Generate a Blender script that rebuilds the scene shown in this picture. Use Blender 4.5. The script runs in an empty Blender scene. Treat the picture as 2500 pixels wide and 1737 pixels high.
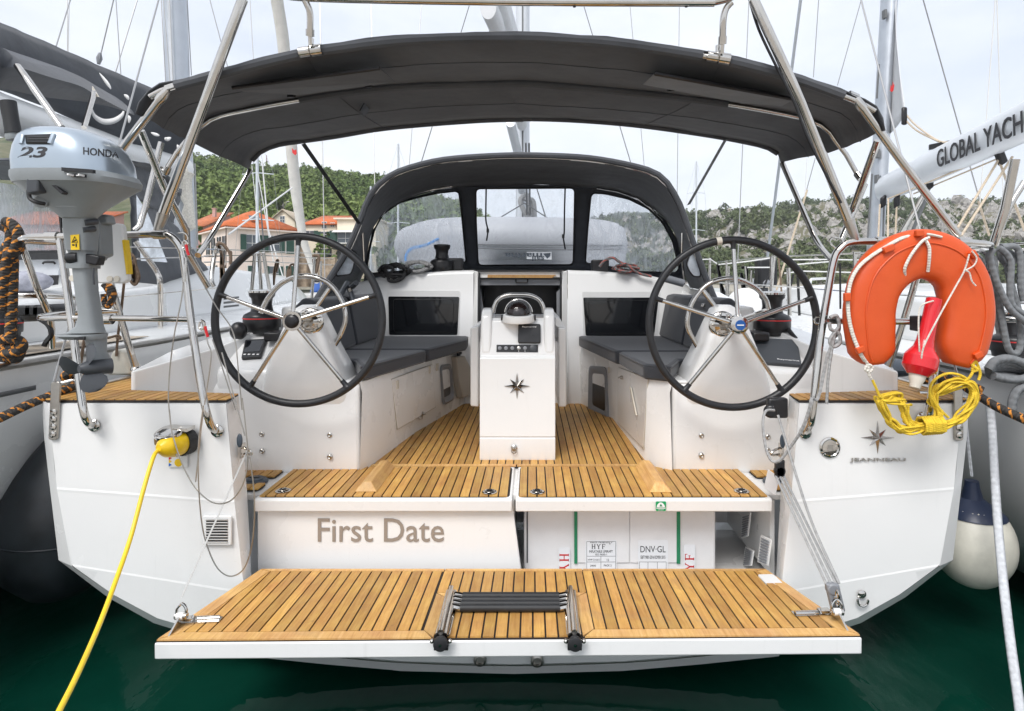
import bpy, bmesh, math, random
import numpy as np
from mathutils import Vector, Matrix, noise
random.seed(7)
PI = math.pi
scene = bpy.context.scene
COL = scene.collection

# ------------------------------------------------------------------ camera
FPX, CU, CV = 1450.0, 1298.0, 690.0            # focal length and principal point in photograph pixels (2500 wide)
CAM = Vector((0.08, 0.0, 1.8))
cd = bpy.data.cameras.new('camera')
cam = bpy.data.objects.new('camera', cd); COL.objects.link(cam)
cam.location = CAM; cam.rotation_euler = (PI/2, 0, 0)
cd.sensor_width = 36; cd.lens = FPX/2500*36
cd.shift_x = (1250-CU)/2500; cd.shift_y = (CV-868.5)/2500
cd.clip_start = 0.05; cd.clip_end = 6000
scene.camera = cam

# ------------------------------------------------------------------ sky, sun, exposure
SUN_EL, SUN_AZ = 52, 205                         # degrees; azimuth clockwise from +Y
world = bpy.data.worlds.new('World'); scene.world = world; world.use_nodes = True
wn = world.node_tree; wn.nodes.clear()
def wnode(t, **k):
    n = wn.nodes.new(t)
    for a, b in k.items(): setattr(n, a, b)
    return n
sky = wnode('ShaderNodeTexSky', sky_type='NISHITA', sun_disc=False)
sky.sun_elevation = math.radians(SUN_EL); sky.sun_rotation = math.radians(SUN_AZ); sky.dust_density = 3
bg1 = wnode('ShaderNodeBackground'); bg1.inputs[1].default_value = 0.10
wn.links.new(sky.outputs[0], bg1.inputs[0])
tc = wnode('ShaderNodeTexCoord'); mp = wnode('ShaderNodeMapping'); mp.inputs['Scale'].default_value = (1, 1, 2.6)
nz = wnode('ShaderNodeTexNoise'); nz.inputs['Scale'].default_value = 2.1; nz.inputs['Detail'].default_value = 7; nz.inputs['Roughness'].default_value = .58
wn.links.new(tc.outputs['Generated'], mp.inputs[0]); wn.links.new(mp.outputs[0], nz.inputs['Vector'])
cr_ = wnode('ShaderNodeValToRGB'); cr_.color_ramp.elements[0].position = .32; cr_.color_ramp.elements[1].position = .68
cr_.color_ramp.elements[0].color = (.68, .735, .835, 1); cr_.color_ramp.elements[1].color = (.94, .955, .98, 1)
wn.links.new(nz.outputs[0], cr_.inputs[0])
bg2 = wnode('ShaderNodeBackground'); bg2.inputs[1].default_value = 0.72
wn.links.new(cr_.outputs[0], bg2.inputs[0])
mx = wnode('ShaderNodeMixShader'); mx.inputs[0].default_value = .86
wo = wnode('ShaderNodeOutputWorld')
wn.links.new(bg1.outputs[0], mx.inputs[1]); wn.links.new(bg2.outputs[0], mx.inputs[2]); wn.links.new(mx.outputs[0], wo.inputs[0])
sl = bpy.data.lights.new('sun', 'SUN'); sl.energy = 1.5; sl.angle = math.radians(26); sl.color = (1, .98, .95)
sun = bpy.data.objects.new('sun', sl); COL.objects.link(sun)
az, el = math.radians(SUN_AZ), math.radians(SUN_EL)
sd = Vector((math.sin(az)*math.cos(el), math.cos(az)*math.cos(el), math.sin(el)))
sun.rotation_euler = (-sd).to_track_quat('-Z', 'Y').to_euler()
scene.view_settings.view_transform = 'Standard'; scene.view_settings.look = 'None'
scene.view_settings.exposure = 0.88; scene.view_settings.gamma = 1
scene.view_settings.use_curve_mapping = False
scene.cycles.max_bounces = 7; scene.cycles.transparent_max_bounces = 16; scene.cycles.diffuse_bounces = 3; scene.cycles.glossy_bounces = 4
scene.cycles.use_adaptive_sampling = True; scene.cycles.adaptive_threshold = .02; scene.cycles.volume_bounces = 0
scene.cycles.caustics_reflective = False; scene.cycles.caustics_refractive = False

# ------------------------------------------------------------------ measuring: photograph pixel -> world point at a given distance
CROPS = dict(s=(0,0,1), d=(0,0,.9188), c1=(0,0,2.659), c2=(0,500,2.659), c3=(0,1000,2.1657), c4=(500,500,3.192), c5=(850,350,2.552),
  c6=(1500,500,2.902), c7=(1900,450,2.455), c8=(1800,1000,2.1657), b1=(300,0,2.297), b2=(1200,0,2.297), b3=(1900,0,2.66),
  b4=(550,1050,3.0627), b5=(1200,1050,3.0627), b6=(300,1350,2.297), b7=(1200,1350,2.297), b8=(1100,650,2.903), d1=(450,380,4.987),
  d2=(1650,450,4.987), d3=(350,1380,4.594), d4=(850,1380,4.594), d5=(1350,1380,4.594), d6=(900,960,7.657), d7=(1300,960,7.657), d8=(750,680,3.991))
def uv(c, x, y):
    a, b, s = CROPS[c]; return a+x/s, b+y/s
def P(c, x, y, D):
    u, v = uv(c, x, y)
    return Vector((CAM.x+(u-CU)*D/FPX, D, CAM.z-(v-CV)*D/FPX))
def PL(c, pts, D):
    """polyline of (x,y[,D]) in crop c"""
    return [P(c, p[0], p[1], p[2] if len(p) > 2 else D) for p in pts]
def R(c, x, y, p0, n):
    """where the sight line of that pixel meets the plane (p0,n)"""
    u, v = uv(c, x, y); d = Vector(((u-CU)/FPX, 1, -(v-CV)/FPX)); n = Vector(n)
    return CAM+d*((Vector(p0)-CAM).dot(n)/d.dot(n))

# ------------------------------------------------------------------ mesh helpers
def V(*a): return Vector(a)
class MB:
    def __init__(s): s.v, s.f, s.uvs = [], [], None
    def add(s, vs, fs, uvs=None):
        b = len(s.v); s.v += [tuple(x) for x in vs]; s.f += [tuple(i+b for i in f) for f in fs]
        return s
    def box(s, x0, x1, y0, y1, z0, z1):
        v = [(x, y, z) for z in (z0, z1) for y in (y0, y1) for x in (x0, x1)]
        return s.add(v, [(0,2,3,1),(4,5,7,6),(0,1,5,4),(2,6,7,3),(0,4,6,2),(1,3,7,5)])
    def obox(s, c, ax, ay, az):
        """box with centre c and half-axis vectors"""
        c, ax, ay, az = map(Vector, (c, ax, ay, az))
        v = [c+ax*i+ay*j+az*k for k in (-1,1) for j in (-1,1) for i in (-1,1)]
        return s.add(v, [(0,2,3,1),(4,5,7,6),(0,1,5,4),(2,6,7,3),(0,4,6,2),(1,3,7,5)])
    def prism(s, poly, ex):
        poly = [Vector(p) for p in poly]; ex = Vector(ex); n = len(poly)
        v = poly+[p+ex for p in poly]
        return s.add(v, [tuple(range(n)), tuple(range(2*n-1, n-1, -1))]+[(i, i+n, (i+1) % n+n, (i+1) % n) for i in range(n)])
    def loft(s, loops, caps=True, closed=True):
        n = len(loops[0]); b = len(s.v)
        for l in loops: s.v += [tuple(p) for p in l]
        m = n if closed else n-1
        for j in range(len(loops)-1):
            for i in range(m):
                a = b+j*n+i; c = b+j*n+(i+1) % n
                s.f.append((a, c, c+n, a+n))
        if caps and closed:
            s.f.append(tuple(range(b+n-1, b-1, -1))); e = b+(len(loops)-1)*n; s.f.append(tuple(range(e, e+n)))
        return s
    def tube(s, pts, r, n=10, closed=False, caps=True, sq=None):
        pts = [Vector(p) for p in pts]; m = len(pts)
        rr = r if isinstance(r, (list, tuple)) else [r]*m
        T = []
        for i in range(m):
            if closed: t = pts[(i+1) % m]-pts[i-1]
            else: t = pts[min(i+1, m-1)]-pts[max(i-1, 0)]
            T.append(t.normalized() if t.length > 1e-9 else Vector((0, 0, 1)))
        up = Vector((0, 0, 1)) if abs(T[0].z) < .9 else Vector((1, 0, 0))
        nrm = (up-T[0]*up.dot(T[0])).normalized(); loops = []
        L = 0; b = len(s.v); uvv = []
        for i in range(m):
            if i:
                L += (pts[i]-pts[i-1]).length
                q = T[i-1].rotation_difference(T[i]); nrm = q @ nrm; nrm = (nrm-T[i]*nrm.dot(T[i])).normalized()
            bi = T[i].cross(nrm)
            sx, sy = sq if sq else (1, 1)
            loops.append([pts[i]+(nrm*math.cos(2*PI*k/n)*sx+bi*math.sin(2*PI*k/n)*sy)*rr[i] for k in range(n)])
            uvv += [(2*abs(k/n-.5), L) for k in range(n)]
        if s.uvs is None: s.uvs = {}
        for i, q in enumerate(uvv): s.uvs[b+i] = q
        if closed: loops.append(loops[0]); s.loft(loops, caps=False)
        else: s.loft(loops, caps=caps)
        return s
    def lathe(s, prof, c, axis=(0,0,1), n=24, caps=True):
        c = Vector(c); a = Vector(axis).normalized(); q = Vector((0,0,1)).rotation_difference(a)
        return s.loft([[c+q @ Vector((r*math.cos(2*PI*k/n), r*math.sin(2*PI*k/n), h)) for k in range(n)] for r, h in prof], caps=caps)
    def ball(s, c, rx, ry=None, rz=None, n=16, m=10):
        ry = ry or rx; rz = rz or rx; c = Vector(c)
        return s.loft([[c+Vector((rx*math.cos(2*PI*k/n)*math.sin(t), ry*math.sin(2*PI*k/n)*math.sin(t), rz*-math.cos(t))) for k in range(n)]
                      for t in [max(.02, min(PI-.02, PI*j/m)) for j in range(m+1)]])
    def grid(s, rows):
        return s.loft(rows, caps=False, closed=False)
def link(o, parent=None):
    COL.objects.link(o)
    if parent is not None:
        o.parent = parent; l = Vector((0,0,0)); p = parent
        o.matrix_parent_inverse = Matrix.Translation(-WLOC.get(parent.name, Vector((0,0,0))))
    return o
WLOC = {}
def tag(o, label=None, cat=None, group=None, kind=None):
    if label: o['label'] = label
    if cat: o['category'] = cat
    if group: o['group'] = group
    if kind: o['kind'] = kind
    return o
def thing(name, label, cat, loc=(0,0,0), group=None):
    o = bpy.data.objects.new(name, None); o.location = loc; o.empty_display_size = .1
    COL.objects.link(o); WLOC[o.name] = Vector(loc); return tag(o, label, cat, group)
def part(name, parent):
    o = bpy.data.objects.new(name, None); o.empty_display_size = .05; return link(o, parent)
def B(name, mb, mat, parent=None, bevel=0, seg=2, ang=38, solid=0, flat=False, off=0, **kw):
    me = bpy.data.meshes.new(name); me.from_pydata(mb.v, [], mb.f); me.validate(); 
    bm = bmesh.new(); bm.from_mesh(me); bmesh.ops.recalc_face_normals(bm, faces=bm.faces); bm.to_mesh(me); bm.free()
    if mb.uvs:
        ul = me.uv_layers.new(name='UVMap'); vi = np.zeros(len(me.loops), dtype=np.int32); me.loops.foreach_get('vertex_index', vi)
        tab = np.zeros((len(me.vertices), 2), dtype=np.float32)
        for k, q in mb.uvs.items():
            if k < len(tab): tab[k] = q
        ul.data.foreach_set('uv', tab[vi].ravel())
    me.materials.append(mat)
    if not flat:
        me.polygons.foreach_set('use_smooth', [True]*len(me.polygons)); me.set_sharp_from_angle(angle=math.radians(ang))
    o = bpy.data.objects.new(name, me); link(o, parent)
    if solid:
        m = o.modifiers.new('solid', 'SOLIDIFY'); m.thickness = solid; m.offset = off
    if bevel:
        m = o.modifiers.new('bevel', 'BEVEL'); m.width = bevel; m.segments = seg; m.limit_method = 'ANGLE'; m.angle_limit = math.radians(30); m.harden_normals = False
    return tag(o, kw.get('label'), kw.get('cat'), kw.get('group'), kw.get('kind'))
def crom(pts, n=6, closed=False):
    pts = [Vector(p) for p in pts]; out = []; m = len(pts)
    for i in range(m if closed else m-1):
        if closed: p0, p1, p2, p3 = pts[i-1], pts[i], pts[(i+1) % m], pts[(i+2) % m]
        else: p0, p1, p2, p3 = pts[max(i-1,0)], pts[i], pts[i+1], pts[min(i+2, m-1)]
        for k in range(n):
            t = k/n
            out.append(.5*((2*p1)+(p2-p0)*t+(2*p0-5*p1+4*p2-p3)*t*t+(3*p1-p0-3*p2+p3)*t**3))
    if not closed: out.append(pts[-1])
    return out
def fillet(pts, r, n=5):
    pts = [Vector(p) for p in pts]; out = [pts[0]]
    for i in range(1, len(pts)-1):
        a, b, c = pts[i-1], pts[i], pts[i+1]
        rr = min(r, (a-b).length*.45, (c-b).length*.45)
        p = b+(a-b).normalized()*rr; q = b+(c-b).normalized()*rr
        out += [(p*(1-t)+b*t)*(1-t)+(b*(1-t)+q*t)*t for t in [k/n for k in range(n+1)]]
    return out+[pts[-1]]
def round_poly(pts, r, n=4):
    """closed 2D/3D polygon with rounded corners"""
    pts = [Vector(p) for p in pts]; out = []; m = len(pts)
    for i in range(m):
        a, b, c = pts[i-1], pts[i], pts[(i+1) % m]
        rr = min(r, (a-b).length*.45, (c-b).length*.45)
        p = b+(a-b).normalized()*rr; q = b+(c-b).normalized()*rr
        out += [(p*(1-t)+b*t)*(1-t)+(b*(1-t)+q*t)*t for t in [k/n for k in range(n+1)]]
    return out
def resample(pts, n):
    pts = [Vector(p) for p in pts]; L = [0]
    for a, b in zip(pts, pts[1:]): L.append(L[-1]+(b-a).length)
    out = []; j = 0
    for k in range(n):
        t = L[-1]*k/(n-1)
        while j < len(L)-2 and L[j+1] < t: j += 1
        f = (t-L[j])/max(1e-9, L[j+1]-L[j]); out.append(pts[j].lerp(pts[j+1], min(1, max(0, f))))
    return out
def srect(x0, x1, y0, y1, z, p=4, n=28):
    """superellipse loop at height z"""
    cx, cy, a, b = (x0+x1)/2, (y0+y1)/2, (x1-x0)/2, (y1-y0)/2; out = []
    for k in range(n):
        t = 2*PI*k/n; c, s_ = math.cos(t), math.sin(t)
        out.append(Vector((cx+a*math.copysign(abs(c)**(2/p), c), cy+b*math.copysign(abs(s_)**(2/p), s_), z)))
    return out
def clip(poly, a, b, c):
    """keep a*x+b*y<=c of a 2D polygon"""
    out = []
    for i in range(len(poly)):
        p, q = poly[i], poly[(i+1) % len(poly)]
        dp, dq = a*p[0]+b*p[1]-c, a*q[0]+b*q[1]-c
        if dp <= 0: out.append(p)
        if dp*dq < 0:
            t = dp/(dp-dq); out.append((p[0]+(q[0]-p[0])*t, p[1]+(q[1]-p[1])*t))
    return out
def holes_plate(outer, holes):
    """flat polygon (3D points in a plane) with holes -> MB"""
    bm = bmesh.new(); ed = []
    for lp in [outer]+holes:
        vs = [bm.verts.new(p) for p in lp]
        ed += [bm.edges.new((vs[i], vs[(i+1) % len(vs)])) for i in range(len(vs))]
    bmesh.ops.triangle_fill(bm, use_beauty=True, use_dissolve=False, edges=ed)
    bm.verts.index_update(); m = MB()
    m.v = [tuple(v.co) for v in bm.verts]; m.f = [tuple(v.index for v in f.verts) for f in bm.faces]; bm.free(); return m
def text(name, s, o, ux, uy, w, h, mat, parent, ext=.0015, bold=0, label=None, slant=0):
    """lettering fitted into a w x h rectangle whose lower left corner is o; ux, uy its unit directions"""
    cu = bpy.data.curves.new(name, 'FONT'); cu.body = s; cu.extrude = .02; cu.offset = bold; cu.resolution_u = 3; cu.shear = slant
    t = bpy.data.objects.new(name, cu); COL.objects.link(t); dg = bpy.context.evaluated_depsgraph_get(); dg.update()
    me = bpy.data.meshes.new_from_object(t.evaluated_get(dg)); me.name = name; bpy.data.objects.remove(t); bpy.data.curves.remove(cu)
    n = len(me.vertices); a = np.zeros(n*3); me.vertices.foreach_get('co', a); a = a.reshape(-1, 3)
    mn, mx_ = a.min(0), a.max(0); ux, uy, o = Vector(ux), Vector(uy), Vector(o); nn = ux.cross(uy).normalized()
    A = np.outer((a[:,0]-mn[0])/(mx_[0]-mn[0])*w, ux)+np.outer((a[:,1]-mn[1])/(mx_[1]-mn[1])*h, uy)+np.outer((a[:,2]+.02)/.04*ext, nn)+np.array(o)
    me.vertices.foreach_set('co', A.ravel()); me.update(); me.materials.clear(); me.materials.append(mat)
    ob = bpy.data.objects.new(name, me); link(ob, parent)
    if label: ob['label'] = label
    return ob
def textpx(name, s, c, x0, y0, x1, y1, D, mat, parent, **k):
    a, b, q = P(c, x0, y1, D), P(c, x1, y1, D), P(c, x0, y0, D)
    return text(name, s, a, (b-a).normalized(), (q-a).normalized(), (b-a).length, (q-a).length, mat, parent, **k)

# ------------------------------------------------------------------ materials
def newmat(name):
    m = bpy.data.materials.new(name); m.use_nodes = True; nt = m.node_tree
    return m, nt, nt.nodes['Principled BSDF']
def nd(nt, t, ins=None, **k):
    n = nt.nodes.new(t)
    for a, b in k.items(): setattr(n, a, b)
    for a, b in (ins or {}).items():
        if isinstance(b, bpy.types.NodeSocket): nt.links.new(b, n.inputs[a])
        else: n.inputs[a].default_value = b
    return n
def c4_(c): return (*c, 1) if len(c) == 3 else c
def pm(name, col, rough=.5, metal=0, coat=0, var=0, vs=3, bump=0, bs=60, spec=.5, sheen=0, stretch=(1,1,1), rvar=0, col2=None, dist=.002):
    m, nt, p = newmat(name)
    p.inputs['Base Color'].default_value = c4_(col); p.inputs['Roughness'].default_value = rough; p.inputs['Metallic'].default_value = metal
    p.inputs['Coat Weight'].default_value = coat; p.inputs['Coat Roughness'].default_value = .08; p.inputs['Specular IOR Level'].default_value = spec
    if sheen: p.inputs['Sheen Weight'].default_value = sheen; p.inputs['Sheen Roughness'].default_value = .5
    if var or bump or rvar:
        tcn = nd(nt, 'ShaderNodeTexCoord'); mpn = nd(nt, 'ShaderNodeMapping', {0: tcn.outputs['Object'], 'Scale': stretch})
    if var or rvar:
        n1 = nd(nt, 'ShaderNodeTexNoise', {'Vector': mpn.outputs[0], 'Scale': vs, 'Detail': 6, 'Roughness': .62})
    if var:
        c2 = col2 or tuple(max(0, x*(1-var)) for x in col[:3]); c1 = tuple(min(1, x*(1+var*.6)) for x in col[:3]) if not col2 else col
        r = nd(nt, 'ShaderNodeValToRGB', {0: n1.outputs[0]}); r.color_ramp.elements[0].position = .33; r.color_ramp.elements[1].position = .67
        r.color_ramp.elements[0].color = c4_(c2); r.color_ramp.elements[1].color = c4_(c1)
        nt.links.new(r.outputs[0], p.inputs['Base Color'])
    if rvar:
        mr = nd(nt, 'ShaderNodeMapRange', {0: n1.outputs[0], 1: .3, 2: .7, 3: max(.02, rough-rvar), 4: rough+rvar}); nt.links.new(mr.outputs[0], p.inputs['Roughness'])
    if bump:
        n2 = nd(nt, 'ShaderNodeTexNoise', {'Vector': mpn.outputs[0], 'Scale': bs, 'Detail': 4})
        b_ = nd(nt, 'ShaderNodeBump', {'Height': n2.outputs[0], 'Strength': bump, 'Distance': dist}); nt.links.new(b_.outputs[0], p.inputs['Normal'])
    return m
def gelcoat(name, col, rough, coat):
    """moulded gelcoat: faint chalky clouds, thin vertical run marks, a few specks"""
    m, nt, p = newmat(name); t = nd(nt, 'ShaderNodeTexCoord')
    n1 = nd(nt, 'ShaderNodeTexNoise', {'Vector': t.outputs['Object'], 'Scale': 1.7, 'Detail': 6, 'Roughness': .6})
    ms = nd(nt, 'ShaderNodeMapping', {0: t.outputs['Object'], 'Scale': (26, 26, 1.3)}); n2 = nd(nt, 'ShaderNodeTexNoise', {'Vector': ms.outputs[0], 'Scale': 1, 'Detail': 5, 'Roughness': .7})
    n3 = nd(nt, 'ShaderNodeTexNoise', {'Vector': t.outputs['Object'], 'Scale': 38, 'Detail': 3, 'Roughness': .6})
    a = nd(nt, 'ShaderNodeMapRange', {0: n1.outputs[0], 1: .3, 2: .7, 3: .965, 4: 1.0}); b = nd(nt, 'ShaderNodeMapRange', {0: n2.outputs[0], 1: .60, 2: .78, 3: 1.0, 4: .93}); c = nd(nt, 'ShaderNodeMapRange', {0: n3.outputs[0], 1: .73, 2: .80, 3: 1.0, 4: .86})
    ab = nd(nt, 'ShaderNodeMath', {0: a.outputs[0], 1: b.outputs[0]}, operation='MULTIPLY'); abc = nd(nt, 'ShaderNodeMath', {0: ab.outputs[0], 1: c.outputs[0]}, operation='MULTIPLY')
    sat = nd(nt, 'ShaderNodeMapRange', {0: abc.outputs[0], 1: .85, 2: 1.0, 3: 2.2, 4: 1.0})
    hs = nd(nt, 'ShaderNodeHueSaturation', {'Value': abc.outputs[0], 'Saturation': sat.outputs[0], 'Color': c4_(col)}); nt.links.new(hs.outputs[0], p.inputs['Base Color'])
    r = nd(nt, 'ShaderNodeMapRange', {0: n1.outputs[0], 1: .3, 2: .7, 3: max(.05, rough-.07), 4: rough+.09}); nt.links.new(r.outputs[0], p.inputs['Roughness'])
    p.inputs['Coat Weight'].default_value = coat; p.inputs['Coat Roughness'].default_value = .07
    bn = nd(nt, 'ShaderNodeBump', {'Height': n1.outputs[0], 'Strength': .12, 'Distance': .02}); nt.links.new(bn.outputs[0], p.inputs['Normal']); return m
GEL = gelcoat('gelcoat', (.85, .85, .845), .2, .5)
GELW = gelcoat('gelcoat_teak_bounce', (.85, .845, .835), .28, .2)  # cockpit gelcoat with the warm bounce off the teak put into its colour
GELN = pm('gelcoat_nonskid', (.76, .76, .755), .6, var=.03, vs=3, bump=.4, bs=260, dist=.001)
GELN2 = pm('gelcoat_neighbour', (.78, .79, .79), .25, coat=.3, var=.05, vs=1.1, rvar=.08)
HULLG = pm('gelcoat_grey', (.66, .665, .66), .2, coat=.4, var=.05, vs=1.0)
STEEL = pm('stainless', (.58, .56, .53), .075, metal=1, var=.10, vs=14, rvar=.045)
STEELD = pm('stainless_brushed', (.50, .48, .45), .32, metal=1, var=.12, vs=20)
ALU = pm('anodised_aluminium', (.52, .55, .59), .38, metal=.75, var=.08, vs=5, rvar=.08)
ALUW = pm('painted_aluminium', (.66, .69, .73), .35, var=.05, vs=4, coat=.2)
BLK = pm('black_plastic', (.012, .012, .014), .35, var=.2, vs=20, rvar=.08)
RUB = pm('black_rubber', (.017, .018, .02), .55, bump=.15, bs=220, var=.25, vs=9)
LEATH = pm('wheel_leather', (.016, .017, .02), .42, bump=.3, bs=330, var=.2, vs=30, dist=.001)
CAULK = pm('caulking', (.02, .014, .012), .7)
CUSH = pm('cushion_fabric', (.028, .031, .039), .8, sheen=.25, bump=.35, bs=420, var=.14, vs=5, dist=.001)
DKG = pm('dark_acrylic', (.006, .007, .009), .04, coat=.4)
NAVY = pm('blue_grey_plastic', (.05, .065, .085), .45)
GREYP = pm('grey_plastic', (.24, .25, .27), .4, var=.08)
WPL = pm('white_plastic', (.80, .80, .79), .35, var=.03)
CREAM = pm('cream_plastic', (.68, .63, .54), .45, var=.06)
BEIGE = pm('bag_cloth', (.47, .43, .37), .8, bump=.3, bs=200)
ORG = pm('orange_vinyl', (.67, .092, .011), .5, coat=.05, var=.14, vs=5, bump=.25, bs=11, dist=.012, col2=(.62,.075,.009))
RED = pm('red_plastic', (.62, .012, .02), .25, coat=.3, var=.1)
YEL = pm('yellow_plastic', (.85, .56, .012), .35, var=.08, vs=12)
YELC = pm('yellow_cable', (.90, .62, .03), .35, var=.08, vs=4)
GREEN = pm('green_strap', (.02, .22, .10), .6, var=.1)
PRINT = pm('print_black', (.03, .03, .035), .6)
PRINTT = pm('print_taupe', (.31, .26, .215), .5)
PRINTW = pm('print_white', (.8, .8, .8), .5)
PRINTR = pm('print_red', (.62, .03, .03), .5)
PAPER = pm('label_paper', (.80, .81, .83), .6, var=.03)
BOXW = pm('liferaft_shell', (.80, .79, .79), .4, var=.05, vs=7)
SILV = pm('silver_paint', (.40, .465, .53), .30, metal=.7, coat=.6, var=.05)
MGRY = pm('motor_grey', (.24, .26, .27), .42, coat=.1, var=.08, vs=9)
MGRYD = pm('motor_dark_grey', (.05, .055, .063), .42, var=.1)
BRASS = pm('brass_box', (.30, .20, .09), .35, metal=.8, var=.2, vs=20)
SAIL = pm('sailcloth', (.74, .71, .66), .75, var=.1, vs=6, bump=.6, bs=8, dist=.02)
SAILG = pm('sailcloth_grey', (.66, .67, .69), .7, var=.07, vs=4, bump=.4, bs=6, dist=.02)
FEND = pm('fender_white', (.66, .64, .56), .5, var=.16, vs=7, rvar=.1)
FENDB = pm('fender_black', (.018, .022, .027), .5, var=.45, vs=9, rvar=.15)
HYP = pm('dinghy_hypalon', (.44, .45, .475), .5, var=.06)
WIRE = pm('rigging_wire', (.40, .40, .40), .35, metal=.7)
WIRED = pm('rigging_dark', (.14, .145, .15), .5)
WIREW = pm('rigging_white', (.72, .72, .71), .5)

STARM = pm('emblem_chrome', (.40, .38, .36), .12, metal=1)
def canvas(name, col):
    m, nt, p = newmat(name)
    t = nd(nt, 'ShaderNodeTexCoord'); n1 = nd(nt, 'ShaderNodeTexNoise', {'Vector': t.outputs['Object'], 'Scale': 3.2, 'Detail': 6, 'Roughness': .6})
    n3 = nd(nt, 'ShaderNodeTexNoise', {'Vector': t.outputs['Object'], 'Scale': 500, 'Detail': 2})
    r = nd(nt, 'ShaderNodeValToRGB', {0: n1.outputs[0]}); r.color_ramp.elements[0].position = .3; r.color_ramp.elements[1].position = .72
    r.color_ramp.elements[0].color = c4_([x*.78 for x in col]); r.color_ramp.elements[1].color = c4_([x*1.2 for x in col])
    nt.links.new(r.outputs[0], p.inputs['Base Color']); p.inputs['Roughness'].default_value = .82; p.inputs['Sheen Weight'].default_value = .15
    n2 = nd(nt, 'ShaderNodeTexNoise', {'Vector': t.outputs['Object'], 'Scale': 5, 'Detail': 3})
    b1 = nd(nt, 'ShaderNodeBump', {'Height': n2.outputs[0], 'Strength': .35, 'Distance': .03})
    b2 = nd(nt, 'ShaderNodeBump', {'Height': n3.outputs[0], 'Strength': .35, 'Distance': .001, 'Normal': b1.outputs[0]})
    nt.links.new(b2.outputs[0], p.inputs['Normal']); return m
CANV = canvas('charcoal_canvas', (.066, .070, .079))
CANV2 = canvas('slate_canvas', (.055, .061, .073))
CANV3 = canvas('flap_canvas', (.13, .137, .15))

def teak(name, c1, c2, c3):
    m, nt, p = newmat(name)
    t = nd(nt, 'ShaderNodeTexCoord'); oi = nd(nt, 'ShaderNodeObjectInfo')
    mul = nd(nt, 'ShaderNodeMath', {0: oi.outputs['Random'], 1: 37.0}, operation='MULTIPLY')
    cx = nd(nt, 'ShaderNodeCombineXYZ', {0: mul.outputs[0], 1: mul.outputs[0]}); ad = nd(nt, 'ShaderNodeVectorMath', {0: t.outputs['Object'], 1: cx.outputs[0]}, operation='ADD')
    mp_ = nd(nt, 'ShaderNodeMapping', {0: ad.outputs[0], 'Scale': (95, 5, 60)})
    g = nd(nt, 'ShaderNodeTexNoise', {'Vector': mp_.outputs[0], 'Scale': 1.0, 'Detail': 6, 'Roughness': .65, 'Distortion': .7})
    bl = nd(nt, 'ShaderNodeTexNoise', {'Vector': ad.outputs[0], 'Scale': 7, 'Detail': 4, 'Roughness': .6})
    r = nd(nt, 'ShaderNodeValToRGB', {0: g.outputs[0]}); e = r.color_ramp.elements
    e[0].position = .28; e[0].color = c4_(c1); e[1].position = .75; e[1].color = c4_(c3); k = e.new(.5); k.color = c4_(c2)
    mr = nd(nt, 'ShaderNodeMapRange', {0: oi.outputs['Random'], 3: .76, 4: 1.18}); mb_ = nd(nt, 'ShaderNodeMapRange', {0: bl.outputs[0], 1: .3, 2: .7, 3: .88, 4: 1.12})
    mm = nd(nt, 'ShaderNodeMath', {0: mr.outputs[0], 1: mb_.outputs[0]}, operation='MULTIPLY')
    h = nd(nt, 'ShaderNodeMapRange', {0: bl.outputs[0], 1: .25, 2: .75, 3: .488, 4: .510})
    hs = nd(nt, 'ShaderNodeHueSaturation', {'Hue': h.outputs[0], 'Value': mm.outputs[0], 'Color': r.outputs[0]})
    # weathering: greyed and damp patches that run across the planks
    st = nd(nt, 'ShaderNodeTexNoise', {'Vector': t.outputs['Object'], 'Scale': 4.2, 'Detail': 7, 'Roughness': .62, 'Distortion': .8}); sr = nd(nt, 'ShaderNodeMapRange', {0: st.outputs[0], 1: .56, 2: .76, 3: 0.0, 4: .5})
    wm = nd(nt, 'ShaderNodeMix', {0: sr.outputs[0], 6: hs.outputs[0], 7: (.40, .285, .15, 1)}, data_type='RGBA')
    s2 = nd(nt, 'ShaderNodeTexNoise', {'Vector': ad.outputs[0], 'Scale': 23, 'Detail': 4}); s2r = nd(nt, 'ShaderNodeMapRange', {0: s2.outputs[0], 1: .70, 2: .78, 3: 0.0, 4: .5})
    w2_ = nd(nt, 'ShaderNodeMix', {0: s2r.outputs[0], 6: wm.outputs[2], 7: (.24, .13, .05, 1)}, data_type='RGBA')
    nt.links.new(w2_.outputs[2], p.inputs['Base Color']); p.inputs['Roughness'].default_value = .5; p.inputs['Specular IOR Level'].default_value = .35
    b_ = nd(nt, 'ShaderNodeBump', {'Height': g.outputs[0], 'Strength': .2, 'Distance': .001}); nt.links.new(b_.outputs[0], p.inputs['Normal']); return m
TEAK = teak('teak', (.45, .225, .058), (.56, .305, .083), (.65, .39, .13))
TEAKL = teak('teak_light', (.50, .26, .08), (.62, .36, .13), (.70, .45, .20))

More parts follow.
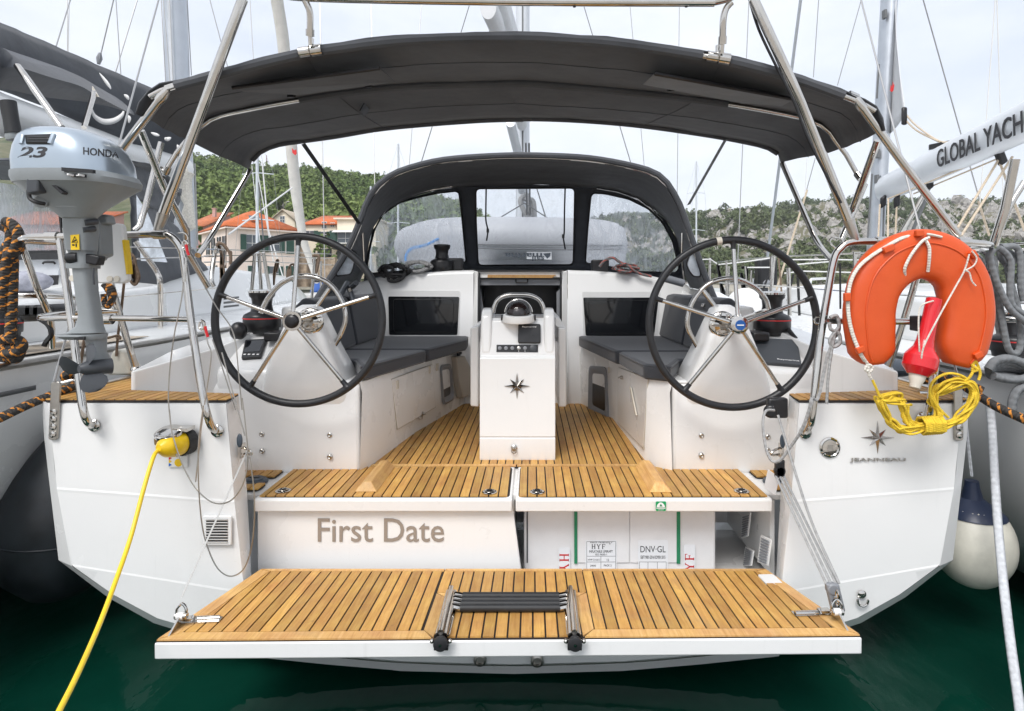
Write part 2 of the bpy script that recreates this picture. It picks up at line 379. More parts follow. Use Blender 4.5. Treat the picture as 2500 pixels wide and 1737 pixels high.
def rope(name, c1, c2=None, freq=160, fleck=0.0, bumpd=.002):
    """braided line: uses the tube's own length coordinate"""
    m, nt, p = newmat(name); u = nd(nt, 'ShaderNodeUVMap'); sx = nd(nt, 'ShaderNodeSeparateXYZ', {0: u.outputs[0]})
    a = nd(nt, 'ShaderNodeMath', {0: sx.outputs[1], 1: freq}, operation='MULTIPLY'); b = nd(nt, 'ShaderNodeMath', {0: sx.outputs[0], 1: 6.0}, operation='MULTIPLY')
    s1 = nd(nt, 'ShaderNodeMath', {0: a.outputs[0], 1: b.outputs[0]}, operation='ADD'); sn = nd(nt, 'ShaderNodeMath', {0: s1.outputs[0]}, operation='SINE')
    d1 = nd(nt, 'ShaderNodeMath', {0: a.outputs[0], 1: b.outputs[0]}, operation='SUBTRACT'); sn2 = nd(nt, 'ShaderNodeMath', {0: d1.outputs[0]}, operation='SINE')
    pr = nd(nt, 'ShaderNodeMath', {0: sn.outputs[0], 1: sn2.outputs[0]}, operation='MULTIPLY')
    nn = nd(nt, 'ShaderNodeTexNoise', {'Vector': nd(nt, 'ShaderNodeTexCoord').outputs['Object'], 'Scale': 60, 'Detail': 3})
    mr = nd(nt, 'ShaderNodeMapRange', {0: nn.outputs[0], 1: .3, 2: .7, 3: .82, 4: 1.12}); cc = nd(nt, 'ShaderNodeRGB'); cc.outputs[0].default_value = c4_(c1)
    src = cc.outputs[0]
    if c2:
        f2 = nd(nt, 'ShaderNodeMath', {0: sx.outputs[1], 1: freq*fleck}, operation='MULTIPLY'); f3 = nd(nt, 'ShaderNodeMath', {0: f2.outputs[0], 1: b.outputs[0]}, operation='ADD')
        f4 = nd(nt, 'ShaderNodeMath', {0: f3.outputs[0]}, operation='SINE'); f5 = nd(nt, 'ShaderNodeMath', {0: f4.outputs[0], 1: .62}, operation='GREATER_THAN')
        f6 = nd(nt, 'ShaderNodeMath', {0: pr.outputs[0], 1: -.35}, operation='GREATER_THAN'); f7 = nd(nt, 'ShaderNodeMath', {0: f5.outputs[0], 1: f6.outputs[0]}, operation='MULTIPLY')
        mxn = nd(nt, 'ShaderNodeMix', {0: f7.outputs[0], 6: c4_(c1), 7: c4_(c2)}, data_type='RGBA'); src = mxn.outputs[2]
    hs = nd(nt, 'ShaderNodeHueSaturation', {'Value': mr.outputs[0], 'Color': src}); nt.links.new(hs.outputs[0], p.inputs['Base Color'])
    p.inputs['Roughness'].default_value = .8
    bn = nd(nt, 'ShaderNodeBump', {'Height': pr.outputs[0], 'Strength': .6, 'Distance': bumpd}); nt.links.new(bn.outputs[0], p.inputs['Normal']); return m
ROPEG = rope('grey_line', (.36, .36, .36)); ROPEB = rope('black_line', (.02, .02, .022)); ROPEW = rope('white_line', (.72, .69, .62), freq=300)
ROPEY = rope('yellow_line', (.76, .53, .035), freq=420, bumpd=.0012); ROPEO = rope('black_orange_line', (.035, .032, .03), (.62, .24, .035), freq=230, fleck=.62, bumpd=.004)
ROPEBR = rope('brown_line', (.16, .11, .075)); ROPEDG = rope('slate_line', (.19, .20, .21), freq=120); ROPEWG = rope('pale_mooring_line', (.56, .58, .61), freq=130)
ROPER = rope('red_fleck_line', (.16, .15, .15), (.5, .1, .08), freq=260, fleck=.3); ROPES = rope('sand_line', (.60, .50, .38), freq=200)

def vinyl(name='clear_vinyl', a=.44, b=.74, lo=.27, hi=.85):
    m, nt, p = newmat(name); nt.nodes.remove(p); out = nt.nodes['Material Output']
    t = nd(nt, 'ShaderNodeTexCoord'); mp_ = nd(nt, 'ShaderNodeMapping', {0: t.outputs['Object'], 'Scale': (9, 9, 2.2)})
    n = nd(nt, 'ShaderNodeTexNoise', {'Vector': mp_.outputs[0], 'Scale': 1.2, 'Detail': 8, 'Roughness': .72, 'Distortion': 1.4})
    mr = nd(nt, 'ShaderNodeMapRange', {0: n.outputs[0], 1: a, 2: b, 3: lo, 4: hi})
    tr = nd(nt, 'ShaderNodeBsdfTransparent', {0: (.93, .95, .97, 1)}); df = nd(nt, 'ShaderNodeBsdfDiffuse', {0: (.72, .76, .82, 1)}); tl = nd(nt, 'ShaderNodeBsdfTranslucent', {0: (.72, .76, .82, 1)})
    m0 = nd(nt, 'ShaderNodeMixShader', {0: .6, 1: df.outputs[0], 2: tl.outputs[0]}); m1 = nd(nt, 'ShaderNodeMixShader', {0: mr.outputs[0], 1: tr.outputs[0], 2: m0.outputs[0]})
    bn = nd(nt, 'ShaderNodeBump', {'Height': n.outputs[0], 'Strength': .5, 'Distance': .01})
    gl = nd(nt, 'ShaderNodeBsdfGlossy', {'Roughness': .06, 'Color': (1,1,1,1), 'Normal': bn.outputs[0]}); fr = nd(nt, 'ShaderNodeFresnel', {'IOR': 1.4, 'Normal': bn.outputs[0]})
    m2 = nd(nt, 'ShaderNodeMixShader', {0: fr.outputs[0], 1: m1.outputs[0], 2: gl.outputs[0]}); nt.links.new(m2.outputs[0], out.inputs[0]); return m
VINYL = vinyl(); VINYLC = vinyl('clear_vinyl_centre', .52, .9, .10, .45)
def clearglass():
    m, nt, p = newmat('clear_dome'); nt.nodes.remove(p); out = nt.nodes['Material Output']
    tr = nd(nt, 'ShaderNodeBsdfTransparent', {0: (.9, .9, .92, 1)}); gl = nd(nt, 'ShaderNodeBsdfGlossy', {'Roughness': .03}); fr = nd(nt, 'ShaderNodeFresnel', {'IOR': 1.5})
    m2 = nd(nt, 'ShaderNodeMixShader', {0: fr.outputs[0], 1: tr.outputs[0], 2: gl.outputs[0]}); nt.links.new(m2.outputs[0], out.inputs[0]); return m
DOME = clearglass()
# ================================================================== the setting: water, shore, hills, houses
def water():
    m, nt, p = newmat('harbour_water'); t = nd(nt, 'ShaderNodeTexCoord')
    n0 = nd(nt, 'ShaderNodeTexNoise', {'Vector': t.outputs['Object'], 'Scale': .9, 'Detail': 4, 'Roughness': .55})
    r = nd(nt, 'ShaderNodeValToRGB', {0: n0.outputs[0]}); r.color_ramp.elements[0].position = .35; r.color_ramp.elements[1].position = .7
    r.color_ramp.elements[0].color = (.001, .024, .0155, 1); r.color_ramp.elements[1].color = (.003, .042, .027, 1)
    nt.links.new(r.outputs[0], p.inputs['Base Color']); p.inputs['Roughness'].default_value = .03; p.inputs['IOR'].default_value = 1.33
    mp_ = nd(nt, 'ShaderNodeMapping', {0: t.outputs['Object'], 'Scale': (1, .55, 1)})
    n1 = nd(nt, 'ShaderNodeTexNoise', {'Vector': mp_.outputs[0], 'Scale': 2.6, 'Detail': 3, 'Roughness': .45}); b1 = nd(nt, 'ShaderNodeBump', {'Height': n1.outputs[0], 'Strength': .30, 'Distance': .07})
    p.inputs['Specular IOR Level'].default_value = .75
    n2 = nd(nt, 'ShaderNodeTexNoise', {'Vector': mp_.outputs[0], 'Scale': 9, 'Detail': 3}); b2 = nd(nt, 'ShaderNodeBump', {'Height': n2.outputs[0], 'Strength': .16, 'Distance': .02, 'Normal': b1.outputs[0]})
    nt.links.new(b2.outputs[0], p.inputs['Normal']); return m
WZ = .105
B('water', MB().add([V(-900,-200,WZ),V(900,-200,WZ),V(900,700,WZ),V(-900,700,WZ)], [(0,1,2,3)]), water(), None, kind='structure')
QUAYM = pm('quay_concrete', (.42, .39, .35), .85, var=.25, vs=.9, bump=.4, bs=4, dist=.03)
B('quay', MB().box(-60, 60, -30, .75, -1, .42), QUAYM, None, kind='structure')
B('quay_edge', MB().box(-60, 60, .75, .95, -.4, .44), QUAYM, None, kind='structure')
GRASSY = pm('hill_soil', (.16, .15, .09), .95, var=.4, vs=.12, col2=(.05,.075,.025), bump=.6, bs=.8, dist=.5)
def rockmat():
    m, nt, p = newmat('karst_rock'); t = nd(nt, 'ShaderNodeTexCoord'); gm = nd(nt, 'ShaderNodeNewGeometry'); sz = nd(nt, 'ShaderNodeSeparateXYZ', {0: gm.outputs['True Normal']})
    n1 = nd(nt, 'ShaderNodeTexNoise', {'Vector': t.outputs['Object'], 'Scale': .09, 'Detail': 9, 'Roughness': .68}); n2 = nd(nt, 'ShaderNodeTexNoise', {'Vector': t.outputs['Object'], 'Scale': .55, 'Detail': 8, 'Roughness': .7})
    r = nd(nt, 'ShaderNodeValToRGB', {0: n2.outputs[0]}); e = r.color_ramp.elements; e[0].position = .36; e[0].color = (.22,.21,.195,1); e[1].position = .58; e[1].color = (.50,.475,.445,1)
    sl_ = nd(nt, 'ShaderNodeMath', {0: n1.outputs[0], 1: -.55}, operation='ADD'); s2 = nd(nt, 'ShaderNodeMath', {0: sl_.outputs[0], 1: 1.6}, operation='MULTIPLY'); s3 = nd(nt, 'ShaderNodeMath', {0: s2.outputs[0], 1: sz.outputs[2]}, operation='ADD')
    g = nd(nt, 'ShaderNodeValToRGB', {0: s3.outputs[0]}); e = g.color_ramp.elements; e[0].position = .60; e[0].color = (0,0,0,1); e[1].position = .72; e[1].color = (1,1,1,1)
    sc = nd(nt, 'ShaderNodeMix', {0: g.outputs[0], 6: r.outputs[0], 7: (.17,.16,.095,1)}, data_type='RGBA'); nt.links.new(sc.outputs[2], p.inputs['Base Color']); p.inputs['Roughness'].default_value = .95
    b = nd(nt, 'ShaderNodeBump', {'Height': n2.outputs[0], 'Strength': 1.0, 'Distance': 1.5}); nt.links.new(b.outputs[0], p.inputs['Normal']); return m
ROCK = rockmat()
def leafmat(name, a, b, sc):
    m, nt, p = newmat(name); t = nd(nt, 'ShaderNodeTexCoord')
    n1 = nd(nt, 'ShaderNodeTexNoise', {'Vector': t.outputs['Object'], 'Scale': sc, 'Detail': 4, 'Roughness': .65}); n2 = nd(nt, 'ShaderNodeTexNoise', {'Vector': t.outputs['Object'], 'Scale': .02, 'Detail': 2})
    ad = nd(nt, 'ShaderNodeMath', {0: n1.outputs[0], 1: n2.outputs[0]}, operation='ADD'); hf = nd(nt, 'ShaderNodeMath', {0: ad.outputs[0], 1: .5}, operation='MULTIPLY')
    r = nd(nt, 'ShaderNodeValToRGB', {0: hf.outputs[0]}); r.color_ramp.elements[0].position = .38; r.color_ramp.elements[1].position = .62
    r.color_ramp.elements[0].color = c4_(a); r.color_ramp.elements[1].color = c4_(b); nt.links.new(r.outputs[0], p.inputs['Base Color']); p.inputs['Roughness'].default_value = .75
    p.inputs['Specular IOR Level'].default_value = .2; return m
PINE = leafmat('pine_foliage', (.075,.13,.036), (.20,.255,.08), .16); MAQ = leafmat('maquis_foliage', (.06,.09,.042), (.145,.17,.08), .16)
def hill(name, sky, ridgeD, footD, footz, backD, mat, amp, seed, rough=1.0, nu=150, ndp=60, prof=.8):
    us = np.linspace(sky[0][0], sky[-1][0], nu); vs_ = np.interp(us, [q[0] for q in sky], [q[1] for q in sky])
    zr = CAM.z+(CV-vs_)/FPX*ridgeD; rows = []
    for j in range(ndp):
        t = j/(ndp-1); D = footD+(backD-footD)*t; row = []
        for i, u in enumerate(us):
            x = CAM.x+(u-CU)/FPX*D; tt = (D-footD)/(ridgeD-footD)
            h = tt**prof if tt <= 1 else max(0, 1-.45*(tt-1))
            z = footz+(zr[i]-footz)*h
            e = min(1, tt*3)*(1 if tt < .97 else .35)
            z += amp*e*(noise.fractal(V(x*.03, D*.03, seed), 1.0, 2.0, 5)*.6+rough*abs(noise.noise(V(x*.11, D*.07, seed+5)))*.5-.35)
            if rough > 1: z += e*(3.4*abs(noise.noise(V(x*.21, D*.15, seed+8)))+2.2*abs(noise.noise(V(x*.5, D*.3, seed+11)))-2)
            row.append(V(x, D, z))
        rows.append(row)
    B(name, MB().grid(rows), mat, None, kind='structure', ang=180 if rough < 1 else 30)
    return rows
def surf(rows, fi, fj):
    i, j = int(fi), int(fj); a, b = fi-i, fj-j; i2, j2 = min(i+1, len(rows[0])-1), min(j+1, len(rows)-1)
    return rows[j][i].lerp(rows[j][i2], a).lerp(rows[j2][i].lerp(rows[j2][i2], a), b)
def foliage(name, label, cat, spots, mat, nl, rng, leaf=.9):
    """crowns of many small leaf-clump faces, one mass"""
    Vs, Fs = [], []; b = 0
    for (p, h, w) in spots:
        k = nl; d = rng.normal(size=(k,3)); d /= np.linalg.norm(d, axis=1)[:,None]; rad = rng.uniform(.45, 1.0, k)**.6
        lump = 1+.30*np.sin(d[:,0]*3+p[0])*np.cos(d[:,2]*4+p[1])
        c = d*rad[:,None]*lump[:,None]*np.array([w, w, h*.46]); taper = 1-.45*np.clip((c[:,2]+h*.46)/(h*.92), 0, 1); c[:,0] *= taper; c[:,1] *= taper
        c += np.array([p[0], p[1], p[2]+h*.52])
        s = leaf*rng.uniform(.5, 1.25, k)*min(1.3, w/2.0); t1 = rng.normal(size=(k,3)); t1 /= np.linalg.norm(t1,axis=1)[:,None]
        t2 = np.cross(t1, d); t2 /= (np.linalg.norm(t2,axis=1)[:,None]+1e-6)
        v = np.stack([c-t1*s[:,None]*.6-t2*s[:,None]*.5, c+t1*s[:,None]*.6-t2*s[:,None]*.4, c+t2*s[:,None]*.75+d*s[:,None]*.25], 1).reshape(-1,3)
        Vs.append(v); Fs.append(np.arange(b, b+3*k).reshape(-1,3)); b += 3*k
    V_ = np.concatenate(Vs); F_ = np.concatenate(Fs); me = bpy.data.meshes.new(name); me.from_pydata(V_.tolist(), [], F_.tolist()); me.materials.append(mat)
    o = bpy.data.objects.new(name, me); COL.objects.link(o); return tag(o, label, cat, None, 'stuff')
rngf = np.random.default_rng(5)
skyL = [(-900,270),(0,330),(330,362),(478,405),(560,418),(660,424),(780,430),(870,442),(940,455),(1060,490),(1163,535),(1226,572),(1290,640),(1340,700)]
HL = hill('hill', skyL, 255, 92, 2.0, 320, GRASSY, 7, 2.0, .5, 120, 50, .85)
sp = []
for _ in range(3800):
    fi = rngf.uniform(30, 119) ; fj = rngf.uniform(0, 1)**.85*38; p = surf(HL, fi, fj); u = CU+(p.x-CAM.x)*FPX/p.y
    if u < 380 or u > 1330: continue
    g = noise.noise(V(p.x*.045, p.y*.045, 7))
    if g < -.42: continue
    h = rngf.uniform(3.6, 6.6); sp.append((p, h, h*rngf.uniform(.36,.50)))
foliage('pine_forest', 'dense green pine forest covering the hill behind the houses', 'forest', sp, PINE, 120, rngf, .62)
skyR = [(1330,660),(1390,590),(1438,545),(1532,530),(1673,528),(1850,516),(1960,499),(2090,496),(2200,498),(2400,499),(2500,504),(2950,515)]
HR = hill('hill', skyR, 360, 150, .6, 420, ROCK, 11, 9.0, 1.6, 330, 170, .72)
sp = []
for _ in range(9500):
    fi = rngf.uniform(0, 300); fj = rngf.uniform(0, 1)*136; p = surf(HR, fi, fj)
    g = noise.fractal(V(p.x*.020, p.y*.013, 31), 1.0, 2.0, 4); top = fj > 118; low = fj < 22
    if not top and not low and g < .04 and rngf.random() < .93: continue
    h = rngf.uniform(2.2, 5.2)*(1 if (top or g > .2) else .72); sp.append((p, h, h*rngf.uniform(.42,.62)))
foliage('scrub_woodland', 'green scrub and pines growing between grey rock outcrops on the right hill', 'woodland', sp, MAQ, 46, rngf, .8)
# crags
Vr, Fr = [], []
for _ in range(900):
    fi = rngf.uniform(0, 300); fj = rngf.uniform(8, 118); p = surf(HR, fi, fj); g = noise.fractal(V(p.x*.020, p.y*.013, 31), 1.0, 2.0, 4)
    if g > -.02: continue
    s_ = rngf.uniform(.9, 2.6); bm = bmesh.new(); bmesh.ops.create_icosphere(bm, subdivisions=2, radius=1)
    sd_ = rngf.uniform(0, 99)
    for v in bm.verts:
        k_ = 1+.55*noise.noise(v.co*1.7+V(sd_,0,0))+.30*noise.noise(v.co*4+V(0,sd_,0)); v.co = V(v.co.x*s_*1.3*k_, v.co.y*s_*k_, v.co.z*s_*1.25*k_)+p+V(0,0,-s_*.1)
    b_ = len(Vr); bm.verts.index_update(); Vr += [tuple(v.co) for v in bm.verts]; Fr += [tuple(v.index+b_ for v in f.verts) for f in bm.faces]; bm.free()
mr_ = MB(); mr_.v, mr_.f = Vr, Fr; B('rock_outcrops', mr_, ROCK, None, flat=True, kind='stuff', label='grey limestone outcrops scattered over the right hill', cat='rocks')
# crags on the left hill
Vr, Fr = [], []
for (c, x, y, D, s_) in (('d1',1220,315,235,3.2),('d1',1560,310,240,3.5),('d1',1460,290,240,2.6),('d1',255,460,200,2.6),('d1',1610,340,238,2.4),('d1',1210,650,150,2.0),('d1',545,475,205,1.8)):
    p = P(c, x, y, D); p.z -= .5
    for q in range(5):
        bm = bmesh.new(); bmesh.ops.create_icosphere(bm, subdivisions=2, radius=1); o_ = V(rngf.uniform(-2,2)*s_*.7, rngf.uniform(-4,0), rngf.uniform(-.8,.8)*s_*.5)
        for v in bm.verts: k_ = 1+.6*noise.noise(v.co*1.9+V(x,q,0)); v.co = v.co*s_*.62*k_+p+o_
        b_ = len(Vr); bm.verts.index_update(); Vr += [tuple(v.co) for v in bm.verts]; Fr += [tuple(v.index+b_ for v in f.verts) for f in bm.faces]; bm.free()
mr_ = MB(); mr_.v, mr_.f = Vr, Fr; B('rock_outcrops', mr_, ROCK, None, flat=True, kind='stuff', label='pale limestone outcrops breaking through the pine forest', cat='rocks')
STONE = pm('quay_stone', (.36,.33,.27), .9, var=.35, vs=.8, bump=.6, bs=2, dist=.1)
B('quay', MB().box(-140, 6, 66, 140, -.5, 1.15).box(-140, 6, 65.6, 66, 1.0, 1.3), STONE, None, kind='structure')
B('shore', MB().grid([[V(x, y+3*noise.noise(V(x*.05,y*.1,0)), z) for x in np.linspace(6, 300, 40)] for y, z in ((120,-.4),(126,.5),(150,1.2),(175,3))]), STONE, None, kind='structure')
# --- houses
WALLP = pm('plaster_pink', (.84,.72,.64), .9, var=.08, vs=.5); WALLC = pm('plaster_cream', (.84,.75,.60), .9, var=.10, vs=.5); WALLR = pm('plaster_rose', (.60,.36,.32), .9, var=.1, vs=.5)
def tiles(name, col):
    m, nt, p = newmat(name); t = nd(nt, 'ShaderNodeTexCoord'); n1 = nd(nt, 'ShaderNodeTexNoise', {'Vector': t.outputs['Object'], 'Scale': 1.3, 'Detail': 6, 'Roughness': .7})
    r = nd(nt, 'ShaderNodeValToRGB', {0: n1.outputs[0]}); r.color_ramp.elements[0].position = .3; r.color_ramp.elements[1].position = .7
    r.color_ramp.elements[0].color = c4_([c*.72 for c in col]); r.color_ramp.elements[1].color = c4_([min(1,c*1.2) for c in col]); nt.links.new(r.outputs[0], p.inputs['Base Color'])
    w = nd(nt, 'ShaderNodeTexWave', {'Vector': t.outputs['Object'], 'Scale': 1.6, 'Distortion': .6}); w.bands_direction = 'DIAGONAL'
    b = nd(nt, 'ShaderNodeBump', {'Height': w.outputs[0], 'Strength': .5, 'Distance': .08}); nt.links.new(b.outputs[0], p.inputs['Normal']); p.inputs['Roughness'].default_value = .85; return m
TILE = tiles('terracotta_tiles', (.60,.155,.05)); TILE2 = tiles('old_terracotta_tiles', (.52,.17,.075))
SHUT = pm('shutter_green', (.02,.07,.05), .6); SHUTB = pm('shutter_dark', (.03,.035,.035), .6); PANE = pm('window_glass', (.10,.12,.14), .1); FRW = pm('window_white', (.7,.7,.68), .6)
def house(label, corner, dirs, z0, ze, roof, wall, tile, wins=(), ov=.45, rise=3.0, name='house', chim=()):
    """corner nearest to us, two wall directions with lengths; roof hip/gable/flat"""
    c = V(*corner, 0); (d1_, l1_), (d2_, l2_) = dirs; d1_, d2_ = Vector((*d1_,0)).normalized(), Vector((*d2_,0)).normalized()
    h = thing(name, label, 'house', (corner[0], corner[1], z0), 'houses on the quay')
    q = [c, c+d1_*l1_, c+d1_*l1_+d2_*l2_, c+d2_*l2_]
    if roof == 'gable1':      # gable on wall 1 (d1_)
        mid = c+d1_*l1_/2; m = MB()
        m.add([p+V(0,0,z0) for p in q]+[p+V(0,0,ze) for p in q]+[mid+V(0,0,ze+rise), mid+d2_*l2_+V(0,0,ze+rise)], [(0,1,5,8,4),(2,3,7,9,6),(1,2,6,5),(3,0,4,7)])
        B('wall', m, wall, h)
        e = [c-d1_*ov-d2_*ov, c+d1_*(l1_+ov)-d2_*ov, c+d1_*(l1_+ov)+d2_*(l2_+ov), c-d1_*ov+d2_*(l2_+ov)]; k = rise/(l1_/2)*ov
        zt = ze+rise+.05; r = MB().add([e[0]+V(0,0,ze-k), mid-d2_*ov+V(0,0,zt), mid+d2_*(l2_+ov)+V(0,0,zt), e[3]+V(0,0,ze-k), e[1]+V(0,0,ze-k), e[2]+V(0,0,ze-k)], [(0,1,2,3),(1,4,5,2)])
        rf = B('roof', r, tile, h, solid=.18, off=1)
    else:
        B('wall', MB().prism([p+V(0,0,z0) for p in q], (0,0,ze-z0)), wall, h)
        e = [c-d1_*ov-d2_*ov, c+d1_*(l1_+ov)-d2_*ov, c+d1_*(l1_+ov)+d2_*(l2_+ov), c-d1_*ov+d2_*(l2_+ov)]
        if roof == 'hip':
            mn = min(l1_, l2_)/2; cc = (q[0]+q[2])/2; ax = d1_*(l1_/2-mn) if l1_ > l2_ else d2_*(l2_/2-mn)
            a, b = cc-ax, cc+ax; zt = ze+rise
            E_ = [p+V(0,0,ze) for p in e]+[a+V(0,0,zt), b+V(0,0,zt)]
            F = [(0,1,4),(1,2,5,4),(2,3,5),(3,0,4,5)] if l2_ >= l1_ else [(3,0,4),(0,1,5,4),(1,2,5),(2,3,4,5)]
            rf = B('roof', MB().add(E_, F), tile, h, solid=.2, off=1); B('eaves', MB().prism([p+V(0,0,ze-.02) for p in e], (0,0,-.18)), wall, h)
        elif roof == 'shed':
            rf = B('roof', MB().add([e[0]+V(0,0,ze), e[1]+V(0,0,ze), e[2]+V(0,0,ze+rise), e[3]+V(0,0,ze+rise)], [(0,1,2,3)]), tile, h, solid=.2, off=1)
            [B('gable_wall', MB().add([a_+V(0,0,ze), b_+V(0,0,ze), b_+V(0,0,ze+rise)], [(0,1,2)]), wall, h) for a_, b_ in ((q[1], q[2]), (q[0], q[3]))]
        else: rf = B('roof', MB().prism([p+V(0,0,ze) for p in e], (0,0,.25)), wall, h)
    for (t, zz, ww, hh) in chim: p = c+d1_*t+d2_*l2_*.4; B('chimney', MB().box(p.x-ww/2,p.x+ww/2,p.y-ww/2,p.y+ww/2,zz,zz+hh).box(p.x-ww*.65,p.x+ww*.65,p.y-ww*.65,p.y+ww*.65,zz+hh,zz+hh+.15), wall, rf)
    for (face, t, zc, w, hgt, kind) in wins:
        d, n = (d1_, -d2_) if face == 1 else (d2_, -d1_); p = c+d*t+V(0,0,zc); n = (n-d*n.dot(d)).normalized()
        f = B('window' if kind != 'door' else 'door', MB().obox(p+n*.02, d*(w/2+.08), n*.05, V(0,0,hgt/2+.08)), FRW, h)
        B('pane', MB().obox(p+n*.06, d*w/2, n*.02, V(0,0,hgt/2)), PANE, f)
        B('glazing_bar', MB().obox(p+n*.085, d*.03, n*.01, V(0,0,hgt/2)).obox(p+n*.085, d*w/2, n*.01, V(0,0,.03)), FRW, f)
        if kind in ('sh', 'shb'):
            for s_ in (-1, 1): B('shutter', MB().obox(p+n*.09+d*s_*(w/2+w*.27), d*w*.25, n*.03, V(0,0,hgt/2+.05)), SHUT if kind == 'sh' else SHUTB, f)
        if kind == 'closed':
            for s_ in (-1, 1): B('shutter', MB().obox(p+n*.12+d*s_*w*.25, d*w*.245, n*.03, V(0,0,hgt/2+.03)), SHUT, f)
    return h
c0 = (-39.8, 78.0)
w1 = [(1,3.1,7.1,1.5,2.2,'sh'),(1,6.1,7.1,1.5,2.2,'sh'),(1,8.4,6.9,1.1,2.0,'closed'),(1,3.2,3.0,1.3,2.0,'closed'),(1,6.1,3.0,1.3,2.0,'sh'),(1,8.4,3.0,1.2,2.2,'closed')]
w2 = [(2,1.5,6.9,.9,2.1,'shb'),(2,4.2,6.9,.9,2.1,'shb'),(2,7.2,6.9,.9,2.1,'shb'),(2,10.0,6.9,.9,2.1,'shb'),(2,2,3.1,.9,2.0,'shb'),(2,6,3.1,.9,2.0,'shb')]
hm = house('pale pink two storey house with red hip roof and green shutters', c0, (((6.2,7.0),9.4),((-9.3,10.5),14.0)), 1.15, 9.1, 'hip', WALLP, TILE, w1+w2, rise=2.8)
B('drainpipe', MB().tube([V(-39.95,77.8,9.0), V(-39.95,77.8,1.2)], .07, 6).tube([V(-33.5,84.9,9.0), V(-33.5,84.9,1.2)], .07, 6), pm('drainpipe', (.12,.08,.06), .6), hm)
p = P('d1', 880, 775, 82); B('skylight', MB().obox(p+V(0,-.6,.1), V(.55,.4,0), V(-.2,.3,.25), V(0,-.1,.08)), PANE, hm)
def pxhouse(label, u0, v0, u1, vb, D, dep, roof, wall, tile, rise, wins=(), chim=()):
    """house whose front is square to us"""
    a, b = P('d1', u0, v0, D), P('d1', u1, v0, D); return house(label, (a.x, D), (((1,0), b.x-a.x), ((0,1), dep)), 1.15, a.z, roof, wall, tile, [(1, P('d1',x,0,D).x-a.x, P('d1',0,y,D).z, w, h_, k) for x, y, w, h_, k in wins], rise=rise, chim=chim)
house('rose house with orange roof seen through the left neighbour clear window', (-88, 96), (((1,0),16),((0,1),9)), 1.15, 11.2, 'shed', WALLR, TILE, [(1,3,8.4,1.2,1.8,'sh'),(1,8,8.4,1.2,1.8,'sh'),(1,12.5,8.4,1.2,1.8,'sh'),(1,3,4.2,1.2,1.8,'sh'),(1,8,4.2,1.2,1.8,'sh')], rise=3.2)
house('house with orange roof seen through the left sprayhood window', (-22.5, 104), (((1,0),11),((0,1),8)), 1.15, 9.4, 'shed', WALLC, TILE, [(1,3,7,1.1,1.6,'sh'),(1,7.5,7,1.1,1.6,'sh')], rise=2.8)
pxhouse('rose coloured house with old tiled roof at the far left', 40, 875, 232, 0, 100, 9, 'shed', WALLR, TILE2, 3.4, [(140,960,1.0,1.6,'sh')], [(2.6,13.2,.5,1.4)])
pxhouse('low house with orange tiled roof between the rose and the pink house', 215, 925, 470, 0, 112, 9, 'shed', WALLC, TILE, 3.2, [], [(2.0,12.6,.8,1.2),(3.2,12.4,.4,1.0)])
pxhouse('cream gabled house with small attic window behind the pink house', 1062, 790, 1345, 0, 104, 10, 'gable1', WALLC, pm('roof_pale_edge',(.42,.36,.28),.9), 1.75, [(1195,780,.75,1.1,'plain')])
pxhouse('cream house with long orange roof and green shutters', 1470, 835, 1855, 0, 96, 9, 'shed', WALLC, TILE, 2.4, [(1530,965,1.3,1.2,'sh'),(1705,850,.7,1.0,'plain'),(1805,845,.6,.6,'plain'),(1700,965,.9,.9,'sh'),(1810,975,1.0,1.5,'closed'),(1710,1200,1.1,1.6,'shb'),(1520,1195,.5,.9,'plain')])
hx_ = pxhouse('cream flat roofed house with green door and striped awning', 1862, 780, 2330, 0, 93, 9, 'flat', WALLC, TILE, 0, [(1965,1010,2.4,2.0,'sh'),(1960,1200,1.2,1.6,'shb')])
a = P('d1', 1970, 925, 92); B('awning', MB().prism([V(a.x-2.2,92.9,a.z+.2),V(a.x+2.4,92.9,a.z+.2),V(a.x+2.4,91.8,a.z-.15),V(a.x-2.2,91.8,a.z-.15)], (0,0,.06)), FRW, hx_)
B('balcony', MB().box(a.x-2.2,a.x+2.6,91.6,93,P('d1',0,1075,92).z,P('d1',0,1075,92).z+.15), FRW, hx_)
hw = thing('stone_wall', 'rough stone retaining wall right of the pink house', 'wall', (-31, 86, 1.15)); a, b = P('d1',1345,1105,86), P('d1',1860,1230,88)
B('wall_body', MB().box(a.x, b.x, 87, 88, 1.1, P('d1',0,1240,87).z).box(a.x, P('d1',1490,0,86).x, 85.9, 87, 1.1, a.z), pm('rubble_stone', (.38,.30,.22), .95, var=.5, vs=1.2, bump=.8, bs=2.5, dist=.15), hw)
tw = thing('radio_mast', 'thin red and white radio mast on the pine hill top', 'mast', P('d1',1000,165,262)); B('mast_pole', MB().tube([P('d1',1000,175,262), P('d1',1002,0,262)], .22, 6).tube([P('d1',985,85,262), P('d1',1020,80,262)], .12, 4), pm('mast_red', (.35,.2,.2), .6), tw)
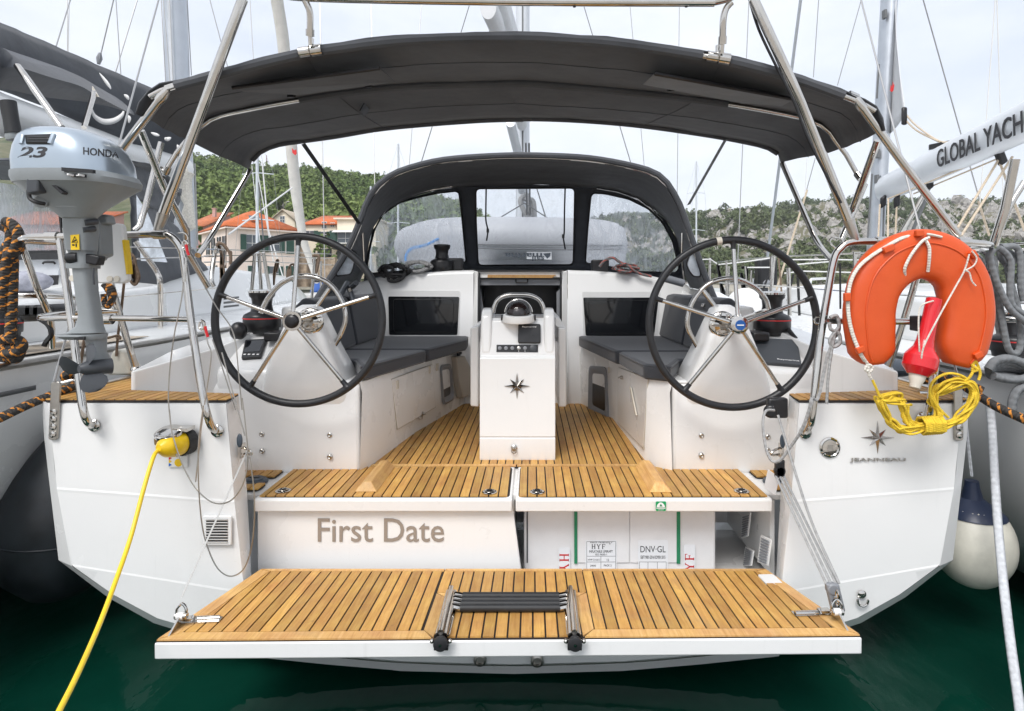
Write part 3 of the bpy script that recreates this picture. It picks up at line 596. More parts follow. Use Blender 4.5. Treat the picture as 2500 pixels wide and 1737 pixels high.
# ================================================================== the moored sailing yacht
boat = thing('sailing_yacht', 'white sailing yacht seen from astern, teak swim platform lowered, twin black wheels', 'yacht', (0, 2.5, .1))
OUT = [(1.955,1.295),(1.945,1.14),(1.93,1.0),(1.885,.61),(1.68,.45),(1.49,.34),(1.08,.21),(.47,.135),(0,.122)]   # half outline of the stern (x,z)
LK = 1.033                                       # the photograph shows the left quarter a little fuller
def hullsec(y, bx, zs, keel):
    h = [(x*bx, .12+(z-.12)*zs-keel*(1-min(1, x/1.9)**2)) for x, z in OUT]
    h[0] = (OUT[0][0]*bx, 1.295*1.0+(zs-1)*1.2)
    return [V(-x*LK, y, z) for x, z in h]+[V(x, y, z) for x, z in h[-2::-1]]
hb = MB().loft([hullsec(2.545,1,1,0), hullsec(4.2,1.012,1.01,.12), hullsec(6.5,1.005,1.03,.3), hullsec(9,.86,1.07,.35), hullsec(11.5,.55,1.12,.35), hullsec(13.6,.20,1.17,.3), hullsec(14.7,.015,1.2,.1)], caps=False, closed=False)
hull = B('hull', hb, GEL, boat)
# stern faces: facets with creases, chamfered outer edge
def fy(z): return np.interp(z, [.1,.54,.90,1.30], [2.53,2.497,2.50,2.535])
ins = [(1.90,1.285),(1.885,1.14),(1.87,1.0),(1.815,.625),(1.63,.485),(1.45,.385),(1.06,.265),(.47,.185),(0,.172)]
for s in (-1, 1):
    m = MB(); lk = LK if s < 0 else 1.0
    # inner edge x at height
    def xi(z): return np.interp(z, [.3,.57,.867,1.257,1.3],[1.115,1.135,1.172,1.208,1.212])
    rows = []
    zs_o = [1.285, .93, .612]; zs_i = [1.285, .875, .50]
    def outer(z): return lk*np.interp(z, [q[1] for q in ins[::-1]], [q[0] for q in ins[::-1]])
    strips = []
    for zo, zi, yy in ((1.285,1.285,2.509),(.937,.882,2.5045),(.928,.873,2.5028),(.918,.863,2.5035),(.614,.499,2.501),(.605,.49,2.4995),(.596,.481,2.500)):
        xo = outer(zo); xin = xi(zi)
        strips.append([V(s*(xo+(xin-xo)*t), yy, zo+(zi-zo)*t) for t in np.linspace(0, 1, 9)])
    # bottom strip follows the bilge curve
    bot = [V(s*x*lk, 2.503, z) for x, z in [(1.795,.605),(1.63,.485),(1.45,.385),(1.25,.325),(1.06,.268)]]
    bot = resample(bot, 9); bot[-1] = V(s*1.11, 2.503, .285); strips.append(bot)
    m.grid(strips)
    B('transom_panel', m, GEL, hull, ang=3)
    # chamfer from panel to hull edge
    a = [V(s*x*lk, 2.545, z) for x, z in OUT[:7]]; b = [V(s*x, fy(z)-.001, z) for x, z in ins[:7]]
    b = [V(s*1.90*lk,2.509,1.285),V(s*outer(1.14),2.509,1.14),V(s*outer(1.0),2.506,1.0),V(s*1.795*lk,2.5,.605),V(s*1.63*lk,2.502,.485),V(s*1.45*lk,2.503,.385),V(s*1.06*lk,2.503,.268)]
    B('transom_rim', MB().grid([a, b]), GEL, hull, ang=15)
    # inboard return wall of the quarter
    fr = [V(s*xi(z), np.interp(z, [.285,.49,.867,1.285], [2.503,2.501,2.5035,2.512]), z) for z in (1.285,.867,.49,.285)]
    bk = [V(s*x, 2.67, z) for x, z in ((1.238,1.295),(1.20,.867),(1.18,.49),(1.17,.285))]
    mid = [f.lerp(k, .12)+V(-s*.006,0,0) for f, k in zip(fr, bk)]
    B('quarter_return', MB().grid([fr, mid, bk]), GELW, hull, ang=60)
    B('quarter_inner_wall', MB().add([bk[0], bk[1], V(s*1.765,2.755,.80), V(s*1.765,2.755,1.292)], [(0,1,2,3)]), GELW, hull)
    # deck on the quarter and the side deck
    dk = MB().prism([V(s*1.945*lk,2.545,1.29),V(s*1.90*lk,2.512,1.287),V(s*1.212,2.512,1.287),V(s*1.236,2.67,1.29),V(s*1.765,2.757,1.29),V(s*1.72,9,1.33),V(s*1.68,9.0,1.33),V(s*1.97*lk,6.5,1.31),V(s*1.975*lk,4.2,1.295)], (0,0,-.03))
    deck = B('deck', dk, GELN, hull)
    # toe rail strip
    B('toe_rail', MB().tube([V(s*1.95*lk,2.55,1.30),V(s*1.972*lk,4.2,1.306),V(s*1.96*lk,6.5,1.32),V(s*1.66*lk,9.1,1.345)], .012, 6), STEELD, hull)
    # teak pieces on the quarter deck
    px = .0437
    for reg in ([(1.214,2.52),(1.92*lk,2.52),(1.945*lk,2.55),(1.945*lk,2.75),(1.765,2.75),(1.235,2.662)], [(1.79,2.752),(1.95*lk,2.752),(1.96*lk,3.6),(1.79,3.6)]):
        y0 = min(q[1] for q in reg)
        B('deck_caulking', MB().prism([V(s*x, max(y,2.522), 1.2985) for x, y in reg], (0,0,-.006)), CAULK, deck)
        k = 1.22
        while k < 1.97*lk:
            pl = clip(clip([(x, max(y, 2.527)) for x, y in reg], 1, 0, k+px-.0066), -1, 0, -k)
            pl = clip(clip(pl, 0, -1, -2.530), 0, 1, 3.59)
            if len(pl) >= 3: B('plank', MB().prism([V(s*x, y, 1.302) for x, y in pl], (0,0,-.004)), TEAK, deck)
            k += px
# stern below the platform
m = MB(); cb = [(-1.14,.20),(-.8,.165),(-.47,.137),(0,.124),(.47,.137),(.8,.165),(1.14,.20)]
m.grid([[V(x, 2.53, .53) for x, z in cb], [V(x, 2.515, z+.16) for x, z in cb], [V(x, 2.505, z+.145) for x, z in cb], [V(x, 2.505, z+.065) for x, z in cb], [V(x,2.515,z+.058) for x, z in cb], [V(x, 2.545, z-.002) for x, z in cb]])
B('lower_stern', m, GEL, hull, ang=12)
for c, x, y in (('d',1077,1479),('d',1205,1481)):
    p = P(c, x, y, 2.50); f = B('exhaust_outlet', MB().lathe([(.027,0),(.027,.010),(.018,.014),(.015,.004)], p, (0,-1,0), 20), STEELD, hull)
# horizontal seam lines below platform
for zz in (.062, .15):
    B('stern_seam', MB().tube(crom([V(x, 2.502, z+zz) for x, z in cb], 4), .0022, 5), STEELD, hull)

# ------------------------------------------------------------------ cockpit shell
SZ = .83
cockpit = B('cockpit_floor_pan', MB().prism([V(-1.62,2.74,SZ-.012),V(1.62,2.74,SZ-.012),V(1.62,3.12,SZ-.012),V(.80,3.12,SZ-.012),V(.50,4.85,SZ-.012),V(-.52,4.85,SZ-.012),V(-.80,3.12,SZ-.012),V(-1.62,3.12,SZ-.012)], (0,0,-.02)), GELW, boat)
# sole planking
PX = .0437
sole = B('cockpit_sole', MB().prism([V(-.80,3.125,SZ-.001),V(.78,3.125,SZ-.001),V(.68,4.23,SZ-.001),V(.47,4.83,SZ-.001),V(-.47,4.83,SZ-.001),V(-.69,3.82,SZ-.001)], (0,0,-.006)), CAULK, boat)
reg = [(-.80,3.16),(.78,3.16),(.68,4.23),(.47,4.80),(-.47,4.80),(-.69,3.82)]
k = -.80
while k < .80:
    pl = clip(clip(reg, 1, 0, k+PX-.0066), -1, 0, -k)
    if len(pl) >= 3: B('plank', MB().prism([V(x, y, SZ+.004) for x, y in pl], (0,0,-.006)), TEAK, sole)
    k += PX
for x0, x1 in ((-.80,-.003),(.003,.78)):
    B('margin_plank', MB().box(x0, x1, 3.128, 3.156, SZ-.003, SZ+.005), TEAKL, sole)
# two locker lids in front of the platform
def lid(x0, x1, nm, lab):
    top = SZ
    m = MB().prism([V(x0,2.66,top-.058),V(x0,2.655,top-.004),V(x0,2.665,top+.002),V(x0,3.115,top+.002),V(x0,3.115,top-.058)], (x1-x0,0,0))
    l = B(nm, m, GELW, boat, bevel=.008, seg=3); tag(l, lab)
    a, b = x0+.012, x1-.012
    B('caulking_bed', MB().prism(round_poly([V(a,2.672,top+.0035),V(b,2.672,top+.0035),V(b,3.105,top+.0035),V(a,3.105,top+.0035)], .03), (0,0,-.003)), CAULK, l)
    k = math.floor(a/PX)*PX+.02
    while k < b:
        pl = clip(clip([(a+.004,2.677),(b-.004,2.677),(b-.004,3.10),(a+.004,3.10)], 1, 0, k+PX-.0066), -1, 0, -k)
        if len(pl) >= 3 and (max(q[0] for q in pl)-min(q[0] for q in pl)) > .006: B('plank', MB().prism([V(x, y, top+.009) for x, y in pl], (0,0,-.006)), TEAK, l)
        k += PX
    return l
lidL = lid(-1.162, -.008, 'locker_lid', 'left teak topped locker lid above the panel with the yacht name')
lidR = lid(.008, 1.158, 'locker_lid', 'right teak topped locker lid above the white liferaft container')
def chock(c, pts, l):
    # wooden foot chock: base rectangle and narrower ridge
    x0, x1, y0, y1 = pts; z0 = SZ+.009
    m = MB().loft([[V(x0,y0,z0),V(x1,y0,z0),V(x1,y1,z0),V(x0,y1,z0)], [V(x0+.035,y0+.03,z0+.040),V(x1-.035,y0+.03,z0+.040),V(x1-.035,y1-.01,z0+.040),V(x0+.035,y1-.01,z0+.040)]])
    B('foot_chock', m, TEAKL, l, bevel=.004)
a = R('b4', 960, 466, (0,0,SZ+.009), (0,0,1)); b = R('b4', 1135, 466, (0,0,SZ+.009), (0,0,1)); chock('b4', (a.x, b.x, a.y, 3.09), lidL)
a = R('b5', 1180, 470, (0,0,SZ+.009), (0,0,1)); b = R('b5', 1355, 470, (0,0,SZ+.009), (0,0,1)); chock('b5', (a.x, b.x, a.y, 3.09), lidR)
for c, x, y, l in (('b4',432,457,lidL),('b4',1977,466,lidL),('b5',342,466,lidR),('b5',1870,460,lidR)):
    p = R(c, x, y, (0,0,SZ+.010), (0,0,1))
    rg = B('lift_ring', MB().lathe([(.0345,0),(.0345,.003),(.030,.005),(.027,.003),(.012,.003)], p, (0,0,1), 24), STEEL, l)
    B('ring_pull', MB().tube([p+V(.02*math.cos(t), .016*math.sin(t), .007) for t in np.linspace(0, 2*PI, 17)[:-1]], .0035, 6, closed=True), STEEL, rg)
    B('ring_recess', MB().lathe([(.024,.0032),(.02,.0036)], p, (0,0,1), 20), BLK, rg)
# outboard floor pads with round deck pump plate
for s in (-1, 1):
    for yy0, yy1, xw in ((2.96,3.09,1.40),(2.78,2.87,1.36)):
        bed = B('floor_pad', MB().prism(round_poly([V(s*1.20,yy0,SZ-.008),V(s*xw,yy0,SZ-.008),V(s*xw,yy1,SZ-.008),V(s*1.20,yy1,SZ-.008)], .02), (0,0,.004)), CAULK, cockpit)
        k = 1.205
        while k < xw-.01:
            B('plank', MB().box(min(s*k, s*(k+.038)), max(s*k, s*(k+.038)), yy0+.006, yy1-.006, SZ-.004, SZ+.004), TEAK, bed); k += PX
    pm_ = B('pump_plate', MB().lathe([(.062,0),(.062,.008),(.055,.014),(.043,.015),(.041,.022),(0.03,.024)], V(s*1.275,2.905,SZ-.008), (0,0,1), 32), NAVY, cockpit)
    B('pump_handle_slot', MB().box(s*1.275-.022, s*1.275+.022, 2.899, 2.911, SZ+.0165, SZ+.019), BLK, pm_)
# front panel with the name and the open locker beside it
fp = B('name_panel', MB().prism([V(-1.165,2.695,.44),V(.04,2.695,.44),V(-.005,2.695,.775),V(-1.165,2.695,.775)], (0,.02,0)), GELW, boat, bevel=.004)
textpx('name_lettering', 'First Date', 'd', 713, 1163, 996, 1216, 2.693, PRINTT, fp, ext=.002, bold=.004, label='taupe lettering First Date')
lk = MB().box(-.02,1.30,3.34,3.36,.45,.80).box(1.18,1.20,2.74,3.36,.45,.80).box(-.04,1.30,2.7,3.36,.36,.40).box(-.02,0.0,2.72,3.36,.46,.80)
B('raft_locker', lk, GELW, boat)
# swim platform ---------------------------------------------------------
YH, YF = 2.60, 2.02
def pz(x, y): return .545+(YH-y)/(YH-YF)*(.042+.0075*x)
def XE(y): return np.interp(y, [YF, YH], [1.205, 1.108])
plat = part('swim_platform', boat)
o = [(-XE(YF),YF),(XE(YF),YF),(XE(YH),YH),(-XE(YH),YH)]
def onp(p, dz): return V(p[0], p[1], pz(*p)+dz)
m = MB(); m.loft([[onp(p, -.0045) for p in o], [onp(p, -.062) for p in o]])
B('platform_body', m, GEL, plat, bevel=.006, seg=3)
m = MB(); i_ = [(-XE(YF)+.004,YF+.004),(XE(YF)-.004,YF+.004),(XE(YH)-.004,YH-.004),(-XE(YH)+.004,YH-.004)]
m.loft([[onp(p, -.0015) for p in i_], [onp(p, -.006) for p in i_]]); B('caulking_bed', m, CAULK, plat)
def plank(pl, mat=TEAK, nm='plank', up=.004):
    c = sum((Vector((q[0], q[1], 0)) for q in pl), Vector())/len(pl)
    m = MB().loft([[onp(q, up) for q in pl], [onp(q, -.004) for q in pl]]); return B(nm, m, mat, plat)
bw = .028; sb = .060
yf, yb = YF+.056, YH-.03
def XI(y): return XE(y)-sb
g = .0035
# margins
plank([(-XE(YF)+.006,YF+.006),(-.262,YF+.006),(-.296,yf-g),(-XI(yf)+.0,yf-g)], TEAKL, 'margin_plank')
plank([(.262,YF+.006),(XE(YF)-.006,YF+.006),(XI(yf),yf-g),(.296,yf-g)], TEAKL, 'margin_plank')
plank([(-XI(yb),yb+g),(-.30,yb+g),(-.30,YH-.006),(-XE(YH)+.006,YH-.006)], TEAKL, 'margin_plank')
plank([(-.296,yb+g),(.300,yb+g),(.300,YH-.006),(-.296,YH-.006)], TEAKL, 'margin_plank')
plank([(.304,yb+g),(XI(yb),yb+g),(XE(YH)-.006,YH-.006),(.304,YH-.006)], TEAKL, 'margin_plank')
for s in (-1, 1):
    plank([(s*(XE(YF)-.006),YF+.012),(s*(XI(yf)+g),yf-g),(s*(XI(yb)+g),yb),(s*(XE(YH)-.006),YH-.012)], TEAKL, 'margin_plank')
    plank([(s*.297,yf+.002),(s*.256,YF+.012),(s*.25,2.318),(s*.297,2.358)], TEAKL, 'margin_plank')
plank([(-.294,2.362),(-.252,2.324),(.252,2.324),(.294,2.362)], TEAKL, 'margin_plank')
def fill(x0, x1, ya, yc, start):
    base = [(x0, ya), (x1, ya), (x1, yc), (x0, yc)]
    k = start-math.ceil((start-x0)/PX)*PX
    while k < x1:
        pl = clip(clip(base, 1, 0, k+PX-.0066), -1, 0, -k)
        # slanting side margins
        sl_ = (XI(yf)-XI(yb))/(yb-yf)
        pl = clip(clip(pl, 1, sl_, XI(yf)+sl_*yf), -1, sl_, XI(yf)+sl_*yf) if pl else pl
        if len(pl) >= 3 and max(q[0] for q in pl)-min(q[0] for q in pl) > .004: plank(pl)
        k += PX
fill(-1.2, -.3015, yf, yb, -.3015); fill(.3015, 1.2, yf, yb, .3015); fill(-.2965, .2965, 2.366, yb, -.2965); fill(-.208, .208, YF+.012, 2.30, .0)
# fittings on the platform
def latch(c, x0, y0, x1, y1, s):
    a = R(c, x0, y0, (0,2.2,pz(0,2.2)+.012), (0,0,1)); b = R(c, x1, y1, (0,2.2,pz(0,2.2)+.012), (0,0,1)); a.z = pz(a.x,a.y)+.012; b.z = pz(b.x,b.y)+.012
    d = (b-a).normalized(); n = d.cross(V(0,0,1)); l = (b-a).length
    t = B('latch_bolt', MB().obox((a+b)/2+V(0,0,-.005), d*l/2, n*.017, V(0,0,.003)).tube([a+d*.005+n*.004, a+d*l*.60+n*.004], .0095, 10), STEEL, plat)
    B('latch_keeper', MB().obox(a+d*l*.78+V(0,0,.001), d*l*.14, n*.012, V(0,0,.008)).tube([a+d*l*.66+n*.016, a+d*l*.66+V(0,0,.012), a+d*l*.66-n*.012], .005, 8), STEEL, plat)
latch('d3', 870, 590, 395, 610, -1); latch('b7', 1692, 350, 1912, 342, 1)
pts = [R('b7', x, y, (0,2.5,pz(.9,2.5)+.004), (0,0,1)) for x, y in ((1490,128),(1580,126),(1640,184),(1548,188))]
B('platform_hatch', MB().prism(round_poly(pts, .012), (0,0,.005)), WPL, plat)
for c, x, y in (('c3',868,1140),('c8',575,1110)):
    p = P(c, x, y, 2.10); s = -1 if c == 'c3' else 1
    p = V(s*1.165, 2.11, pz(s*1.165, 2.11)+.004)
    br = B('platform_bracket', MB().prism([p+V(s*.012,-.07,-.004),p+V(s*.012,.05,-.004),p+V(s*.006,.03,.04),p+V(s*.004,-.005,.045)], (-s*.006,0,0)).lathe([(.009,-.022),(.012,-.02),(.012,.02),(.009,.022)], p+V(0,0,.038), (1,0,0), 12), STEEL, plat)
    B('shackle', MB().tube(crom([p+V(-.016,0,.038),p+V(-.016,.003,.062),p+V(0,.006,.078),p+V(.016,.003,.062),p+V(.016,0,.038)], 4), .005, 8), STEEL, br)
    B('shackle_sleeve', MB().lathe([(.0125,-.012),(.0125,.012)], p+V(-.002,0,.038), (1,0,0), 12), WPL, br)
# folding ladder
lad = part('swim_ladder', boat)
for s in (-1, 1):
    p0 = V(s*.232, 2.315, pz(0,2.3)+.01); p1 = V(s*.225, 1.975, pz(0,1.98)+.005)
    B('ladder_base', MB().prism(round_poly([V(s*.252,2.322,pz(0,2.3)+.004),V(s*.205,2.322,pz(0,2.3)+.004),V(s*.200,2.03,pz(0,2.03)+.004),V(s*.250,2.03,pz(0,2.03)+.004)], .01), (0,0,.004)), STEEL, lad)
    for dx, dz, r in ((-.013,.016,.0105),(.011,.016,.0105),(-.001,.034,.0095)):
        B('ladder_rail', MB().tube([p0+V(dx,.0,dz), p1+V(dx,.03 if dz < .03 else .02,dz-.004)], r, 10), STEEL, lad)
    B('ladder_foot', MB().lathe([(.022,0),(.0235,.004),(.0235,.018),(.016,.021)], p1+V(0,.02,-.002), (0,-1,0), 24), RUB, lad)
    B('foot_pin', MB().lathe([(.005,0),(.005,.003)], p1+V(0,-.003,0), (0,-1,0), 10), STEEL, lad)
    B('ladder_end_bracket', MB().obox(p1+V(0,.035,-.022), V(.024,0,0), V(0,.014,0), V(0,0,.010)), BLK, lad)
    for q in (-1, 1): B('ladder_bolt', MB().ball(p1+V(q*.030,.02,0), .008, n=10, m=6), STEEL, lad)
for j in range(4):
    y = 2.285-j*.028; z = pz(0,y)+.026-j*.002
    t = B('ladder_tread', MB().tube([V(-.185,y,z), V(.185,y,z)], .0138, 10, sq=(1,1)), RUB, lad)
    for s in (-1, 1): B('tread_end', MB().tube([V(s*.183,y,z), V(s*.213,y+.005,z+.004), V(s*.225,y-.005,z-.002)], [.012,.011,.009], 8), STEEL, t)

# ------------------------------------------------------------------ seats, consoles, bulkhead
SEATZ = 1.285
LW = [(-.80,3.04),(-.77,3.12),(-.67,3.82),(-.45,4.77)]; RW = [(.80,3.04),(.70,3.12),(.655,4.23),(.45,4.80)]
for s, W_ in ((-1, LW), (1, RW)):
    m = MB(); m.grid([[V(x, y, SEATZ) for x, y in W_], [V(x+s*-.012, y, SEATZ-.05) for x, y in W_], [V(x, y, SZ) for x, y in W_]])
    st = B('seat_front', m, GELW, boat, ang=60)
    m = MB().prism([V(x, y, SEATZ) for x, y in W_]+[V(s*1.30,4.80,SEATZ),V(s*1.30,3.04,SEATZ)], (0,0,.004)); B('seat_top', m, GELW, st)
    # helm console box
    m = MB().prism([V(s*.80,3.06,SZ-.02),V(s*.80,3.03,1.25),V(s*.80,3.05,1.295),V(s*.80,3.9,1.295),V(s*.80,3.9,SZ-.02)], (s*.76,0,0))
    con = B('helm_console', m, GELW, boat, bevel=.022, seg=4)
    # outer pod with sloping instrument face
    m = MB().prism([V(s*1.08,3.04,1.20),V(s*1.08,3.024,1.33),V(s*1.08,3.032,1.352),V(s*1.08,3.24,1.498),V(s*1.08,3.40,1.505),V(s*1.08,3.40,1.20)], (s*.45,0,0))
    B('instrument_pod', m, GEL, con, bevel=.018, seg=4)
    # wheel pedestal
    def pd(xi_, xo_, y0, y1, z, p): return srect(min(s*xi_, s*xo_), max(s*xi_, s*xo_), y0, y1, z, p)
    m = MB().loft([pd(.80,1.36,3.07,3.4,1.05,9), pd(.845,1.32,3.022,3.36,1.22,9), pd(.895,1.275,2.985,3.30,1.34,9), pd(.945,1.22,2.968,3.24,1.47,8), pd(.985,1.17,2.972,3.19,1.59,6), pd(1.01,1.13,2.985,3.15,1.665,4), pd(1.04,1.10,3.02,3.12,1.685,2.4)])
    ped = B('wheel_pedestal', m, GEL, con, ang=60)
    # coaming between pod and side deck
    m = MB().loft([[V(s*1.785,2.757,.9),V(s*1.783,2.757,1.385),V(s*1.768,2.757,1.388),V(s*1.768,2.757,.9)], [V(s*1.782,3.05,.9),V(s*1.77,3.05,1.45),V(s*1.53,3.05,1.465),V(s*1.53,3.05,.9)], [V(s*1.78,3.3,.9),V(s*1.74,3.3,1.48),V(s*1.45,3.3,1.53),V(s*1.30,3.3,.9)], [V(s*1.76,4.0,1.29),V(s*1.70,4.0,1.55),V(s*1.34,4.0,1.60),V(s*1.20,4.0,1.29)], [V(s*1.74,4.85,1.29),V(s*1.62,4.85,1.72),V(s*1.28,4.85,1.76),V(s*1.15,4.85,1.29)]])
    co = B('coaming', m, GEL, boat, bevel=.008, seg=3)
    m = MB().prism([V(s*1.155,3.4,SEATZ),V(s*1.26,3.4,1.66),V(s*1.36,3.4,1.66),V(s*1.36,3.4,SEATZ)], (0,1.4,0)); B('seat_back', m, GELW, co, bevel=.02)
    # bolts on the console
    for c, pts in ((-1, (('d',588,974),('d',588,1012),('d',740,976),('d',740,1025))), (1, (('d',1573,977),('d',1573,1022),('d',1722,980),('d',1722,1010)))):
        if c == s:
            for q in pts: B('console_bolt', MB().lathe([(.013,-.03),(.013,.006),(.008,.010),(.004,.007)], P(q[0],q[1],q[2],3.048), (0,-1,0), 14), STEELD, con)
# compartment details on the seat fronts
nL = Vector((3.82-4.77, 0, 0)); 
def planeL(x, y, c='d8'):
    p0 = V(-.67,3.82,0); d = V(-.45+.67, 4.77-3.82, 0); n = V(d.y, -d.x, 0); return R(c, x, y, p0, n)
def planeL1(x, y, c='d8'):
    p0 = V(-.77,3.12,0); d = V(.10, .70, 0); n = V(d.y, -d.x, 0); return R(c, x, y, p0, n)
def planeR(x, y, c='c5'):
    p0 = V(.655,4.23,0); d = V(-.205,.57,0); n = V(d.y,-d.x,0); return R(c, x, y, p0, n)
def planeR1(x, y, c='c5'):
    p0 = V(.70,3.12,0); d = V(-.045,1.11,0); n = V(d.y,-d.x,0); return R(c, x, y, p0, n)
seats = [o_ for o_ in boat.children if o_.name.startswith('seat_front')]
nl = V(.7,-.1,0).normalized()
door = [planeL1(805,985), planeL(1205,840), planeL(1235,1255), planeL1(865,1470)]
door = [d+V(.012,-.003,0) for d in door]
dr = B('locker_door', MB().prism(round_poly(door, .015), (-.01,0,0)), GELW, seats[0], bevel=.003)
B('door_gap', MB().tube([d+V(-.004,0,0) for d in door], .004, 5, closed=True), BEIGE, dr)
p = planeL1(1080,1320)+V(.02,0,0); B('door_latch', MB().lathe([(.016,0),(.016,.012),(.007,.016),(.007,.03)], p, (.98,-.2,0), 14).box(p.x-.01,p.x+.012,p.y-.03,p.y-.008,p.z-.03,p.z-.012), STEELD, dr)
for q in ((855,1035),(1172,890),(1248,865)):
    p = (planeL1 if q[0] < 1000 else planeL)(*q)+V(.012,0,0); B('strap_eye', MB().obox(p, V(.008,0,0), V(0,.018,0), V(0,0,.025)), CREAM, dr)
def portlight(pts, s, par):
    c = sum(pts, Vector())/4; out = V(s*-.012, -.004, 0); big = [c+(q-c)*1.0 for q in pts]; inn = [c+(q-c)*.66 for q in pts]
    lo, li = round_poly(big, .05, 5), round_poly(inn, .035, 5)
    f = B('portlight_frame', MB().loft([[q for q in lo], [q+out*1.3 for q in lo], [q.lerp(w, .3)+out*1.8 for q, w in zip(lo, li)], [q+out*.4 for q in li]], caps=False), GREYP, par)
    B('portlight_glass', MB().prism([q+out*.35 for q in li], out*.1), BLK, f)
portlight([planeL(1275,845), planeL(1385,828), planeL(1415,1180), planeL(1310,1240)], -1, seats[0])
portlight([planeR(1510,1385), planeR(1620,1395), planeR(1700*.0+1628,1740), planeR(1505,1670)], 1, seats[1])
bag = [planeL(1390,760), planeL(1470,750), planeL(1530,860), planeL(1530,1130), planeL(1450,1165), planeL(1415,1000)]
B('winch_handle_pocket', MB().prism([q+V(.004,-.002,0) for q in bag], (.05,-.02,0)), BEIGE, seats[0], bevel=.008)
p = planeL(1435,790); B('winch_handle', MB().tube(crom([p+V(.03,0,-.1), p+V(.03,0,0), p+V(.03,.02,.05), p+V(.05,-.05,.055)], 4), .014, 8), BLK, seats[0])
rd = [planeR1(x, y) for x, y in ((1690,1395),(1880,1470),(1850,1900),(1690,1740))]; rd = [d+V(-.012,0,0) for d in rd]
dr = B('locker_door', MB().prism(round_poly(rd, .015), (.01,0,0)), GELW, seats[1], bevel=.003)
B('door_gap', MB().tube([d+V(.004,0,0) for d in rd], .004, 5, closed=True), BEIGE, dr)
p = planeR1(1728,1460)+V(-.02,0,0); B('door_latch', MB().lathe([(.012,0),(.012,.012),(.005,.016),(.005,.028)], p, (-1,-.2,0), 12), STEELD, dr)
for (x0, y0, x1, y1) in ((1780,1520,1815,1690), (1640,1395,1640,1430)):
    a, b = planeR1(x0,y0)+V(-.02,0,0), planeR1(x1,y1)+V(-.02,0,0); B('door_strap', MB().obox((a+b)/2, (b-a)/2, V(0,.02,0), V(.004,0,0)), CREAM, dr)
# bulkhead and coachroof
BD = 4.74
xs = [(-1.44,1.70),(-1.40,1.775),(-1.33,1.80),(-1.05,1.862),(-.62,1.893),(-.385,1.90)]
m = MB()
for s in (-1, 1):
    xx = [(s*-x, z) if s > 0 else (x, z) for x, z in xs]
    if s > 0: xx = [(abs(x)*.955, z) for x, z in xs]
    m2 = MB(); m2.grid([[V(x, BD, SZ-.02) for x, z in xx], [V(x, BD, z-.03) for x, z in xx], [V(x, BD+.012, z-.008) for x, z in xx], [V(x, BD+.05, z) for x, z in xx], [V(x*.97, 7.6, z+.05) for x, z in xx]])
    bk = B('bulkhead', m2, GEL, boat, ang=50)
    # recessed window
    wx = [(250,955),(692,958),(680,1195),(255,1195)] if s < 0 else [(1465,962),(1935,962),(1905,1205),(1480,1200)]
    fx = [(245,918),(697,920),(690,1205),(245,1205)] if s < 0 else [(1458,925),(1945,925),(1925,1212),(1465,1212)]
    fr_ = [P('c5', x, y, BD-.004) for x, y in fx]; wi = [P('c5', x, y, BD-.007) for x, y in wx]
    B('window_recess', MB().prism(round_poly(fr_, .015), (0,.006,0)), GELN, bk)
    w = B('bulkhead_window', MB().prism(round_poly(wi, .012), (0,.004,0)), DKG, bk)
    c = sum(wi, Vector())/4
    B('window_frame', MB().tube([c+(q-c)*.86+V(0,-.001,0) for q in round_poly(wi, .03)], .0022, 5, closed=True), BLK, w)
# companionway
cw = part('companionway', boat)
xl, xr = -.352, .325
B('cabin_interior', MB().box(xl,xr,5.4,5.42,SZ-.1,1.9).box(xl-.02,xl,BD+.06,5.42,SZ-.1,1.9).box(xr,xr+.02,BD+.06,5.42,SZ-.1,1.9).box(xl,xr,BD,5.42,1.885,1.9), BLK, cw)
B('lower_washboard', MB().box(xl,xr,BD+.02,BD+.05,SZ-.02,1.32), GELW, cw)
for s, x in ((-1, xl), (1, xr)):
    B('door_jamb', MB().prism([V(x+s*.04,BD-.045,SZ),V(x-s*.002,BD-.045,SZ),V(x-s*.004,BD-.03,1.60),V(x-s*.002,BD+.02,1.885),V(x+s*.04,BD+.02,1.895)], (0,.06,0)), WPL, cw, bevel=.006)
    B('door_track', MB().box(min(x-s*.006,x-s*.02), max(x-s*.006,x-s*.02), BD-.0, BD+.03, 1.3, 1.88), BLK, cw)
    q = [P('c5', *t, BD+.05) for t in (((825,905),(850,1080),(850,1130),(822,1130)) if s < 0 else ((1322,905),(1318,1130),(1300,1130),(1298,930)))]
    B('door_leaf', MB().prism(q, (0,.02,0)), GREYP, cw)
B('hatch_front', MB().prism([P('c5', x, y, BD+.02) for x, y in ((805,795),(1340,795),(1335,835),(812,838))], (0,.04,0)), GELW, cw)
B('teak_trim', MB().prism([P('c5', x, y, BD-.0) for x, y in ((870,820),(1296,821),(1270,840),(868,838))], (0,.025,0)), TEAKL, cw)
B('hatch_glass', MB().prism([P('c5', x, y, BD+.045) for x, y in ((815,842),(1330,842),(1325,885),(822,885))], (0,.02,0)), GREYP, cw)
B('hatch_handle', MB().tube(fillet([P('c5', x, y, BD+.03) for x, y in ((1045,848),(1045,868),(1118,868),(1118,848))], .01), .006, 8), BLK, cw)
B('hatch_edge', MB().tube([P('c5', 812, 842, BD+.03), P('c5', 1332, 842, BD+.03)], .008, 6), BLK, cw)

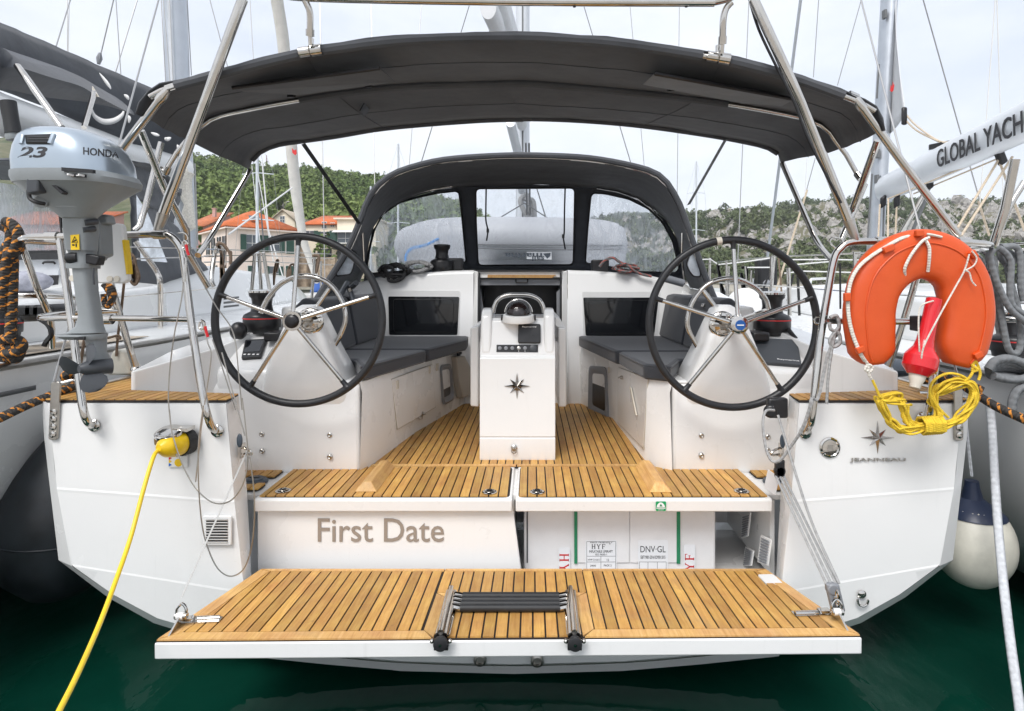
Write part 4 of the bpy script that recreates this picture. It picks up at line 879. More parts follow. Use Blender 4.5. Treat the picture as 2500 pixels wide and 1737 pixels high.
# ------------------------------------------------------------------ binnacle with folding table
bn = part('binnacle', boat)
x0, x1 = -.203, .209
prof = [(3.235,SZ),(3.23,SZ+.02),(3.232,.952),(3.242,.956),(3.232,.960),(3.245,1.36),(3.245,1.385),(3.262,1.398),(3.262,1.41),(3.31,1.585),(3.33,1.60),(3.75,1.60),(3.75,SZ)]
body = B('binnacle_body', MB().prism([V(x0,y,z) for y, z in prof], (x1-x0,0,0)), GEL, bn, bevel=.012, seg=3)
for a, b in ((x0+.002, x0+.062), (x1-.062, x1-.002)):
    B('binnacle_cheek', MB().prism([V(a,3.26,1.405),V(a,3.278,1.55),V(a,3.30,1.62),V(a,3.335,1.648),V(a,3.42,1.655),V(a,3.7,1.60),V(a,3.7,1.40)], (b-a,0,0)), GEL, bn, bevel=.016, seg=3)
hp = [P('b8', x, y, 3.40) for x, y in ((303,330),(312,285),(340,235),(400,208),(480,205),(560,208),(622,235),(652,280),(663,330))]
B('grab_rail', MB().tube(crom(hp, 5), .0125, 10), STEEL, bn)
cpos = P('b8', 481, 392, 3.30)
cp = B('compass', MB().lathe([(.088,0),(.090,.006),(.085,.036),(.078,.040)], cpos, (0,-.12,1), 32), WPL, bn)
B('compass_card', MB().lathe([(.066*math.cos(t), .044+.066*math.sin(t)*.92) for t in np.linspace(0, PI/2-.03, 9)], cpos, (0,-.12,1), 24), pm('compass_bowl', (.035,.022,.02), .25, var=.6, vs=30), cp)
B('compass_dome', MB().lathe([(.072*math.cos(t), .045+.075*math.sin(t)) for t in np.linspace(0, PI/2-.03, 9)], cpos, (0,-.12,1), 28, caps=False), DOME, cp)
B('compass_hood', MB().tube([cpos+V(.076*math.cos(t), .03, .045+.076*math.sin(t)) for t in np.linspace(.05, PI-.05, 17)], .0045, 8), STEEL, cp)
for s in (-1, 1): B('compass_knob', MB().lathe([(.016,0),(.016,.012)], cpos+V(s*.085,0,.02), (s,0,0), 12), BLK, cp)
pn = V(0,-.963,.27); 
def onface(x, y): return R('b8', x, y, (0,3.262,1.41), (0,-.963,.265))
q = [onface(*t) for t in ((480,415),(638,415),(638,552),(478,550))]
scr = B('plotter_cover', MB().prism(round_poly(q, .012), pn*.022), BLK, bn, bevel=.004)
a, b = onface(508,444)+pn*.023, onface(608,444)+pn*.023; text('plotter_lettering', 'Raymarine', a, (1,0,0), V(0,.265,.963), (b-a).length, .010, PRINTW, scr, ext=.001, bold=.01)
q = [onface(*t) for t in ((327,559),(621,559),(619,612),(325,610))]
sw = B('switch_panel', MB().prism(q, pn*.004), BLK, bn)
for i, x in enumerate((349,393,438,484,528)):
    p = onface(x,583)+pn*.004; B('switch_button', MB().lathe([(.0105,0),(.0105,.004),(.007,.006)], p, pn, 14), GREYP if i != 3 else STEELD, sw)
p = onface(585,584)+pn*.004; B('power_socket', MB().lathe([(.019,0),(.019,.004),(.014,.006)], p, pn, 20), MGRYD, sw)
for x in (483,528): B('switch_mark', MB().obox(onface(x,604)+pn*.0046, V(.002,0,0), V(0,0,.0025), pn*.0006), PRINTW, sw)
def star(name, c, R1, R2, ri, dp, par, n=V(0,-1,0)):
    m = MB(); ring = []
    for k in range(16):
        t = PI/2+k*PI/8; r = (R1 if k % 4 == 0 else R2) if k % 2 == 0 else ri
        ring.append(c+V(r*math.cos(t), 0, r*math.sin(t)))
    m.v = [tuple(p) for p in ring]+[tuple(c+n*dp)]; m.f = [(i, (i+1) % 16, 16) for i in range(16)]
    return B(name, m, STARM, par, flat=True)
star('star_emblem', P('b8', 471, 852, 3.237), .073, .055, .022, .014, bn)
p = P('b8', 450, 1293, 3.228)
lt = B('binnacle_latch', MB().lathe([(.017,0),(.017,.004),(.010,.009),(.006,.010)], p+V(0,0,.004), (0,-1,0), 18), STEELD, bn)
B('latch_ring', MB().tube([p+V(.014*math.cos(t), -.011, -.010+.014*math.sin(t)) for t in np.linspace(0, 2*PI, 15)[:-1]], .003, 6, closed=True), STEELD, lt)
for pts in (((140,437),(197,425),(197,1000),(140,995)), ((765,440),(820,440),(820,1000),(765,1000))):
    q = [P('b8', x, y, 3.62) for x, y in pts]; B('table_leaf', MB().prism(q, (0,.72,0)), GELW, bn, bevel=.010, seg=3)
B('table_top', MB().prism([P('b8', x, y, 3.66) for x, y in ((745,365),(775,370),(815,440),(765,440),(740,420))], (0,.68,0)), GELW, bn, bevel=.006)

# ------------------------------------------------------------------ wheels, guards, winches, instruments
def wheel(cx, cz, s):
    w = part('steering_wheel', boat); Rr = .4065; yR, yH = 2.885, 2.815; c = V(cx, yR, cz)
    B('wheel_rim', MB().tube([c+V(Rr*math.cos(t), 0, Rr*math.sin(t)) for t in np.linspace(0, 2*PI, 97)[:-1]], .0185, 14, closed=True), LEATH, w)
    for k in range(5):
        t = PI/2+k*2*PI/5; d = V(math.cos(t), 0, math.sin(t)); h = V(cx, yH, cz)+d*.03; e = c+d*(Rr-.008)
        sp = B('spoke', MB().tube([h, e], .0102, 12), STEEL, w)
        B('spoke_sleeve', MB().tube([h.lerp(e, .895), h.lerp(e, .96), e], [.0115,.0125,.022], 12), LEATH, sp)
    h = V(cx, yH-.012, cz)
    hb_ = B('wheel_hub', MB().lathe([(.046,.0),(.047,.01),(.047,.03),(.040,.045),(.022,.052),(.020,.16)], h, (0,1,0), 28), STEEL, w)
    if s < 0: B('hub_knob', MB().lathe([(.034,.012),(.034,-.004),(.028,-.012),(.014,-.016)], h, (0,1,0), 20), BLK, hb_)
    else:
        B('hub_cap', MB().lathe([(.046,.0),(.042,-.014),(.030,-.020)], h, (0,1,0), 24), STEEL, hb_)
        B('hub_badge', MB().lathe([(.024,-.0195),(.024,-.0225)], h, (0,1,0), 24), pm('badge_blue', (.01,.09,.33), .3), hb_)
        B('badge_mark', MB().box(cx-.016,cx+.016,h.y-.024,h.y-.0225,cz-.0025,cz+.0025), PRINTW, hb_)
    B('wheel_boss', MB().lathe([(.068,0),(.068,.012),(.060,.020),(.045,.022),(.030,.045)], V(cx+.02*s*-1+.0, 2.99, cz-.012), (0,-1,0), 32), STEEL, w)
    for k in range(6):
        t = k*PI/3; B('boss_bolt', MB().ball(V(cx+.02*-s+.052*math.cos(t), 2.972, cz-.012+.052*math.sin(t)), .008, n=8, m=5), STEELD, w)
    if s > 0: B('king_spoke_band', MB().tube([c+V(Rr*math.cos(t), 0, Rr*math.sin(t)) for t in np.linspace(math.radians(98), math.radians(101.5), 4)], .0192, 14), CREAM, w)
    return w
wheel(-1.052, 1.617, -1); wheel(1.058, 1.600, 1)
gl_ = [(985,1140),(1060,1010),(1097,880),(1062,740),(960,610),(790,556),(620,600),(500,720),(437,845)]
B('wheel_guard', MB().tube(crom(PL('c4', gl_, 3.12), 6), .0135, 12).tube(PL('c4', [(860,815,3.1),(970,655,3.12)], 3.1), .012, 10), STEEL, boat)
gr_ = [(612,1045),(530,900),(520,800),(560,680),(650,575),(760,530),(870,530),(1000,590),(1070,670),(1092,740)]
B('wheel_guard', MB().tube(crom(PL('c6', gr_, 3.12), 6), .0135, 12).tube(PL('c6', [(740,760,3.1),(628,610,3.12)], 3.1), .012, 10).tube(PL('c6', [(915,800,3.1),(1090,740,3.12)], 3.1), .008, 8), STEEL, boat)
def winch(c, k=1.0, par=None, name='winch', red=True):
    w = B(name, MB().lathe([(.098*k,0),(.100*k,.01*k),(.100*k,.062*k),(.093*k,.075*k),(.060*k,.092*k),(.052*k,.13*k),(.056*k,.165*k),(.068*k,.178*k),(.070*k,.196*k),(.050*k,.202*k)], c, (0,0,1), 32), BLK, par)
    if red: B('winch_band', MB().lathe([(.1012*k,.050*k),(.1018*k,.053*k),(.1012*k,.056*k)], c, (0,0,1), 32, caps=False), PRINTR, w)
    B('winch_top', MB().lathe([(.071*k,.197*k),(.071*k,.207*k),(.045*k,.215*k),(.02*k,.212*k)], c, (0,0,1), 28), STEEL if red else BLK, w)
    B('winch_base', MB().lathe([(.085*k,-.03*k),(.09*k,0)], c, (0,0,1), 28), RUB, w)
    return w
winch(V(-1.445,3.36,1.545), 1.0, boat); winch(V(1.44,3.36,1.535), 1.0, boat)
# instruments on the pods: slope plane
sn = V(0,-.574,.819)
def onpod(c, x, y): return R(c, x, y, (0,3.032,1.353), sn)
q = [onpod('c4',*t) for t in ((322,1072),(488,1062),(440,1205),(290,1215))]
ins_ = B('instrument_display', MB().prism(round_poly(q, .008), sn*.018), BLK, boat, bevel=.003)
q2 = [onpod('c4',*t)+sn*.019 for t in ((335,1085),(470,1078),(432,1165),(308,1172))]; B('display_glass', MB().prism(q2, sn*.0006), DKG, ins_)
for i in range(4): B('display_key', MB().obox(onpod('c4',318+i*34,1188)+sn*.0186, V(.006,0,0), V(0,.004,.0023), sn*.0006), PRINTW, ins_)
q = [onpod('c6',*t) for t in ((962,958),(1290,975),(1322,1158),(985,1132))]
plo = B('chart_plotter', MB().prism(round_poly(q, .012), sn*.02), MGRYD, boat, bevel=.004)
a, b = onpod('c6',1152,1122)+sn*.0205, onpod('c6',1306,1135)+sn*.0205; text('plotter_lettering', 'Raymarine', a, (b-a).normalized(), V(0,.866,.5), (b-a).length, .014, PRINTW, plo, ext=.001, bold=.006)
# jam cleats and small fittings beside the winches
for s in (-1, 1):
    p = V(s*1.30, 3.12, 1.50)
    B('jammer', MB().obox(p+V(0,.1,.01), V(.045,0,0), V(0,.07,0), V(0,0,.025)), BLK, boat, bevel=.01)
B('deck_vent_cowl', MB().ball(P('c4',262,985,3.2)+V(0,0,.0), .045, .04, .05), BLK, boat)

# ------------------------------------------------------------------ stern fittings
# backstay chainplates
for c, pts in (('c2', ((330,1150),(388,1150),(370,1530),(312,1528))), ('c7', ((1055,1190),(1105,1190),(1112,1538),(1060,1540)))):
    q = [P(c, x, y, 2.495) for x, y in pts]
    ch = B('chainplate', MB().prism(round_poly(q, .012), (0,.012,0)), STEELD, boat, bevel=.002)
    for t in (.52, .64, .77, .90):
        a = q[0].lerp(q[3], t).lerp(q[1].lerp(q[2], t), .5); B('plate_bolt', MB().lathe([(.014,0),(.014,.004),(.006,.006),(.006,.002)], a+V(0,-.001,0), (0,-1,0), 14), STEEL, ch)
# shore power inlet
p = P('c3', 955, 170, 2.49)
inl = B('power_inlet', MB().prism(round_poly([P('c3',x,y,2.482) for x,y in ((812,155),(990,118),(990,222),(815,190))], .006), (0,.02,0)), BRASS, boat, bevel=.002)
B('inlet_cap', MB().lathe([(.052,0),(.053,.012),(.046,.016),(.03,.017)], P('c3',895,130,2.43), (0,-.35,1), 28).box(*sorted((P('c3',880,100,2.4).x,P('c3',965,100,2.4).x)),2.43,2.49,P('c3',0,110,2.46).z,P('c3',0,92,2.46).z), STEEL, inl)
st_ = B('inlet_sticker', MB().prism([P('c3',x,y,2.4955) for x,y in ((885,235),(990,235),(990,305),(885,305))], (0,.002,0)), WPL, boat)
textpx('sticker_lettering', 'ATTENTION', 'c3', 892, 239, 985, 247, 2.4945, PRINT, st_, ext=.0006)
for y_, mt in ((258,PRINTR),(275,YEL),(293,pm('sign_blue',(.02,.13,.5),.5))):
    B('sticker_sign', MB().lathe([(.0085,0),(.0085,.0008)], P('c3',898,y_,2.4948), (0,-1,0), 3 if mt is not PRINTR else 3), mt, st_)
B('sticker_plug', MB().ball(P('c3',943,282,2.4945), .017, .0008, .017, n=16, m=6), YEL, st_)
def vent(c, x0, y0, x1, y1, D, par=None, n=9):
    a, b = P(c,x0,y0,D), P(c,x1,y1,D); w = abs(b.x-a.x); h = abs(a.z-b.z); cx, cz = (a.x+b.x)/2, (a.z+b.z)/2
    v = B('vent_grille', MB().prism(round_poly([V(cx-w/2,D,cz-h/2),V(cx+w/2,D,cz-h/2),V(cx+w/2,D,cz+h/2),V(cx-w/2,D,cz+h/2)], .008), (0,-.008,0)), WPL, par or boat, bevel=.003)
    B('vent_recess', MB().box(cx-w*.36,cx+w*.38,D-.0095,D-.0082,cz-h*.40,cz+h*.40), BLK, v)
    for k in range(n):
        z = cz-h*.38+h*.76*k/(n-1)
        B('louvre', MB().prism([V(cx-w*.37,D-.0092,z-.0045),V(cx+w*.39,D-.0092,z-.0045),V(cx+w*.39,D-.014,z+.0005),V(cx-w*.37,D-.014,z+.0005)], (0,0,.003)), WPL, v)
    return v
vent('c3', 1075, 560, 1228, 715, 2.494)
def sidevent(c, pts, s):
    q = [P(c, x, y, D) for x, y, D in pts]
    v = B('vent_grille', MB().prism(q, (-s*.006,0,0)), WPL, boat, bevel=.002)
    for k in range(9):
        t = (k+1)/10; a, b = q[0].lerp(q[3], t), q[1].lerp(q[2], t); B('louvre', MB().tube([a.lerp(b,.15)+V(-s*.008,-.003,0), b.lerp(a,.15)+V(-s*.008,-.003,0)], .004, 5), GREYP, v)
sidevent('c8', ((130,662,2.76),(186,690,2.66),(168,828,2.66),(112,808,2.76)), 1)
sidevent('b5', ((1880,640,3.0),(1945,618,2.85),(1925,795,2.85),(1875,812,3.0)), 1)
sidevent('b5', ((1905,870,2.95),(1968,905,2.82),(1950,1018,2.82),(1885,1018,2.95)), 1)
# filler cap, star and maker's lettering on the right, oval holes, eye bolts
p = P('c8', 487, 200, 2.505)
fc = B('water_filler_cap', MB().lathe([(.043,0),(.043,.006),(.036,.010),(.032,.007),(.016,.009)], p, (0,-1,0), 32), STEEL, boat)
B('filler_key_slot', MB().box(p.x-.012,p.x+.012,p.y-.0105,p.y-.0085,p.z-.012,p.z+.012), STEELD, fc)
star('star_emblem', P('c8', 742, 150, 2.507), .073, .05, .02, .014, boat)
textpx('maker_lettering', 'JEANNEAU', 'c8', 596, 256, 888, 279, 2.502, STEELD, boat, ext=.004, bold=.004, label='chrome maker lettering JEANNEAU')
for c, x, y, rx, rz in (('c3',1267,165,.013,.030),('c8',240,168,.012,.030)):
    B('drain_plate', MB().ball(P(c,x,y,2.512), rx, .006, rz, n=20, m=8), NAVY, boat)
for c, x, y in (('c8',658,1000),):
    p = P(c, x, y, 2.492)
    e = B('eye_plate', MB().lathe([(.018,0),(.018,.003),(.010,.009)], p+V(0,0,.018), (0,-1,0), 16), STEEL, boat)
    B('eye_ring', MB().tube([p+V(.022*math.cos(t), -.008, -.004+.024*math.sin(t)) for t in np.linspace(PI*.95, 2*PI+.15, 12)], .005, 8), STEEL, e)
eyes = {}
for c, x, y, s in (('c3',1305,225,-1), ('c8',208,228,1)):
    p = P(c, x, y, 2.56); eyes[s] = p
    B('pad_eye', MB().tube(crom([p+V(s*.03,.03,.012), p+V(-s*.02,-.02,.014), p+V(-s*.03,-.02,-.004), p+V(s*.02,.02,-.014)], 4), .0055, 8).obox(p+V(s*.03,.025,0), V(.004,0,0), V(0,.02,0), V(0,0,.03)), STEEL, boat)
st_ = B('data_plate', MB().prism([P('c8',x,y,D) for x,y,D in ((165,318,2.70),(222,360,2.6),(203,452,2.6),(145,410,2.70))], (-.003,0,0)), PAPER, boat)
q = [P('b5', x, y, 2.652) for x, y in ((1228,535),(1305,535),(1303,606),(1228,606))]
sg = B('liferaft_sign', MB().prism(round_poly(q, .006), (0,-.002,0)), pm('sign_green', (.0,.30,.10), .5), lidR)
B('sign_symbol', MB().prism([P('b5',x,y,2.6495) for x,y in ((1234,578),(1240,560),(1254,545),(1266,542),(1280,547),(1292,562),(1298,578))], (0,-.001,0)).box(P('b5',1232,0,2.65).x,P('b5',1300,0,2.65).x,2.6485,2.6495,P('b5',0,588,2.65).z,P('b5',0,582,2.65).z), PRINTW, sg)
B('sign_tent', MB().prism([P('b5',x,y,2.6483) for x,y in ((1256,572),(1266,552),(1278,572))], (0,-.001,0)), GREEN, sg)
textpx('sign_lettering', 'LIFE RAFT', 'b5', 1246, 594, 1288, 602, 2.6495, PRINTW, sg, ext=.0008)
# ================================================================== stern rails, bimini, sprayhood, rig of the yacht
def rail(name, pts, r, par, n=10, mat=None): return B(name, MB().tube(pts, r, n), mat or STEEL, par)
pp = part('pushpit', boat)
# --- left side
lp = PL('c2', [(612,1435,2.505),(575,1418,2.45),(545,1350,2.43),(520,1200,2.44),(470,800,2.47),(395,260,2.50),(385,215,2.50)], 2.48)
rail('rail_post', crom(lp, 5), .0155, pp)
ip = PL('c2', [(1412,1470,2.505),(1375,1440,2.46),(1345,1360,2.43),(1310,1200,2.44),(1240,750,2.47),(1195,380,2.50),(1170,280,2.50),(1115,212,2.50),(1050,193,2.50),(900,195,2.50),(700,200,2.50),(390,207,2.50),(200,212,2.50),(140,222,2.56)], 2.48)
ip = crom(ip, 5)+PL('c2', [(130,235,2.66),(400,248,2.82),(620,258,2.9)], 2.6)
rail('top_rail', ip, .0155, pp)
rail('rail_post', crom(PL('c2', [(625,262,2.9),(690,420,2.92),(790,760,2.97),(885,1075,3.02)], 2.9), 4), .0155, pp)
B('post_foot', MB().lathe([(.028,0),(.026,.012),(.018,.02)], P('c2',885,1076,3.02), (0,0,1), 16), STEEL, pp)
rail('mid_rail', fillet(PL('c2', [(1245,745,2.475),(640,735,2.475),(300,738,2.475),(240,728,2.6),(420,705,2.8),(760,690,2.95)], 2.475), .08), .0125, pp)
for q in (P('c2',612,1432,2.503), P('c2',1412,1468,2.503)): B('post_flange', MB().lathe([(.026,0),(.026,.006),(.018,.012)], q, (0,-1,0), 18), STEEL, pp)
for x, y in ((340,208),(1040,193),(690,745)): B('rail_clamp', MB().lathe([(.021,-.025),(.021,.025)], P('c2',x,y,2.5 if y < 500 else 2.475), (1,0,0), 14), STEEL, pp)
# --- right side
rp = PL('c7', [(160,1490,2.505),(185,1450,2.46),(205,1370,2.43),(250,950,2.45),(300,640,2.48),(335,450,2.50),(375,385,2.50),(440,348,2.50),(640,345,2.50),(900,348,2.50),(1140,352,2.50),(1250,362,2.52),(1275,372,2.62)], 2.48)
rail('top_rail', crom(rp, 5)+PL('c7', [(1230,380,2.8),(1120,390,3.0)], 2.9), .0155, pp)
rail('rail_post', crom(PL('c7', [(862,1402,2.505),(895,1385,2.45),(915,1300,2.43),(940,1080,2.44),(985,700,2.48),(1010,350,2.5)], 2.48), 5), .0155, pp)
rail('rail_post', PL('c7', [(850,420,2.9),(830,560,2.92),(740,860,2.97),(655,1115,3.02)], 2.9), .0155, pp)
B('post_foot', MB().lathe([(.028,0),(.026,.012),(.018,.02)], P('c7',655,1118,3.02), (0,0,1), 16), STEEL, pp)
rail('mid_rail', PL('c7', [(280,820,2.46),(830,825,2.47),(1150,818,2.48),(1260,812,2.55)], 2.47), .0135, pp)
for q in (P('c7',160,1488,2.503), P('c7',862,1400,2.503)): B('post_flange', MB().lathe([(.026,0),(.026,.006),(.018,.012)], q, (0,-1,0), 18), STEEL, pp)
for x, y in ((620,345),(1110,350),(840,825)): B('rail_clamp', MB().lathe([(.021,-.025),(.021,.025)], P('c7',x,y,2.5 if y < 500 else 2.47), (1,0,0), 14), STEEL, pp)
for pts in ([(345,385),(310,350),(320,325),(370,325),(390,350)], [(275,840),(225,835),(220,800),(270,792)]):
    rail('wire_hook', crom(PL('c7', pts, 2.49), 5), .004, pp, 6)
rail('wire_hook', crom(PL('c2', [(1155,186),(1200,185),(1220,215),(1205,260)], 2.49), 5), .0035, pp, 6)
# --- frame over the bimini
fr = part('stern_arch', boat)
la = PL('c1', [(1030,1475,2.50),(1060,1390,2.50),(1320,690,2.44),(1575,0,2.36)], 2.45); top = P('d', 526, -55, 2.345)
rail('arch_leg', la[1:]+[top], .0205, fr, 12); B('arch_foot', MB().tube([la[0]+V(-.01,0,-.03), la[0], la[1]], [.014,.018,.024], 12), STEELD, fr)
ra = PL('b3', [(490,1520,2.50),(455,1430,2.50),(150,670,2.44),(-125,0,2.36)], 2.45); ra[3] = P('b2', 1470, 0, 2.36); top2 = P('d', 1716, -62, 2.345)
rail('arch_leg', ra[1:]+[top2], .0205, fr, 12); B('arch_foot', MB().tube([ra[0]+V(.01,0,-.03), ra[0], ra[1]], [.014,.018,.024], 12), STEELD, fr)
rail('arch_cable', crom(PL('b2', [(1447,0),(1500,170),(1600,380),(1700,580),(1780,790),(1960,1140)], 2.40), 4), .006, fr, 6, BLK)
bar = PL('d', [(526,-55,2.345),(560,-42,2.35),(620,-16,2.36),(722,-4,2.36),(1150,4,2.36),(1560,6,2.36),(1600,4,2.36),(1650,-12,2.355),(1716,-62,2.345)], 2.36)
rail('arch_cross_bar', crom(bar, 5), .0165, fr, 12)
for x in (465, 1092): B('bar_screw', MB().lathe([(.006,0),(.006,.012)], P('b2',x,24,2.36), (0,0,-1), 8), BLK, fr)
for c, pts in (('b1', [(1005,-30,2.36),(1030,20,2.37),(1048,70,2.38),(1050,165,2.40),(1050,205,2.41)]), ('b2', [(1345,15,2.37),(1315,50,2.375),(1300,110,2.38),(1296,205,2.40),(1294,250,2.41)])):
    q = PL(c, pts, 2.4); rail('arch_strut', crom(q, 5), .0135, fr, 12); B('strut_socket', MB().tube([q[-2], q[-1]], .0175, 12).tube([q[-1], q[-1]+V(0,.01,-.035)], .010, 8), STEEL, fr)
# --- bimini
bi = part('bimini', boat)
aft = [('b1',x,y) for x, y in ((72,640),(75,600),(110,540),(170,500),(240,470),(500,400),(760,330),(1000,275),(1115,255),(1500,205),(1900,185),(2297,183))]+[('b2',x,y) for x, y in ((300,187),(700,215),(1210,290),(1340,315),(1650,395),(2000,520),(2150,590),(2190,650),(2205,735))]
mid_ = [('b1',x,y) for x, y in ((100,735),(250,700),(430,640),(560,600),(760,556),(985,520),(1500,452),(2000,428),(2297,426))]+[('b2',x,y) for x, y in ((300,432),(600,455),(1000,498),(1340,545),(1700,610),(1850,660),(2000,735),(2175,795))]
mid_ = [('b1',x,y) for x, y in ((345,780),(400,725),(470,670),(560,628),(985,545),(1500,476),(2000,456),(2297,453))]+[('b2',x,y) for x, y in ((300,460),(600,485),(1000,525),(1340,570),(1700,635),(1850,685),(1920,755),(1960,838))]
frn = [('b1',x,y) for x, y in ((705,950),(720,905),(770,850),(870,808),(1020,785),(1200,760),(1500,712),(2000,672),(2297,664))]+[('b2',x,y) for x, y in ((0,660),(400,667),(800,697),(1200,752),(1450,798),(1550,825),(1605,860),(1625,912))]
A_ = resample(crom([P(*q, 2.45) for q in aft], 5), 61); M_ = resample(crom([P(*q, 3.02) for q in mid_], 5), 61); F_ = resample(crom([P(*q, 3.6) for q in frn], 5), 61)
rows = []
for t in np.linspace(0, 1, 13):
    row = []
    for i in range(61):
        a, b, c = A_[i], M_[i], F_[i]
        if t < .5: p = a.lerp(b, t*2)
        else: p = b.lerp(c, t*2-1)
        e = abs(i/60-.5)*2
        sag = -.012*math.sin(PI*((t*2) % 1))*(1-e**6)
        wr = .006*noise.noise(V(i*.18, t*5, 3))+.004*noise.noise(V(i*.5, t*9, 9))*(1+2*e**4)
        row.append(p+V(0, 0, sag+wr))
    rows.append(row)
can = B('bimini_canopy', MB().grid(rows), CANV, bi, solid=.006, ang=60)
def sleeve(pts, r, nm='bow_sleeve'): return B(nm, MB().tube(pts, r, 8), CANV, can)
A9 = resample(A_, 601); pu = lambda p: CU+(p.x-CAM.x)*FPX/p.y
for ua, ub in ((425,738),(785,1727),(1783,2065)): sleeve([p+V(0,.012,-.016) for p in A9 if ua < pu(p) < ub][::6], .021)
rail('bimini_bow', [p+V(0,.012,-.016) for p in A_[2:59]], .0125, bi)
sleeve([p+V(0,0,-.016) for p in resample(M_, 301) if 727 < pu(p) < 1785][::4], .0185, 'mid_bow_sleeve')
ml = [p+V(0,0,-.016) for p in M_[1:60]]
rail('bimini_bow', PL('b1', [(235,965,3.0),(300,860,3.01)], 3.0)+ml+PL('b2', [(1990,870,3.02),(2055,985,3.0)], 3.0), .0125, bi)
fl = [p+V(0,-.005,-.008) for p in F_[1:60]]; sleeve(fl, .015, 'front_hem'); 
for i in range(2, 60, 1): pass
for jr in (3, 9):
    B('canopy_seam', MB().tube([p+V(0,0,-.0045) for p in rows[jr]], .0022, 5), CANV2, can)
for ic in (14, 46):
    B('canopy_seam', MB().tube([rows[j][ic]+V(0,0,-.0045) for j in range(13)], .0022, 5), CANV2, can)
# zipped flaps on the canopy underside and straps
def onrow(c, x, y, D): return P(c, x, y, D)
for pts in ([(615,455,2.62),(1440,345,2.56),(1528,425,2.74),(985,500,2.84),(640,475,2.66)],):
    q = PL('b1', pts, 2.7); B('canopy_flap', MB().prism([p+V(0,0,-.030) for p in q], (0,0,.003)), CANV, can)
    B('flap_zip', MB().tube([q[0]+V(0,0,-.03), q[1]+V(0,0,-.03)], .009, 6), BLK, can)
for pts in ([(915,375,2.56),(1700,520,2.64),(1630,560,2.80),(1400,545,2.84),(1050,470,2.84),(850,440,2.76)],):
    q = PL('b2', pts, 2.7); B('canopy_flap', MB().prism([p+V(0,0,-.030) for p in q], (0,0,.003)), CANV3, can)
    B('flap_zip', MB().tube([q[0]+V(0,0,-.03), q[1]+V(0,0,-.03)], .009, 6), BLK, can)
for c, x, y in (('b1',945,515),('b1',1380,458),('b2',1005,480),('b2',1412,548)): 
    p = P(c,x,y,2.86)+V(0,0,-.02); B('flap_buckle', MB().obox(p, V(.014,0,0), V(0,.016,.004), V(0,0,.008)), BLK, can)
for c, x, y, D in (('b1',1355,585,3.2),): B('canopy_mark', MB().obox(P(c,x,y,D)+V(0,0,-.03), V(.012,0,.02), V(0,.05,0), V(.002,0,-.002)), BLK, can)
# bow clamps (chrome) and struts
for c, x, y in (('b1',1055,287),('b2',1272,325)):
    p = P(c,x,y,2.45); d = V(.99,0,.14 if c == 'b1' else -.16); B('bow_clamp', MB().tube([p-d*.048, p-d*.005], .021, 14).tube([p+d*.002, p+d*.046], .0235, 14).tube([p, p+V(0,0,.05)], .012, 10), STEEL, bi)
for pts, c, r in (([(265,490,2.46),(250,505,2.46),(222,540,2.46),(-20,850,2.50),(-150,1015,2.52)], 'b1', .0165), ([(2035,535,2.46),(2045,550,2.46),(2065,585,2.46),(2297,905,2.50)], 'b2', .0165)):
    q = PL(c, pts, 2.46); 
    if c == 'b1': q[-1] = P('c1', 700, 1080, 2.53); q[-2] = P('c1', 780, 985, 2.52)
    else: q.append(P('b3', 1165, 1530, 2.52))
    rail('bimini_strut', [q[2], *q[3:]], r, bi, 12); B('strut_end', MB().tube([q[1], q[2], q[2].lerp(q[3], .08)], [.014,.02,.02], 12).obox(q[0], V(.018,0,.006 if c == 'b1' else -.008), V(0,.010,0), V(-.002,0,.009)), STEEL, bi)
legs = [('b1',[(700,960,3.58),(600,1148,3.5)],'d1',[(330,1010,3.36),(260,1100,3.30),(170,1225,3.2)]),]
q = [P('b1',715,955,3.58), P('d1',300,1030,3.38), P('d1',165,1215,3.2)]; rail('bimini_leg', fillet(q, .12), .0155, bi, 12)
q = [P('b2',1630,915,3.58), P('d2',1720,720,3.40), P('d2',1895,925,3.2)]; rail('bimini_leg', fillet(q, .12), .0155, bi, 12)
# aft legs of the bimini and crossing braces (left, right)
rail('bimini_leg', [P('b1',100,735,2.72), P('b1',240,1075,2.9), P('c2',1210,165,3.02), P('d1',40,1180,3.1), P('d1',290,1600,3.2)], .0165, bi, 12)
rail('bimini_leg', [P('b1',215,800,3.0), P('b1',130,1148,2.95), P('c2',905,140,2.92), P('c2',870,170,2.9)], .0145, bi, 12)
B('leg_joint', MB().tube([P('b1',222,950,3.0), P('b1',245,965,2.98), P('b1',252,940,2.98)], .018, 10), STEEL, bi)
B('leg_collar', MB().tube([P('b1',195,985,2.85), P('b1',222,1005,2.87)], .019, 10), STEEL, bi)
rail('bimini_leg', [P('b2',2165,790,2.75), P('b2',2035,1148,2.95), P('d2',2130,400,2.98), P('d2',2015,680,3.02)], .0165, bi, 12)
B('leg_joint', MB().tube([P('b2',2050,975,3.0), P('b2',2072,1005,2.98)], .018, 10), STEEL, bi)
rail('bimini_leg', PL('c7', [(520,0,2.98),(380,330,2.95)], 2.96), .0145, bi, 12)
# webbing straps from the canopy to the deck
for a, b in ((P('b1',1012,808,3.58), P('d1',2130,830,4.2)), (P('b2',1312,785,3.58), P('b2',1105,1150,4.2))):
    d = (b-a); w = V(.012,0,.004); B('webbing_strap', MB().obox((a+b)/2, d/2, w, V(0,.0015,0)), BLK, bi)
